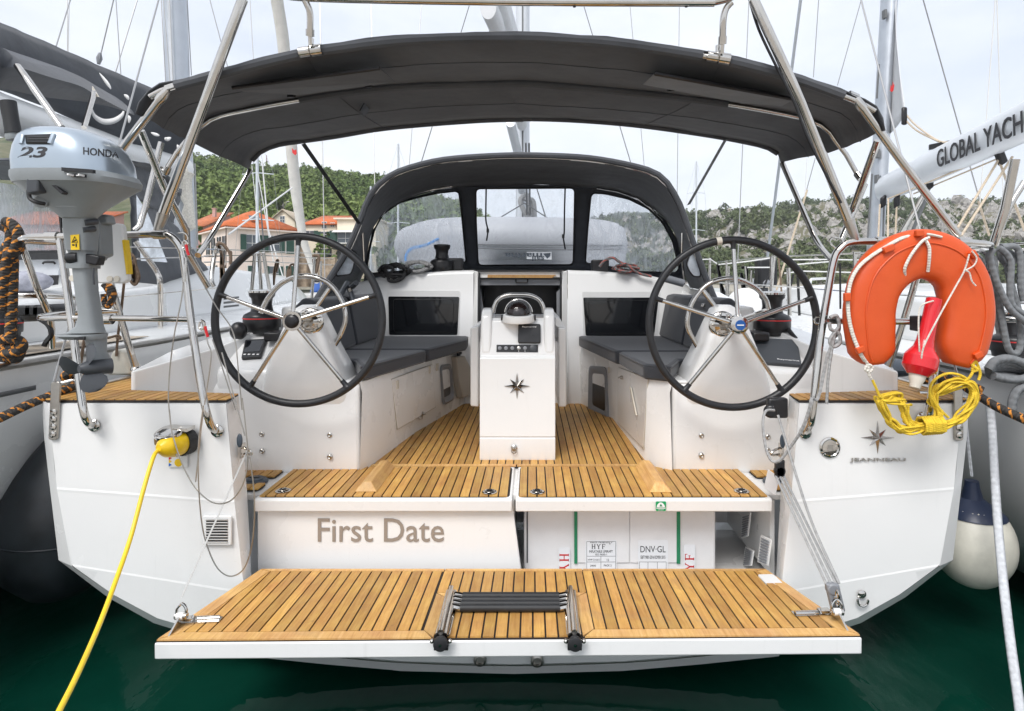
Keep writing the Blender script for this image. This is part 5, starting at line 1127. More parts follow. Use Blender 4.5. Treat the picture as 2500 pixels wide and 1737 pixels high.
# --- sprayhood
sh = part('sprayhood', boat)
aftc = [('c4',815,815),('c4',960,585),('c4',1108,345)]+[('c5',x,y) for x, y in ((75,470),(112,370),(170,270),(270,190),(400,140),(600,95),(900,72),(1150,68),(1500,85),(1800,140),(1950,200),(2040,320),(2092,440),(2150,610),(2230,830),(2300,1000))]
AC = resample(crom([P(*q, 4.35) for q in aftc], 5), 49)
def fd(v): return 5.25+(v-448)/200*.28
frc = [(100,830),(108,740),(150,545),(235,425),(360,350),(560,292),(700,272),(900,262),(1100,258),(1300,262),(1520,278),(1700,312),(1860,378),(1980,480),(2050,600),(2085,760),(2095,850)]
def FP(x, y, k=0): 
    u, v = uv('c5', x, y); return P('c5', x, y, fd(v)+k)
FC = resample(crom([FP(*q) for q in frc], 5), 49)
FC[0] = FP(60,900); FC[-1] = FP(2130,900)
rows = []
for t in np.linspace(0, 1, 9):
    rows.append([AC[i].lerp(FC[i], t)+V(0,0,.03*math.sin(PI*t)+.008*noise.noise(V(i*.25, t*4, 1))) for i in range(49)])
hd = B('sprayhood_cover', MB().grid(rows), CANV, sh, solid=.006, ang=60)
B('aft_hem', MB().tube([p+V(0,0,-.008) for p in AC], .022, 8), CANV, hd)
B('hood_bow', MB().tube([p+V(0,.03,-.02) for p in AC], .0125, 8), STEEL, sh)
wl = [FP(x, y) for x, y in ((118,768),(140,640),(165,540),(215,445),(320,372),(440,338),(560,312),(670,300),(690,310),(705,420),(722,600),(735,735),(715,752),(600,765),(300,800),(135,812))]
wc = [FP(x, y) for x, y in ((795,284),(1412,280),(1408,500),(1402,758),(810,762),(798,500))]
wr_ = [FP(x, y) for x, y in ((1512,330),(1530,312),(1600,316),(1750,350),(1870,410),(1960,500),(2020,610),(2062,780),(2040,808),(1800,800),(1600,765),(1485,748),(1478,735),(1492,540))]
wl, wc, wr_ = round_poly(wl, .03), round_poly(wc, .045), round_poly(wr_, .03)
outer_ = [FP(*q) for q in frc]+[FP(2100,880), FP(1800,858), FP(1480,800), FP(1100,790), FP(760,795), FP(400,845), FP(95,880)]
B('sprayhood_front', holes_plate(outer_, [wl, wc, wr_]), CANV2, sh, solid=.005)
for w_ in (wl, wc, wr_):
    B('window_pane', MB().add([p+V(0,.001,0) for p in w_], [tuple(range(len(w_)))]), VINYLC if w_ is wc else VINYL, sh)
    B('window_binding', MB().tube([p+V(0,-.004,0) for p in w_], .007, 6, closed=True), BLK, sh)
for pts in ([(860,278),(858,400),(858,480),(870,545),(862,608)], [(1352,275),(1348,420),(1346,560),(1340,580),(1352,660)]):
    B('roll_strap', MB().tube(crom([FP(x, y, -.02) for x, y in pts], 4), .007, 6), BLK, sh)
    B('strap_buckle', MB().obox(FP(pts[-2][0], pts[-2][1], -.025), V(.012,0,0), V(0,.004,0), V(0,0,.018)), BLK, sh)
rail('hood_frame', [FP(x, y, -.05) for x, y in ((205,455),(240,408),(330,345),(450,305),(560,285),(650,270))], .008, sh, 8)
rail('hood_frame', [FP(x, y, -.05) for x, y in ((1550,280),(1680,302),(1800,345),(1890,410),(1960,480))], .008, sh, 8)
rail('hood_frame', PL('c5', [(88,520,4.9),(98,735,4.95)], 4.9), .010, sh, 8); rail('hood_frame', PL('c5', [(2080,560,4.9),(2078,700,4.9),(2095,850,4.95)], 4.9), .010, sh, 8)
# side windows of the hood (panes with binding, 3 mm inside the cloth)
for c, pts in (('c4', [(1165,455),(1155,500),(1135,545),(1030,558),(1022,540),(1055,460),(1095,375),(1130,345),(1185,380)]), ('c6', [(510,420),(545,320),(575,370),(612,480),(610,512),(560,510),(530,470)])):
    q = round_poly(PL(c, pts, 4.62), .02); B('side_window', MB().prism([p+V(0,-.32,0) for p in [P('s', CU+(p.x-CAM.x)*FPX/p.y, CV-(p.z-CAM.z)*FPX/p.y, 4.62) for p in q]], (0,.004,0)), VINYL, sh) if False else B('side_window', MB().prism([CAM+(p-CAM)*(4.42/4.62) for p in q], (0,.004,0)), pm('frosted_vinyl', (.55,.60,.66), .25, coat=.3, var=.35, vs=14) if 'frosted_vinyl' not in bpy.data.materials else bpy.data.materials['frosted_vinyl'], sh)
    B('window_binding', MB().tube([CAM+(p-CAM)*(4.418/4.62) for p in q], .006, 6, closed=True), BLK, sh)
# --- mast, boom, standing rigging
def spar(name, a, b, rx, ry, par, mat=ALU, n=16):
    a, b = Vector(a), Vector(b); return B(name, MB().tube([a, b], 1, n, sq=(rx, ry)), mat, par)
MD = 8.0
mast = B('mast', MB().loft([[V(-.04+.115*math.cos(t)*.8, MD+.13*math.sin(t), z) for t in np.linspace(0, 2*PI, 21)[:-1]] for z in (1.4, 17)]), ALUW, boat)
B('mast_track', MB().box(-.05,-.03,MD-.135,MD-.125,1.6,17), WIRED, mast)
B('boom', MB().loft([[V(x0_+.07*math.cos(t), y_+.0, z_+.11*math.sin(t)) for t in np.linspace(0, 2*PI, 17)[:-1]] for x0_, y_, z_ in ((-.28,4.9,4.08),(-.24,5.2,4.08),(-.05,MD-.2,3.9))]), SAILG, boat, ang=60)
B('boom_cover', MB().loft([[V(x0_+.085*math.cos(t)*(1 if math.sin(t) < 0 else .7), y_, z_+(.12 if math.sin(t) < 0 else .35)*math.sin(t)) for t in np.linspace(0, 2*PI, 17)[:-1]] for x0_, y_, z_ in ((-.28,4.92,4.3),(-.24,5.4,4.4),(-.05,MD-.25,4.5))]), SAILG, boat, ang=60)
q = PL('c5', [(1030,-90,6.6),(1075,70,7.2),(1098,330,7.85)], 7); B('boom_vang', MB().tube([P('b1',2175,690,6.6), P('b1',2215,855,7.2), P('c5',1085,300,7.8)], .055, 10), ALUW, boat)
for x in (1115, 1135): B('vang_line', MB().tube([P('c5',x-8,0,7.0), P('c5',x,520,7.8)], .012, 6), WIRED, boat)
B('halyard_bundle', MB().tube(crom(PL('c5', [(1090,330,7.75),(1110,350,7.7),(1150,360,7.7),(1160,430,7.7),(1150,500,7.7),(1085,400,7.7),(1075,350,7.7),(1120,330,7.7),(1140,480,7.7)], 7.7), 5), .035, 8), ROPEG, boat)
rig = part('standing_rigging', boat)
def wire(a, b, r=.004, mat=None, par=rig, nm='stay'):
    # stays that leave the top of the picture run on towards the masthead
    for p, q in ((a, b), (b, a)):
        if CV-(p.z-CAM.z)*FPX/p.y < 5: p += (p-q).normalized()*(p-q).length*1.6
    return B(nm, MB().tube([a, b], r, 6), mat or WIRE, par)
wire(P('c2',350,1150,2.49), P('c1',1030,0,3.6)+V(0,0,0), .0048); wire(P('c7',1085,1195,2.49), P('b2',2070,-10,3.6), .0048)
for (u0,v0,u1,v1,D0,D1,r) in ((793,680,781,-10,6.0,6.6,.005),(1801,640,1829,-10,6.0,6.6,.005),(916,500,906,-10,6.6,7.2,.0045),(1653,500,1659,-10,6.6,7.2,.0045),(997,430,1031,-10,7.4,7.7,.0045),(1575,430,1536,-10,7.4,7.7,.0045),(1026,405,1153,-10,6.5,7.6,.0055),(1545,415,1418,-10,6.5,7.6,.0055)):
    wire(P('s',u0,v0,D0), P('s',u1,v1,D1), r, WIRED if r > .005 else WIRE)
for c, a, b in (('c5',(1095,375),(720,600)),('c5',(1100,375),(1640,720)),('c5',(1175,280),(1255,540))): wire(P(c,*a,7.6), P(c,*b,6.4), .008, WIRED)
# thin steel lifelines of the stern gate, hanging loops
gl = part('stern_gate_lines', boat)
def gline(pts, c, D, r=.0028, m=STEELD, nm='gate_wire'): return B(nm, MB().tube(crom(PL(c, pts, D), 6), r, 6), m, gl)
gline([(1205,340),(1180,600),(1130,850),(1100,1100),(1095,1300),(1120,1500),(1150,1640)], 'c2', 2.40)
gline([(895,0),(910,120),(960,280),(1030,410),(1110,485),(1180,498),(1240,465),(1290,380),(1310,250),(1295,60),(1280,-60)], 'c3', 2.38)
gline([(1075,-20),(1050,180),(1050,400),(1070,620),(1110,760),(1160,850),(1225,882),(1290,840),(1330,720),(1345,550),(1340,400),(1320,250)], 'c3', 2.38)
gline([(1310,760),(1350,900),(1370,990),(1330,1280),(1300,1500),(1270,1800)], 'c2', 2.42)
gline([(1440,960),(1500,1180),(1590,1500)], 'c2', 2.45); gline([(0,640),(100,810),(200,950),(240,1080),(262,1300),(290,1600)], 'c4', 2.55)
gline([(60,1050),(130,1250),(240,1600)], 'c4', 2.55)
for x, y in ((1215,300),(1340,830)): B('snap_hook_tag', MB().tube(PL('c2', [(x-8,y-40),(x,y),(x+10,y+30)], 2.40), .006, 6), RED, gl)
for x, y in ((1195,250),(1305,770)): B('snap_hook', MB().tube(crom(PL('c2', [(x,y-20),(x+25,y),(x+10,y+40),(x-12,y+30),(x-6,y-10)], 2.41), 4), .0045, 6), STEEL, gl)
B('turnbuckle', MB().tube(PL('c2', [(1205,345),(1198,500)], 2.40), .006, 8), STEEL, gl)
# left platform strap and right tackle
B('platform_strap', MB().obox((eyes[-1]+V(-1.165,2.11,.68))/2, (V(-1.165,2.11,.68)-eyes[-1])/2, V(.0045,0,.002), V(0,.001,0)), pm('webbing_grey', (.45,.45,.44), .7), boat)
tk = part('platform_tackle', boat)
tb = V(1.165,2.11,.70); tt = eyes[1]+V(0,-.03,-.06)
B('tackle_block', MB().obox(tt, V(.02,0,.004), V(0,.012,0), V(0,0,.035)).lathe([(.024,-.012),(.024,.012)], tt+V(0,0,-.01), (0,1,0), 18), BLK, tk, bevel=.006)
e2 = P('c8', 515, 990, 2.16)
B('tackle_block', MB().obox(e2, V(.024,0,.0), V(0,.012,0), V(-.012,0,.05)).lathe([(.022,-.014),(.022,.014)], e2+V(-.01,0,.03), (0,1,0), 18), GREYP, tk, bevel=.006)
for k in range(4): B('chain_link', MB().tube([tb.lerp(e2+V(.012,0,-.05), (k+.5)/4)+(V(.008*math.cos(t), 0, .014*math.sin(t)) if k % 2 else V(0, .008*math.cos(t), .014*math.sin(t))) for t in np.linspace(0, 2*PI, 13)[:-1]], .0035, 6, closed=True), STEEL, tk)
for dx, dx2 in ((-.018,-.03),(0,-.012),(.016,.006)): B('tackle_line', MB().tube([tt+V(dx,-.005,-.03), e2+V(dx2,0,.045)], .0052, 8), ROPEG, tk)
B('tackle_line', MB().tube(crom([e2+V(.014,-.004,.05), P('c8',395,600,2.3), P('c8',290,280,2.42), P('c8',215,30,2.5)], 5), .0052, 8), ROPEG, tk)
cl = P('c8', 200, 10, 2.62)
B('cam_cleat', MB().obox(cl+V(.02,.03,.01), V(.045,0,0), V(0,.02,0), V(0,0,.045)).lathe([(.03,-.012),(.03,.012)], cl+V(-.02,0,0), (.3,1,0), 18), BLK, tk, bevel=.01)
B('tackle_tail', MB().tube(crom(PL('c8', [(195,5,2.58),(150,10,2.55),(135,80,2.52),(150,200,2.5),(180,270,2.48),(225,270,2.46),(280,200,2.44),(340,110,2.40),(380,0,2.38),(395,-60,2.38)], 2.45)+PL('c7', [(240,1280,2.4),(290,1050,2.42),(320,960,2.42),(330,900,2.42)], 2.4), 5), .006, 8), ROPEG, tk)
B('tackle_tail', MB().tube(crom(PL('c7', [(290,1318,2.42),(300,1150,2.42),(320,1000,2.42),(340,900,2.42)], 2.42), 4), .006, 8), ROPEG, tk)
# ================================================================== things on and around the yacht
# --- cushions
def cushion(name, plan, z0, z1, label, piping=True):
    m = MB().prism([V(x, y, z0) for x, y in plan], (0, 0, z1-z0))
    o = B(name, m, CUSH, None, bevel=.022, seg=4, label=label, cat='cushion', group='cockpit cushions')
    cc = sum((V(x, y, 0) for x, y in plan), Vector())/len(plan)
    for zz in (z0+.016, z1-.010):
        pl = round_poly([V(x, y, zz) for x, y in plan], .03, 3); pl = [p+(V(p.x-cc.x, p.y-cc.y, 0).normalized()*(-.004)) for p in pl]
        B('piping', MB().tube(pl, .0052, 6, closed=True), CUSH, o)
    return o
cushion('seat_cushion', [(-.785,3.02),(-.585,3.76),(-1.16,3.76),(-1.16,3.30),(-.90,3.30)], 1.291, 1.375, 'dark grey seat cushion on the left cockpit bench, nearest the left wheel')
cushion('seat_cushion', [(-.578,3.775),(-.405,4.40),(-.42,4.70),(-1.16,4.70),(-1.16,3.775)], 1.291, 1.378, 'dark grey seat cushion on the left cockpit bench, against the cabin bulkhead')
cushion('seat_cushion', [(.785,3.02),(.665,3.10),(.615,3.66),(1.14,3.66),(1.14,3.30),(.90,3.30)], 1.291, 1.375, 'dark grey seat cushion on the right cockpit bench, nearest the right wheel')
cushion('seat_cushion', [(.60,3.675),(.50,4.35),(.45,4.70),(1.14,4.70),(1.14,3.675)], 1.291, 1.378, 'dark grey seat cushion on the right cockpit bench, against the cabin bulkhead')
def backrest(s, y0, y1, label):
    m = MB().prism([V(s*1.155,y0,1.38),V(s*1.075,y0,1.382),V(s*1.135,y0,1.70),V(s*1.20,y0,1.715),V(s*1.255,y0,1.66)], (0,y1-y0,0))
    return B('back_cushion', m, CUSH, None, bevel=.02, seg=4, label=label, cat='cushion', group='cockpit cushions')
backrest(-1, 3.32, 3.93, 'dark grey back cushion leaning on the left coaming behind the left wheel')
backrest(-1, 3.95, 4.66, 'dark grey back cushion leaning on the left coaming beside the cabin bulkhead')
backrest(1, 3.32, 3.93, 'dark grey back cushion leaning on the right coaming behind the right wheel')
backrest(1, 3.95, 4.66, 'dark grey back cushion leaning on the right coaming beside the cabin bulkhead')

# --- liferaft container in the locker
lr = thing('liferaft', 'white boxed inflatable liferaft with green straps and labels in the open locker', 'liferaft', (.5, 2.95, .47))
LD = 2.80
def lx(x): return P('b5', x, 800, LD).x
B('raft_case', MB().prism([V(lx(242),LD+.02,.475),V(lx(242),LD+.02,.79),V(lx(262),LD,.79),V(lx(1678),LD,.79),V(lx(1678),LD,.475),V(lx(262),LD,.475)][0:1]+[V(lx(242),LD,.475),V(lx(242),LD,.785),V(lx(1678),LD,.785),V(lx(1678),LD,.475)][0:0], (0,0,0)) if False else MB().box(lx(242),lx(1678),LD,3.28,.405,.785), BOXW, lr, bevel=.012, seg=3)
B('case_rib', MB().box(lx(640),lx(1030),LD-.006,LD,.48,.78).box(lx(1034),lx(1395),LD-.006,LD,.48,.78), BOXW, lr, bevel=.003)
B('case_edge_seal', MB().box(lx(262),lx(272),LD-.004,LD-.0005,.48,.72), MGRYD, lr)
for x0, x1 in ((618,640),(1382,1408)): B('strap', MB().box(lx(x0),lx(x1),LD-.009,LD-.001,.478,.784), GREEN, lr)
def label_(x0,y0,x1,y1):
    q = [P('b5',x,y,LD-.0075) for x,y in ((x0,y0),(x1,y0),(x1,y1),(x0,y1))]; return B('label', MB().prism(round_poly(q,.008), (0,-.001,0)), PAPER, lr)
TD = LD-.0088
l1 = label_(702,825,936,1060); l2 = label_(1096,823,1320,1060)
def tx(s, x0, y0, x1, y1, par, mat=PRINT, **k): return textpx('label_lettering', s, 'b5', x0, y0, x1, y1, TD, mat, par, ext=.0006, **k)
def serif(letters, o, ux, uz, h, mat, par):
    """simple serif capitals H Y F from strokes"""
    m = MB(); x = 0; w = h*.85; t = h*.16; th = h*.06; nn = ux.cross(uz)*.0006
    def bar(x0, z0, x1, z1, tt):
        a, b = o+ux*x0+uz*z0, o+ux*x1+uz*z1; d = (b-a).normalized(); n_ = d.cross(nn.normalized())*tt/2; m.prism([a+n_, b+n_, b-n_, a-n_], nn)
    for L in letters:
        if L == 'H':
            for q in (.18*w, .82*w): bar(x+q, 0, x+q, h, t); bar(x+q-.16*w, th/2, x+q+.16*w, th/2, th); bar(x+q-.16*w, h-th/2, x+q+.16*w, h-th/2, th)
            bar(x+.18*w, h*.5, x+.82*w, h*.5, th*1.4)
        if L == 'Y':
            bar(x+.5*w, 0, x+.5*w, h*.48, t); bar(x+.5*w, h*.45, x+.12*w, h, t*.9); bar(x+.5*w, h*.45, x+.88*w, h, th*1.6)
            bar(x+.3*w, th/2, x+.7*w, th/2, th); bar(x, h-th/2, x+.28*w, h-th/2, th); bar(x+.72*w, h-th/2, x+w, h-th/2, th)
        if L == 'F':
            bar(x+.22*w, 0, x+.22*w, h, t); bar(x+.05*w, th/2, x+.4*w, th/2, th); bar(x+.05*w, h-th/2, x+.85*w, h-th/2, th*1.3); bar(x+.22*w, h*.52, x+.65*w, h*.52, th*1.3)
            bar(x+.83*w, h*.75, x+.83*w, h, th*1.2); bar(x+.64*w, h*.40, x+.64*w, h*.63, th)
        x += w*1.28
    return B('label_lettering', m, mat, par, flat=True)
a = P('b5',748,890,TD); serif('HYF', a, V(1,0,0), V(0,0,1), P('b5',0,855,TD).z-a.z, PRINT, l1)
tx('®', 880,848,889,857, l1); tx('FIRST FRIENDLY', 738,838,905,847, l1); tx('INFLATABLE LIFERAFT', 730,900,906,918, l1, bold=.006); tx('ISO 9650-1', 776,925,862,938, l1)
tx('HYF-U12(1)', 722,965,812,980, l1); tx('12', 862,964,878,980, l1); tx('24030', 738,1009,780,1022, l1); tx('PACK 2', 840,1006,897,1021, l1)
def rule(x0,y0,x1,y1,par): a, b = P('b5',x0,y0,TD), P('b5',x1,y1,TD); B('label_rule', MB().tube([a,b], .0008, 4), PRINT, par)
for r_ in ((712,945,928,945),(712,988,928,988),(818,945,818,1040),(712,835,712,1040),(928,835,928,1040),(712,835,928,835)): rule(*r_, l1)
tx('DNV·GL', 1113,868,1302,916, l2, bold=.0); tx('GB/T19001-2016-ISO9001:2015', 1113,940,1300,964, l2)
for r_ in ((1106,988,1306,988),(1170,988,1170,1040),(1240,988,1240,1040),(1106,988,1106,1040),(1306,988,1306,1040)): rule(*r_, l2)
for x0, x1, rot in ((502,588,0),(1437,1523,1)):
    y0 = 880 if rot == 0 else 858; lb = label_(x0, y0, x1, 1060)
    if rot == 0: serif('HYF', P('b5',508,925,TD), V(0,0,-1), V(1,0,0), P('b5',578,0,TD).x-P('b5',508,0,TD).x, PRINTR, lb)
    else:
        h_ = P('b5',1515,0,TD).x-P('b5',1447,0,TD).x; o_ = P('b5',1515,920,TD); w_ = h_*.85*1.28*2+h_*.85
        serif('HYF', o_+V(0,0,-w_), V(0,0,1), V(-1,0,0), h_, PRINTR, lb)
    pass
# --- shore power cable
cb_ = thing('power_cable', 'yellow shore power cable plugged into the left of the stern, dropping towards the quay', 'cable', (-.9, 2.4, .95))
pa, pb = P('c3', 965, 175, 2.47), P('c3', 838, 205, 2.36)
d = (pb-pa).normalized()
PLn = (pb-pa).length
B('plug', MB().tube([pa+d*t*PLn for t in (0,.2,.45,.72,.9,1.0)], [.046,.050,.050,.043,.028,.014], 20), YEL, cb_); B('plug_collar', MB().tube([pa-d*.03, pa+d*.012], .054, 20), RUB, cb_)
cpts = [pb-d*.03, pb+V(-.004,-.004,-.012), P('c3',805,270,2.31), P('c3',760,420,2.25), P('c3',690,680,2.15), P('c3',600,940,2.0), P('c3',520,1150,1.85), P('c3',410,1400,1.65), P('c3',300,1620,1.5), P('c3',200,1820,1.35)]
B('cable', MB().tube(crom(cpts, 6), .0078, 12), YELC, cb_)

# --- outboard motor on its bracket
br = B('motor_bracket', MB().prism(round_poly([P('c2',x,y,2.43) for x, y in ((395,135),(790,120),(828,490),(800,512),(470,510),(455,480))], .02), (0,.03,0)), WPL, boat, bevel=.006)
for x, y in ((470,478),(760,482),(714,482)): B('bracket_bolt', MB().lathe([(.012,0),(.012,.004)], P('c2',x,y,2.428), (0,-1,0), 12), CREAM, br)
from mathutils.bvhtree import BVHTree
def cling(t, target, off=.0012):
    """lay lettering onto a curved surface"""
    bv = BVHTree.FromPolygons([v.co for v in target.data.vertices], [tuple(p.vertices) for p in target.data.polygons]); ys = [v.co.y for v in t.data.vertices]; lo = min(ys)
    for v in t.data.vertices:
        d_ = (v.co-CAM).normalized(); h, n, i, ds = bv.ray_cast(CAM, d_)
        if h: v.co = h-d_*(off if v.co.y < lo+.001 else -.002)
B('bracket_label', MB().prism([P('c2',x,y,2.428) for x,y in ((792,232),(806,228),(832,450),(820,452))], (0,.03,0)), YEL, br)
mo = thing('outboard_motor', 'silver and grey outboard motor clamped to the left stern rail', 'motor', P('c2', 560, 1200, 2.25))
def sec(c, y, x0, x1, D, dep, p=2.6, n=36):
    a, b = P(c, x0, y, D), P(c, x1, y, D); return srect(a.x, b.x, D-dep, D+dep, a.z, p, n)
def px_(c): return 0
MDp = 2.22
cowl = B('engine_cowl', MB().loft([sec('c1',1140,185,812,MDp,.15,3), sec('c1',1060,183,796,MDp,.152,3), sec('c1',985,193,762,MDp,.148,2.9), sec('c1',925,210,710,MDp,.138,2.8), sec('c1',888,235,658,MDp,.122,2.7), sec('c1',866,270,605,MDp,.10,2.6), sec('c1',854,325,535,MDp,.065,2.4), sec('c1',850,380,485,MDp,.03,2.2)]), SILV, mo, ang=60)
B('cowl_rim', MB().loft([sec('c1',1215,192,840,MDp,.152,3), sec('c1',1178,180,846,MDp,.158,3), sec('c1',1142,180,822,MDp,.156,3)]), MGRY, mo, ang=40)
B('engine_pan', MB().loft([sec('c1',1420,425,595,MDp,.05,2.5), sec('c1',1350,345,670,MDp,.075,2.5), sec('c1',1285,265,750,MDp,.11,2.7), sec('c1',1215,196,838,MDp,.146,3)]), MGRY, mo, ang=40)
for i in range(6):
    y = 1225+i*26; t = (y-1200)/195; x0, x1 = 225+t*190, 790-t*190
    B('pan_rib', MB().tube([q for q in sec('c1',y,x0,x1,MDp,.132-.078*t,2.7)], .004, 5, closed=True), MGRY, mo)
B('cowl_latch', MB().obox(P('c1',510,1108,MDp-.160), V(.055,0,-.004), V(0,.006,0), V(0,0,.006)), BLK, mo)
bvc = BVHTree.FromPolygons([v.co for v in cowl.data.vertices], [tuple(p.vertices) for p in cowl.data.polygons])
def hitc(x, y, off=.003):
    d_ = (P('c1',x,y,2.0)-CAM).normalized(); h = bvc.ray_cast(CAM, d_)[0]; return (h if h else P('c1',x,y,2.12))-d_*off
gr = B('air_intake', MB().grid([[hitc(165+(335-165)*i/8, 878-6*i/8) for i in range(9)], [hitc(172+(326-172)*i/8, 936) for i in range(9)]]), BLK, mo, solid=.004)
for i in range(3): B('intake_slat', MB().tube([hitc(178+24*j, 890+i*15, .006) for j in range(7)], .0022, 5), MGRYD, gr)
for (x0,y0,x1,y1) in ((150,880,140,935),(350,872,325,935)): B('intake_cheek', MB().tube([hitc(x0,y0), hitc((x0+x1)/2,(y0+y1)/2), hitc(x1,y1)], .008, 8), SILV, gr)
cling(textpx('size_lettering', '23', 'c1', 120, 955, 312, 1027, 2.0, PRINT, mo, ext=.004, bold=.03, slant=.25, label='black figures on the engine cowl'), cowl)
t_ = textpx('maker_lettering', 'HONDA', 'c1', 545, 957, 775, 1006, 2.0, PRINT, mo, ext=.004, bold=.012, label='black lettering HONDA on the engine cowl')
for v in t_.data.vertices: v.co.z -= (v.co.x-P('c1',545,0,2.0).x)*.10
cling(t_, cowl)
pl_ = B('shift_plate', MB().prism([P('c1',x,y,2.06) for x,y in ((462,1130),(556,1133),(554,1153),(462,1150))], (0,.006,0)), BLK, mo)
B('shift_mark', MB().tube([P('c1',495,1141,2.058), P('c1',530,1142,2.058)], .002, 5).box(P('c1',470,0,2.058).x,P('c1',480,0,2.058).x,2.0335,2.0585,P('c1',0,1147,2.058).z,P('c1',0,1135,2.058).z).box(P('c1',540,0,2.058).x,P('c1',549,0,2.058).x,2.0335,2.0585,P('c1',0,1149,2.058).z,P('c1',0,1137,2.058).z), PRINTW, mo)
B('fuel_tap', MB().obox(P('c1',238,1195,2.09), V(.022,0,.004), V(0,.02,0), V(0,0,.035)), MGRYD, mo, bevel=.006)
B('choke_slot', MB().obox(P('c1',385,1225,2.10), V(.02,0,-.018), V(0,.012,0), V(.003,0,.004)), BLK, mo)
B('fuel_hose', MB().tube(crom(PL('c1', [(185,1235,2.1),(195,1290,2.1),(240,1315,2.1),(290,1325,2.12)], 2.1), 5), .007, 8), RUB, mo)
B('pan_cap', MB().lathe([(.022,0),(.022,.03)], P('c1',285,1310,2.16), (.3,-.9,-.2), 14), MGRY, mo)
th_ = P('c1', 95, 900, 2.2)
B('tiller_arm', MB().tube([P('c1',190,880,2.2), P('c1',130,885,2.2), P('c1',85,895,2.2)], .014, 10).lathe([(.022,-.012),(.024,0),(.022,.014)], P('c1',85,890,2.2), (-.15,0,1), 14), MGRY, mo)
B('tiller_grip', MB().tube([P('c1',88,870,2.2), P('c1',72,780,2.2), P('c1',50,662,2.2)], [.026,.0245,.0265], 16), RUB, mo)
# leg
def lsec(y, x0, x1, D, dep, p=2.6): return sec('c2', y, x0, x1, D, dep, p, 20)
B('swivel_bracket', MB().loft([lsec(300,465,600,2.24,.04,5), lsec(170,450,605,2.24,.045,5), lsec(60,440,600,2.23,.045,4)]), MGRY, mo, ang=40)
B('transom_clamp', MB().prism([P('c2',x,y,2.36) for x,y in ((620,100),(640,75),(745,70),(762,130),(700,140),(690,180),(710,350),(690,372),(640,330),(615,250))], (0,-.05,0)), MGRY, mo, bevel=.008)
B('clamp_arm', MB().prism([P('c2',x,y,2.30) for x,y in ((590,90),(640,100),(650,330),(600,350))], (0,.08,0)), MGRY, mo, bevel=.008)
for x, y in ((560,118),(545,165)): B('clamp_screw', MB().tube([P('c2',x-10,y,2.2), P('c2',x+70,y-8,2.24)], .011, 10), MGRYD, mo)
B('tilt_stop', MB().obox(P('c2',600,355,2.24), V(.035,0,-.006), V(0,.02,0), V(.004,0,.018)), BLK, mo, bevel=.005)
B('clamp_knob', MB().lathe([(.02,-.02),(.022,0),(.02,.02)], P('c2',478,345,2.22), (1,0,.1), 14), BLK, mo)
stk = B('warning_label', MB().prism([P('c2',x,y,2.193) for x,y in ((457,198),(512,193),(515,293),(460,294))], (0,.002,0)), YEL, mo)
B('warning_mark', MB().tube(PL('c2', [(466,246),(485,208),(504,244)], 2.192), .0016, 4, closed=True).tube(PL('c2', [(470,262),(482,262)], 2.192), .003, 4).tube(PL('c2', [(494,252),(494,275)], 2.192), .0025, 4).tube(PL('c2', [(476,240),(494,228)], 2.192), .0022, 4), PRINT, stk)
B('drive_leg', MB().loft([lsec(830,455,665,2.25,.045,3), lsec(790,515,650,2.25,.04,3), lsec(720,535,640,2.25,.038,3), lsec(560,512,615,2.25,.038,3), lsec(400,495,605,2.25,.04,3), lsec(300,470,600,2.25,.04,4)]), MGRY, mo, ang=50)
B('leg_flange', MB().loft([lsec(415,472,612,2.25,.05,4), lsec(385,468,616,2.25,.05,4)]), MGRY, mo)
B('cavitation_plate', MB().loft([lsec(870,440,670,2.25,.055,2.6), lsec(848,395,672,2.25,.07,2.4), lsec(838,400,670,2.25,.068,2.4)]), MGRY, mo, ang=40)
B('gearcase', MB().loft([lsec(1205,600,650,2.27,.012,3), lsec(1100,600,655,2.27,.02,3), lsec(1060,585,690,2.26,.05,2.2), lsec(1000,590,690,2.26,.05,2.2), lsec(960,600,672,2.26,.035,2.5), lsec(865,575,668,2.26,.04,3)]), MGRY, mo, ang=60)
B('leg_trim', MB().tube(PL('c2', [(608,410,2.2),(605,460,2.2),(610,520,2.2)], 2.2), .004, 6), MGRYD, mo)
B('intake_hole', MB().obox(P('c2',520,868,2.19), V(.018,0,0), V(0,.004,0), V(0,0,.006)), BLK, mo)
pc = P('c2', 560, 1062, 2.19)
pr = B('propeller_hub', MB().tube([pc+V(.05,.06,0), pc+V(0,0,0), pc+V(-.012,-.02,0)], [.030,.026,.014], 16), MGRYD, mo)
for ang_, L_ in ((75, .092), (172, .10), (-62, .095)):
    t = math.radians(ang_); r_ = V(math.cos(t), 0, math.sin(t)); tg = V(-math.sin(t), 0, math.cos(t)); loops = []
    for k, (rr, w_) in enumerate(((.15,.25),(.35,.62),(.6,.85),(.8,.80),(.93,.5),(1.0,.12))):
        c_ = pc+r_*L_*rr; tw = math.radians(48-22*rr); wd = (tg*math.cos(tw)+V(0,1,0)*math.sin(tw))*(.052*w_); th2 = (tg*-math.sin(tw)+V(0,1,0)*math.cos(tw))*.004
        loops.append([c_+wd, c_+th2, c_-wd, c_-th2])
    B('propeller_blade', MB().loft(loops), MGRYD, mo, ang=80)

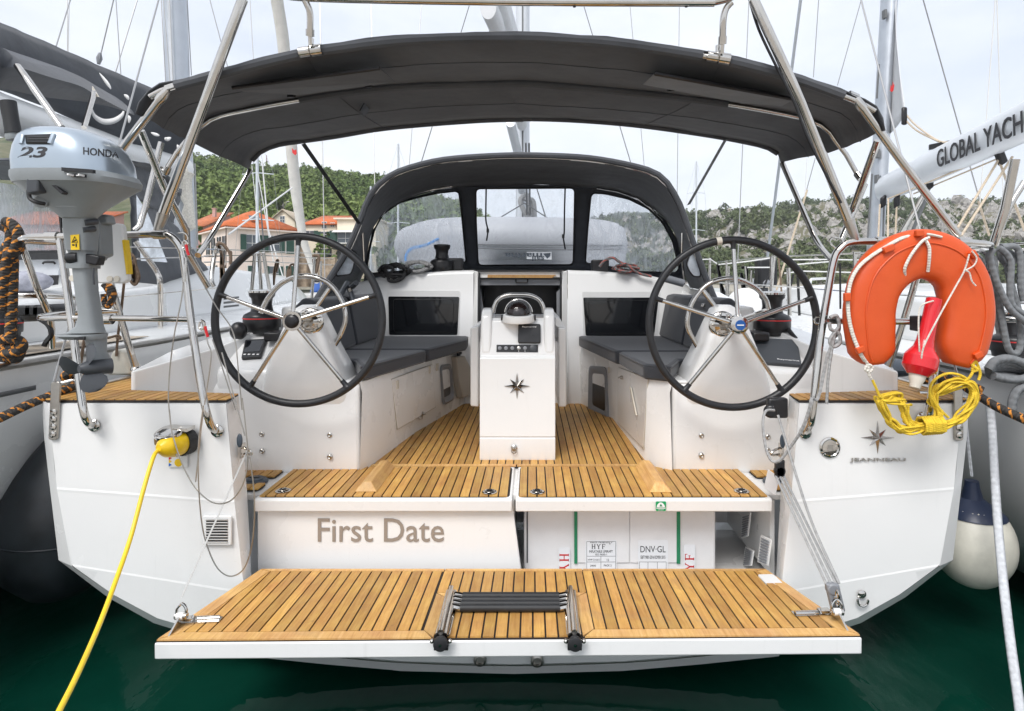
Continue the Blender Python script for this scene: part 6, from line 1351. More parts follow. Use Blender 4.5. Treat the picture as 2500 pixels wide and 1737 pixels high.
# --- horseshoe lifebuoy
lb = thing('lifebuoy', 'orange horseshoe lifebuoy with white rope hanging on the right stern rail', 'lifebuoy', P('c7', 850, 1090, 2.38))
hp_ = [(566,1075),(548,905),(545,740),(585,590),(680,480),(800,425),(900,425),(1005,468),(1085,560),(1120,690),(1118,850),(1062,1085)]
LBD = 2.38; path = crom(PL('c7', hp_, LBD), 6); wid = []
n_ = len(path); loops = []
ws = np.interp(np.linspace(0,1,n_), [0,.04,.12,.3,.5,.7,.88,.96,1], [.38,.90,1.0,1.05,1.04,1.03,1.08,1.0,.42])
for i in range(n_):
    t = (path[min(i+1,n_-1)]-path[max(i-1,0)]).normalized(); nr = V(0,1,0).cross(t).normalized(); hw = .096*ws[i]; hd_ = .052*(.55+.45*min(1, ws[i]))
    lp_ = []
    for k in range(24):
        a = 2*PI*k/24; c_, s_ = math.cos(a), math.sin(a); p_ = 3.0
        lp_.append(path[i]+nr*hw*math.copysign(abs(c_)**(2/p_), c_)+V(0,1,0)*hd_*math.copysign(abs(s_)**(2/p_), s_)+V(.001,0,0)*noise.noise(V(i*.3,k*.4,0)))
    loops.append(lp_)
loops = [[p.lerp(path[0], .75) for p in loops[0]]]+loops+[[p.lerp(path[-1], .75) for p in loops[-1]]]
body_ = B('buoy_body', MB().loft(loops), ORG, lb, ang=75)
B('buoy_piping', MB().tube([loops[i][17]+V(0,-.001,0) for i in range(2, len(loops)-2)], .0035, 6), ORG, body_)
rp_ = crom(PL('c7', [(520,1060,2.34),(490,1010,2.33),(440,880,2.335),(418,740,2.335),(430,600,2.335),(480,500,2.335),(560,430,2.335),(640,380,2.335),(740,325,2.34),(860,298,2.36)], 2.34), 6)
B('grab_rope', MB().tube(rp_, .0075, 8), ROPEW, lb)
B('grab_rope', MB().tube(crom(PL('c7', [(880,298,2.38),(1050,345,2.42),(1190,450,2.42),(1255,620,2.42),(1250,800,2.42),(1215,960,2.40),(1190,1030,2.36)], 2.4), 6), .0075, 8), ROPEW, lb)
B('hanging_cord', MB().tube(crom(PL('c7', [(905,320,2.32),(860,345,2.315),(800,420,2.315),(760,500,2.32),(760,555,2.34)], 2.32), 6), .006, 8).tube(crom(PL('c7', [(880,330,2.32),(905,380,2.315),(905,450,2.315),(897,525,2.33)], 2.32), 6), .006, 8).tube(crom(PL('c7', [(890,300,2.33),(925,305,2.325),(980,318,2.33)], 2.33), 5), .005, 6), ROPEW, lb)
for x0, y0, x1, y1 in ((628,400,690,375),(822,296,868,294),(412,655,412,700),(470,1000,508,985),(1175,1035,1215,1015),(1155,405,1180,440)):
    a, b = P('c7',x0,y0,2.326), P('c7',x1,y1,2.326); dd = (b-a).normalized(); B('rope_tab', MB().obox((a+b)/2, dd*max(.016,(b-a).length/2), V(0,.010,0), dd.cross(V(0,1,0))*.012), ORG, lb, bevel=.003)
B('buoy_lanyard', MB().tube(crom(PL('c7', [(515,1050,2.34),(535,1080,2.34),(520,1110,2.34),(550,1125,2.34),(565,1100,2.34),(540,1085,2.34),(545,1140,2.34),(560,1170,2.34)], 2.34), 5), .006, 8), ROPEW, lb)

# --- red rescue light
rl = thing('rescue_light', 'red rescue light with bulb end hanging inside the orange lifebuoy', 'rescue light', P('c7', 850, 1100, 2.31))
ax0, ax1 = P('c7', 935, 690, 2.32), P('c7', 870, 985, 2.30); dd = (ax1-ax0).normalized()
B('light_tube', MB().tube([ax0-dd*.004, ax0, ax0+dd*.12, ax0+dd*.18, ax0+dd*.195], [.020,.028,.028,.031,.034], 18), RED, rl)
B('light_bulb', MB().tube([ax0+dd*t for t in (.17,.195,.225,.235,.275,.282,.305)], [.031,.036,.056,.060,.060,.056,.036], 20), RED, rl, ang=20)
B('light_lens', MB().tube([ax0+dd*t for t in (.298,.32,.335,.355)], [.030,.028,.022,.018], 14), CREAM, rl)
B('light_clip', MB().obox(P('c7',850,835,2.35), V(.025,0,0), V(0,.03,0), V(0,0,.03)), BLK, rl, bevel=.005)
B('light_cord', MB().tube(crom(PL('c7', [(930,700,2.29),(870,720,2.28),(845,760,2.28),(842,900,2.26),(855,1090,2.26),(870,980,2.24),(960,800,2.25),(1060,620,2.30),(1115,520,2.31),(1145,420,2.31)], 2.27), 6), .003, 6).tube(crom(PL('c7', [(1115,520,2.31),(1170,490,2.31),(1190,445,2.31),(1160,400,2.31)], 2.31), 5), .003, 6).tube(crom(PL('c7', [(1115,518,2.31),(1145,530,2.31),(1160,580,2.31),(1185,610,2.31)], 2.31), 5), .003, 6), ROPEW, rl)

# --- yellow heaving line
yl = thing('yellow_rope', 'coiled yellow floating rope hanging below the lifebuoy', 'rope', P('c7', 860, 1480, 2.36))
rs = random.Random(4); 
def jit(p, a): return p+V(rs.uniform(-a,a), rs.uniform(-a,a)*1.2, rs.uniform(-a,a))
for k in range(15):
    f = rs.random(); pts = [(870,1450),(1000,1440),(1100,1390),(1160+25*f,1280),(1130+30*f,1200),(1060,1165+50*f),(960+30*f,1210+40*f),(930,1290),(960,1380),(900,1450)]
    B('rope_loop', MB().tube(crom([jit(p, .014) for p in PL('c7', pts, 2.355)], 6), .0046, 7), ROPEY, yl)
for k in range(13):
    f = rs.random(); pts = [(870,1450),(760,1475),(690,1440),(640,1370),(590+20*f,1290),(640,1275+20*f),(700+60*f,1260+40*f),(750,1330),(780,1420),(880,1455)]
    B('rope_loop', MB().tube(crom([jit(p, .014) for p in PL('c7', pts, 2.355)], 6), .0046, 7), ROPEY, yl)
B('rope_loop', MB().tube(crom(PL('c7', [(1160,1230),(1120,1160),(1020,1135),(930,1180),(910,1260),(960,1340),(1020,1400)], 2.345), 6), .0052, 7), ROPEY, yl)
hx = [P('c7', 855+ (k/60)*118, 1448-(k/60)*8, 2.355)+V(0, .034*math.cos(k*.9), .034*math.sin(k*.9)) for k in range(63)]
B('rope_wrap', MB().tube(hx, .0055, 7), ROPEY, yl)
B('rope_end', MB().tube(crom(PL('c7', [(565,1175,2.34),(590,1230,2.34),(610,1280,2.34)], 2.34), 4), .0052, 7), ROPEY, yl)
B('rope_end', MB().tube(crom(PL('c7', [(1185,1040,2.34),(1160,1080,2.34),(1195,1110,2.33),(1165,1120,2.34),(1180,1060,2.34),(1210,1130,2.34),(1200,1175,2.34)], 2.34), 5), .0055, 7).tube(crom(PL('c7', [(1180,1100,2.34),(1145,1160,2.34),(1110,1180,2.35)], 2.34), 4), .0055, 7), ROPEY, yl)

# --- lines on the cabin top, small winch, clutches
w2 = winch(P('c5', 585, 785, 4.85), .95, boat, 'cabin_top_winch', red=False)
w3 = B('rope_clutch', MB().obox(P('c5',665,755,4.9), V(.07,0,0), V(0,.05,0), V(0,0,.05)), BLK, boat, bevel=.01)
B('rope_clutch', MB().obox(P('c5',1568,765,4.9), V(.07,0,0), V(0,.05,0), V(0,0,.05)), BLK, boat, bevel=.01)
def coil(name, label, c, cx, cy, rx, ry, D, r, mat, n=14, seed=1, extra=()):
    t_ = thing(name, label, 'rope', P(c, cx, cy+ry, D)); q = random.Random(seed)
    m = MB(); pts = []
    for k in range(n*8):
        a = k*2*PI/8; f = k/8; pts.append(P(c, cx+rx*(.55+.45*q.random())*math.cos(a)+q.uniform(-.15,.15)*rx, cy+ry*(.5+.5*q.random())*math.sin(a)*.9, D+q.uniform(-.07,.07)))
    B('rope_coil', MB().tube(crom(pts, 3), r, 6), mat, t_)
    for e in extra: B('rope_tail', MB().tube(crom(PL(c, e, D-.05), 5), r, 6), mat, t_)
    return t_
coil('rope_coil', 'black rope coil heaped on the cabin top left of the small winch', 'c5', 290, 795, 95, 50, 4.75, .013, ROPEB, 9, 2, [[(190,800),(210,770),(250,765),(280,790),(250,850),(290,860),(340,840),(360,790)],[(120,830),(180,820),(230,830)]])
coil('rope_coil', 'grey rope coil lying between the black coil and the small winch', 'c5', 435, 770, 90, 38, 4.78, .012, ROPEG, 7, 3)
coil('rope_coil', 'dark tangled lines heaped on the cabin top right of the companionway', 'c5', 1730, 780, 80, 30, 4.75, .011, ROPER, 7, 5, [[(1565,770),(1600,730),(1650,715),(1690,740),(1750,770),(1810,810),(1890,830)]])
B('halyard_bag_bar', MB().tube(PL('c6', [(350,520,4.3),(490,558,4.3)], 4.3), .028, 12), GREYP, boat)
for pts, c in (([(1180,610,3.9),(1150,640,4.0),(1120,640,4.1),(1165,760,3.8)], 'c4'), ([(985,770,3.7),(1040,735,3.8),(1110,610,4.1)], 'c4')): B('deck_lead', MB().tube(PL(c, pts, 4), .018, 8), MGRYD, boat)
for c, pts in (('c4', ((1115,655),(1130,650),(1175,760),(1150,765))), ('c4', ((880,800),(910,795),(950,850),(930,865)))): B('cushion_strap', MB().prism(PL(c, pts, 3.95), (0,.02,0)), BEIGE, boat)
B('bow_shackle', MB().obox(P('c6',690,735,3.6), V(.06,0,-.02), V(0,.02,0), V(.004,0,.012)), STEEL, boat, bevel=.004)
B('jib_sheet', MB().tube(crom(PL('c6', [(1080,770,3.4),(1160,800,3.4),(1220,870,3.3),(1285,952,3.2)], 3.3), 5), .012, 8), ROPEB, boat)

# --- dinghy on the foredeck
dg = thing('dinghy', 'pale grey inflatable dinghy stowed upside down on the deck ahead of the sprayhood', 'dinghy', (0, 6.6, 1.95))
DD = 6.6
tp = crom([P('c5',400,640,DD+.6), P('c5',560,610,DD+.1), P('c5',760,600,DD), P('c5',1100,600,DD), P('c5',1500,610,DD), P('c5',1660,640,DD)], 6)
B('dinghy_tube', MB().tube([tp[0]+V(-.08,.1,0)]+tp+[tp[-1]+V(.10,0,0), tp[-1]+V(.13,0,0)], [.13]+[.24]*3+[.25]*(len(tp)-3)+[.2,.08], 24), HYP, dg, ang=70)
B('dinghy_tube', MB().tube([P('c5',700,720,DD+.1), P('c5',1500,720,DD+.1)], .19, 20), HYP, dg, ang=70)
for y in (632, 655): B('rub_strake', MB().tube([P('c5',790,y,DD-.255), P('c5',1420,y+(4 if y == 632 else 10),DD-.255), P('c5',1690,y+6,DD-.25), P('c5',1760,y+4,DD-.14)], .007, 6), WIRED, dg)
lbq = [P('c5',x,y,DD-.21) for x,y in ((1112,678),(1268,678),(1268,726),(1112,722))]
pl2 = B('dinghy_label', MB().prism(lbq, (0,-.004,0)), PAPER, dg)
# lettering upside down because the boat is
a, b = P('c5',1215,685,DD-.2155), P('c5',1165,685,DD-.2155)
text('dinghy_lettering', 'sail', P('c5',1222,702,DD-.216), (-1,0,0), (0,0,-1), .13, .055, NAVY, pl2, ext=.001, bold=.02); text('dinghy_lettering', 'marina', P('c5',1208,684,DD-.216), (-1,0,0), (0,0,-1), .40, .055, NAVY, pl2, ext=.001, bold=.02)
B('dinghy_mark', MB().prism([P('c5',x,y,DD-.216) for x,y in ((1215,688),(1262,684),(1258,705),(1240,720))], (0,-.001,0)), NAVY, pl2)
B('dinghy_line', MB().tube(crom(PL('c5', [(355,735,6.2),(365,690,6.2),(400,655,6.2),(490,632,6.2),(620,565,6.6)], 6.2), 5), .014, 6), rope('blue_line', (.05,.25,.6)), dg)

# --- fenders and mooring lines
fb = thing('ball_fender', 'round white fender with navy cap hanging beside the right hull side', 'fender', (2.13, 2.80, .45))
fc_ = P('c8', 1275, 690, 2.80); fc_.x = 2.155
B('fender_ball', MB().ball(fc_+V(0,0,-.01), .175, .175, .205, n=32, m=20), FEND, fb)
B('fender_cap', MB().lathe([(.138,.124),(.136,.130),(.088,.168),(.045,.20),(.032,.25),(.028,.28)], fc_, (0,0,1), 24), pm('fender_navy', (.015,.025,.06), .4), fb)
B('fender_line', MB().tube([fc_+V(0,0,.3), fc_+V(.0,.05,.62), V(2.10,2.9,1.32)], .007, 6), ROPEWG, fb)
f2 = thing('black_fender', 'large black fender squeezed between the left hull side and the neighbouring hull', 'fender', (-2.17, 2.85, .3))
fo = P('c3', 120, 520, 2.95); fo.x = -2.24
B('fender_body', MB().lathe([(.03,-.42),(.14,-.40),(.235,-.30),(.27,-.14),(.272,.0),(.25,.09),(.205,.18),(.14,.28),(.085,.36),(.05,.42)], fo, (.06,0,1), 32), FENDB, f2)
B('fender_seam', MB().lathe([(.274,-.10),(.277,-.095),(.274,-.09)], fo, (.06,0,1), 32, caps=False), FENDB, f2)
B('fender_line', MB().tube([fo+V(.03,0,.40), fo+V(.05,.1,1.0)], .008, 6), ROPEBR, f2)
f3 = thing('deck_fender', 'small cream fender hanging by a brown line behind the left stern rail', 'fender', P('c2', 760, 1090, 3.15))
q = P('c2', 760, 1090, 3.15)
B('fender_body', MB().prism([P('c2',x,y,3.10) for x,y in ((690,1110),(705,1010),(725,950),(760,938),(790,955),(815,1020),(850,1085),(850,1110))], (0,.10,0)), FEND, f3, bevel=.03, seg=3)
B('fender_line', MB().tube(crom(PL('c2', [(805,510,2.95),(790,660,3.0),(765,860,3.08),(755,985,3.09)], 3.0), 5), .0065, 6).tube(crom(PL('c2', [(680,872,3.08),(730,858,3.07),(770,850,3.06),(780,870,3.06),(755,862,3.06)], 3.07), 4), .0065, 6), ROPEBR, f3)
ml_ = thing('mooring_line', 'black and orange mooring line leading left from the left deck cleat', 'rope', P('c2', 440, 1150, 2.7))
B('line', MB().tube(crom(PL('c2', [(-60,1410,2.35),(0,1385,2.4),(180,1300,2.5),(330,1240,2.58),(420,1200,2.66),(500,1170,2.72),(470,1140,2.74),(420,1120,2.72),(450,1095,2.72),(560,1090,2.74),(600,1120,2.75),(500,1170,2.74)], 2.6), 7), .0185, 12), ROPEO, ml_)
B('deck_cleat', MB().tube(PL('c2', [(390,1165,2.7),(470,1145,2.72),(530,1130,2.74)], 2.7), .014, 10).tube([P('c2',450,1200,2.72), P('c2',450,1150,2.72)], .018, 8), STEEL, boat)
ml2 = thing('mooring_line', 'black and orange mooring line leading right from the right deck cleat', 'rope', P('c7', 900, 1170, 2.7))
B('line', MB().tube(crom(PL('c7', [(820,1130,2.8),(850,1170,2.76),(900,1170,2.74),(880,1120,2.74),(960,1140,2.72),(1060,1180,2.68),(1180,1255,2.6),(1300,1330,2.5),(1473,1410,2.4),(1560,1450,2.35)], 2.6), 7), .0185, 12).tube(crom(PL('c7', [(960,1170,2.7),(1060,1185,2.68),(1160,1210,2.66),(1225,1240,2.64)], 2.7), 5), .0185, 12), ROPEO, ml2)
B('deck_cleat', MB().tube(PL('c7', [(840,1255,2.68),(900,1258,2.68),(965,1262,2.68)], 2.7), .013, 10).tube([P('c7',900,1275,2.68), P('c7',900,1255,2.68)], .018, 8), STEEL, boat)
ml3 = thing('mooring_rope', 'thick pale grey mooring rope dropping from the right neighbour into the water', 'rope', P('c8', 1480, 1570, 2.2))
B('line', MB().tube(crom(PL('c8', [(1325,-60,2.7),(1345,80,2.68),(1370,500,2.55),(1400,850,2.42),(1440,1200,2.28),(1490,1560,2.15),(1520,1800,2.05)], 2.4), 6), .0165, 12), ROPEWG, ml3)
ml4 = thing('mooring_line', 'thin yellowed line slanting down into the water below the right end of the platform', 'rope', P('b7', 1930, 660, 2.9))
B('line', MB().tube(crom(PL('b7', [(1905,560,2.75),(1935,670,2.85)], 2.8), 5), .008, 6), rope('weedy_line', (.35,.33,.22)), ml4)
hk = thing('rope_coil', 'black and orange rope hank hanging on the rail of the left neighbour', 'rope', P('c2', 60, 1000, 2.75))
for k, pts in enumerate(([(30,110),(80,130),(120,200),(100,290),(60,330)],[(20,140),(70,180),(60,300),(40,420),(20,560),(10,700)],[(90,150),(85,300),(80,500),(75,700),(68,870)],[(130,200),(115,300),(60,260),(20,330),(0,420)],[(0,880),(60,870),(120,880),(145,920),(110,960),(30,970),(-20,960)],[(0,940),(70,930),(130,940),(110,1000),(60,990)],[(0,990),(60,1000),(115,1000)])):
    B('rope_loop', MB().tube(crom(PL('c2', pts, 2.62+.02*k), 6), .022, 10), ROPEO, hk)
hk2 = thing('rope_coil', 'small black and orange rope hank hanging behind the outboard bracket', 'rope', P('c2', 705, 660, 2.85))
for k in range(4): B('rope_loop', MB().tube(crom(PL('c2', [(670+8*k,520),(690+12*k,540),(720+6*k,600),(705,660),(680,640),(672,580)], 2.86+.01*k), 5), .013, 8), ROPEO, hk2)
hk3 = thing('rope_coil', 'brown cord coil hanging on the left stern rail beside the motor bracket', 'rope', P('c2', 860, 520, 2.7))
for k in range(6): B('rope_loop', MB().tube(crom(PL('c2', [(805+4*k,340),(830,325-3*k),(870,340),(885-5*k,400),(905-8*k,470),(880,520-6*k),(850,500),(840+4*k,430),(870,370),(830,370)], 2.68+.01*k), 5), .0055, 6), ROPEBR, hk3)
hk4 = thing('rope_coil', 'grey line knotted round the right stern rail post', 'rope', P('c7', 345, 960, 2.42))
for k in range(5): B('rope_loop', MB().tube(crom(PL('c7', [(310+6*k,800),(350,790+4*k),(365,850),(330+6*k,900),(310,940),(330,975-4*k),(370,950),(360,890),(315,870),(305,830)], 2.42+.008*k), 5), .0075, 7), ROPEG, hk4)
# ================================================================== neighbouring yachts
def hull_shape(xc, hb_, sh, y0, mat, par, yb=13.8):
    def sec_(y, k, dz, keel):
        q = [(1.0,sh+dz),(1.005,sh-.18+dz),(.99,.9),(.93,.5),(.80,.22),(.45,.06-keel),(0,.0-keel)]
        return [V(xc-x*hb_*k, y, z) for x, z in q]+[V(xc+x*hb_*k, y, z) for x, z in q[-2::-1]]
    return B('hull', MB().loft([sec_(y0,.985,0,0), sec_(y0+1.8,1,.0,.1), sec_(y0+4.5,.98,.03,.3), sec_(y0+7,.83,.08,.3), sec_(y0+9.2,.5,.14,.3), sec_(yb,.02,.2,.1)], caps=True), mat, par, ang=50)
def deckplate(xc, hb_, sh, y0, par, yb=13.8):
    pts = [(y0,.985),(y0+1.8,1.0),(y0+4.5,.98),(y0+7,.83),(y0+9.2,.5),(yb,.02)]
    return B('deck', MB().grid([[V(xc-k*hb_*.995,y,sh+.0+(y-y0)*.012), V(xc,y,sh+.05+(y-y0)*.012), V(xc+k*hb_*.995,y,sh+(y-y0)*.012)] for y, k in pts]), GELN2, par)
# ---------------- left neighbour
ln = thing('sailing_yacht', 'white neighbouring yacht on the left with black sail cover and black bimini', 'yacht', (-4.28, 2.2, .1))
LX, LS = -4.30, 1.40
lh = hull_shape(LX, 1.98, LS, 2.0, GELN2, ln); deckplate(LX, 1.98, LS, 2.0, ln)
def lside(c, x, y): return R(c, x, y, (-2.318,0,0), (1,0,0))
B('toe_rail', MB().tube([V(-2.34,2.1,1.41),V(-2.325,3.8,1.42),V(-2.36,6.5,1.45),V(-2.66,9.0,1.5),V(-3.31,11.2,1.56)], .018, 8), STEELD, ln)
for y0_, y1_, z_ in ((2.1,2.85,1.285),(3.7,7.5,1.26)): B('hull_stripe', MB().add([V(-2.300,y0_,z_),V(-2.300,y1_,z_),V(-2.300,y1_,z_+.022),V(-2.300,y0_,z_+.022)], [(0,1,2,3)]), WIRED, lh, solid=.004)
B('coachroof', MB().loft([[V(-5.4,4.7,1.42),V(-5.3,4.7,1.90),V(-3.32,4.7,1.90),V(-3.2,4.7,1.42)], [V(-5.35,6.5,1.45),V(-5.2,6.5,1.98),V(-3.40,6.5,1.98),V(-3.22,6.5,1.45)], [V(-5.1,9.2,1.5),V(-4.9,9.2,1.90),V(-3.70,9.2,1.90),V(-3.5,9.2,1.5)], [V(-4.7,10.6,1.52),V(-4.6,10.6,1.62),V(-4.0,10.6,1.62),V(-3.9,10.6,1.52)]]), GELN2, ln, bevel=.08, seg=3)
for k in range(3): q = PL('c2', [(1460,610-28*k+56,5.6),(1550,580+28*k-0,5.6)], 5.6); a = P('c2',1455,612+26*k,5.2); b = P('c2',1548,602+26*k,5.4); B('deck_vent_slot', MB().obox((a+b)/2, (b-a)/2, V(0,.01,0), V(0,0,.009)), WIRED, ln)
B('cockpit_coaming', MB().loft([[V(-3.0,2.3,1.41),V(-2.98,2.3,1.60),V(-3.35,2.3,1.62),V(-3.4,2.3,1.41)], [V(-2.9,4.9,1.42),V(-2.92,4.9,1.78),V(-3.3,4.9,1.82),V(-3.4,4.9,1.42)]]), GELN2, ln, bevel=.05, seg=3)
B('teak_side_deck', MB().prism([V(-2.52,2.3,1.426),V(-2.85,2.3,1.426),V(-2.80,4.0,1.435),V(-2.50,4.0,1.435)], (0,0,.004)), pm('weathered_teak', (.42,.36,.29), .7, var=.2, vs=12, stretch=(6,.6,6)), ln)
B('rope_clutches', MB().obox(P('c2',225,705,3.35), V(.17,0,.01), V(0,.10,0), V(0,0,.045)), BLK, ln, bevel=.03)
for k in range(3): B('clutch_lever', MB().obox(P('c2',170+52*k,690,3.22), V(.045,0,.0), V(0,.02,.0), V(0,0,.03)), RUB, ln, bevel=.012)
winch(P('c2', 5, 830, 3.05), .9, ln)
# windows strip / coaming panel with handle behind the ropes
B('saloon_window', MB().prism([P('c2',x,y,4.6) for x,y in ((0,318),(390,310),(385,355),(0,362))], (0,.02,0)), DKG, ln); B('bulkhead', MB().prism([P('c2',x,y,4.65) for x,y in ((-40,355),(395,345),(375,460),(-40,465))], (0,.02,0)), ALUW, ln)
B('bulkhead_handle', MB().tube(fillet(PL('c2',[(278,385),(285,374),(350,374),(358,385)],4.62), .02), .008, 6), BLK, ln)
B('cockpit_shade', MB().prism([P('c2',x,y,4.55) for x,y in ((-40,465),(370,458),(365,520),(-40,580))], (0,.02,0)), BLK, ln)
B('folded_towel', MB().ball(P('c2',165,500,3.9), .17, .10, .07), pm('towel', (.35,.36,.42), .9, var=.3, vs=20, bump=.8, bs=30), ln)
# rails
lrail = part('pushpit', ln)
rail('rail', PL('c2', [(-80,592,2.75),(100,590,2.78),(290,592,2.82),(480,602,3.2),(780,690,3.3)], 2.8), .0135, lrail); rail('rail_post', crom(PL('c2', [(130,225,2.72),(180,370,2.74),(240,540,2.78),(290,650,2.82),(330,760,2.86),(340,930,2.9)], 2.8), 4), .0145, lrail)
rail('rail', PL('c2', [(-60,135,2.62),(20,130,2.64),(130,225,2.72),(390,245,3.0)], 2.7), .0135, lrail)
B('pushpit_strap', MB().tube(crom(PL('c2', [(250,740,2.86),(310,780,2.86),(335,840,2.86),(300,890,2.88),(285,920,2.88)], 2.87), 4), .012, 6), BLK, lrail)
rail('rail_post', crom(PL('c2', [(880,240,3.9),(960,350,3.95),(1020,440,4.0),(1040,520,4.0),(1042,800,4.1)], 4), 4), .017, lrail)
rail('rail_post', crom(PL('d1', [(360,1600,4.6),(330,1500,4.6),(360,1250,4.7),(400,1095,4.7),(450,1075,4.75),(475,1160,4.8),(450,1600,4.8)], 4.7), 4), .017, lrail)
rail('rail_post', PL('d1', [(820,1650,6.0),(860,1200,6.0),(910,1190,6.05),(935,1650,6.1)], 6), .018, lrail); rail('rail_post', PL('d1', [(960,1180,6.1),(1040,1650,6.3)], 6.2), .018, lrail); rail('rail_post', PL('c4', [(855,410,7.6),(830,800,7.6)], 7.6), .018, lrail); rail('rail_post', PL('c4', [(905,440,8.4),(905,800,8.4)], 8.4), .016, lrail)
for a, b in ((((820,275),(1480,292))), (((890,352),(1440,335))), (((745,605),(1430,540)))): rail('lifeline', [P('c2',*a,3.6), P('c2',*b,4.7)], .004, lrail, 6)
for y0_, y1_ in ((1225,1215),(1140,1160),(1300,1290)): rail('lifeline', [P('d1',240,y0_,4.7), P('d1',900,y1_,6.1), P('d1',1820,y1_+45,9.5)], .0055, lrail, 6)
lc = thing('rope_coil', 'brown line coil hung on the left neighbour stanchion in front of the pink house', 'rope', P('d1',470,1300,4.7))
for k in range(5): B('rope_loop', MB().tube(crom(PL('d1', [(390,1105),(420,1075-4*k),(480,1085+3*k),(540,1170),(568,1260-20*k),(560,1330-20*k)], 4.68+.01*k), 5), .011, 6).tube(crom(PL('d1', [(420,1100),(450,1200),(445+8*k,1380),(460+8*k,1560)], 4.7), 5), .011, 6), ROPEBR, lc)
lc2 = thing('rope_coil', 'brown rope hank hung on the far left guard rail below the house gable', 'rope', P('d1',1600,1450,8))
for k in range(5): B('rope_loop', MB().tube(crom(PL('d1', [(1560,1230),(1600+5*k,1215),(1640,1240),(1630-6*k,1330),(1600,1430),(1580,1350),(1570+8*k,1260)], 8+.01*k), 5), .018, 6), ROPEBR, lc2)
lc3 = thing('rope_coil', 'thin brown loops of line hung on the guard rail in front of the stone wall', 'rope', P('d1',1300,1450,7))
for k in range(4): B('rope_loop', MB().tube(crom(PL('d1', [(1250+10*k,1520),(1255+14*k,1420),(1290,1340),(1330+4*k,1330),(1345,1400),(1340-6*k,1480)], 7.2), 5), .011, 6).tube(crom(PL('d1', [(1090,1580),(1090+6*k,1420),(1125,1280),(1145,1290+10*k),(1120,1420)], 7.0), 5), .011, 6), ROPEBR, lc3)
# canvas: sprayhood, bimini, sail cover
def quadgrid(a, b, c, d, n=14, m=10, wob=.02, seed=0, bul=0):
    return MB().grid([[a.lerp(b, i/n).lerp(d.lerp(c, i/n), j/m)+V(wob*noise.noise(V(i*.5,j*.5,seed)), 0, wob*noise.noise(V(i*.4,j*.6,seed+3))+bul*math.sin(PI*j/m)) for i in range(n+1)] for j in range(m+1)])
lsh = part('sprayhood', ln)
B('hood_side', quadgrid(P('c2',840,-60,4.7), P('c2',1130,120,6.6), P('c2',1352,420,6.3), P('c2',870,575,4.9), wob=.03, seed=3), CANV2, lsh, solid=.006)
B('hood_roof', quadgrid(P('c1',-150,1040,4.6), P('c1',860,1050,4.65), P('c1',1180,1270,6.4), P('c1',-100,1150,6.6), wob=.03, seed=5, bul=.1), CANV2, lsh, solid=.006)
B('hood_side_low', quadgrid(P('c1',800,1030,4.62), P('c1',1180,1240,6.4), P('c2',1130,120,6.55), P('c2',840,-70,4.69), wob=.03, seed=8), CANV2, lsh, solid=.006)
B('side_window', MB().prism([P('c2',x,y,4.66) for x,y in ((885,-60),(960,60),(1085,375),(915,365),(890,100))], (0,.004,0)), bpy.data.materials['frosted_vinyl'], lsh)
B('front_window', MB().prism([P('c2',x,y,5.3) for x,y in ((-60,-150),(370,-90),(410,300),(-60,310))], (0,.004,0)), VINYL, lsh)
B('window_binding', MB().tube([P('c2',x,y,5.28) for x,y in ((-60,318),(420,305),(380,-80))], .02, 6), BLK, lsh)
lbi = part('bimini', ln)
be = crom(PL('c1', [(-120,215,3.2),(0,302,3.33),(60,360,3.4),(115,430,3.45)], 3.3), 4); be2 = crom(PL('c1', [(115,430,3.45),(330,500,3.7),(520,555,3.9),(640,630,4.05),(780,690,4.3),(870,745,4.5)], 3.6), 4)
up1 = PL('c1', [(-100,250,3.6),(0,310,3.7),(260,400,4.1),(450,470,4.4),(600,555,4.6),(760,640,4.8),(860,725,4.95)], 4)
B('bimini_canopy', MB().grid([resample(crom(PL('c1', [(-120,560,3.4),(0,570,3.5),(300,630,3.9),(560,660,4.1),(750,700,4.4),(865,745,4.55)], 4), 4), 25), resample(crom(PL('c1', [(-120,400,3.3),(0,440,3.4),(120,440,3.45),(330,505,3.7),(520,560,3.9),(640,632,4.1),(870,748,4.5)], 4), 4), 25), resample(crom(PL('c1', [(-120,230,3.3),(0,302,3.4),(120,395,3.55),(330,440,3.9),(470,478,4.2),(620,560,4.5),(865,735,4.8)], 4), 4), 25), resample(crom(up1, 4), 25)]), CANV2, lbi, solid=.008, ang=60)
rail('bimini_strut', PL('c1', [(112,430,3.4),(180,520,3.36),(400,830,3.3)], 3.4), .018, lbi); rail('bimini_strut', PL('c1', [(612,600,4.0),(545,830,3.8)], 4), .017, lbi); B('strut_pad', MB().prism([P('c1',x,y,3.99) for x,y in ((598,560),(640,630),(598,622))], (0,.01,0)), CREAM, lbi)
lbm = part('boom_and_sail', ln)
bo = [P('c1',-300,640,4.2), P('c1',0,745,4.78), P('c1',800,1010,6.5), P('c1',1190,1120,7.2)]
B('boom', MB().tube(bo, .17, 18), GELN2, lbm)
topl = PL('c1', [(-300,20,4.2),(0,150,4.78),(300,275,5.35),(650,430,6.0),(1000,580,6.75),(1250,660,7.2)], 5); botl = PL('c1', [(-300,500,4.2),(0,585,4.78),(300,700,5.35),(640,850,6.0),(940,985,6.7),(1200,1090,7.2)], 5)
T_, B_ = resample(topl, 25), resample(botl, 25)
cov = B('sail_cover', MB().grid([[B_[i].lerp(T_[i], t)+V(.10*math.sin(PI*t)*1.0+.02*noise.noise(V(i*.6,t*3,2)), 0, 0) for i in range(25)] for t in np.linspace(0, 1, 9)]), CANV2, lbm, solid=.01, ang=70)
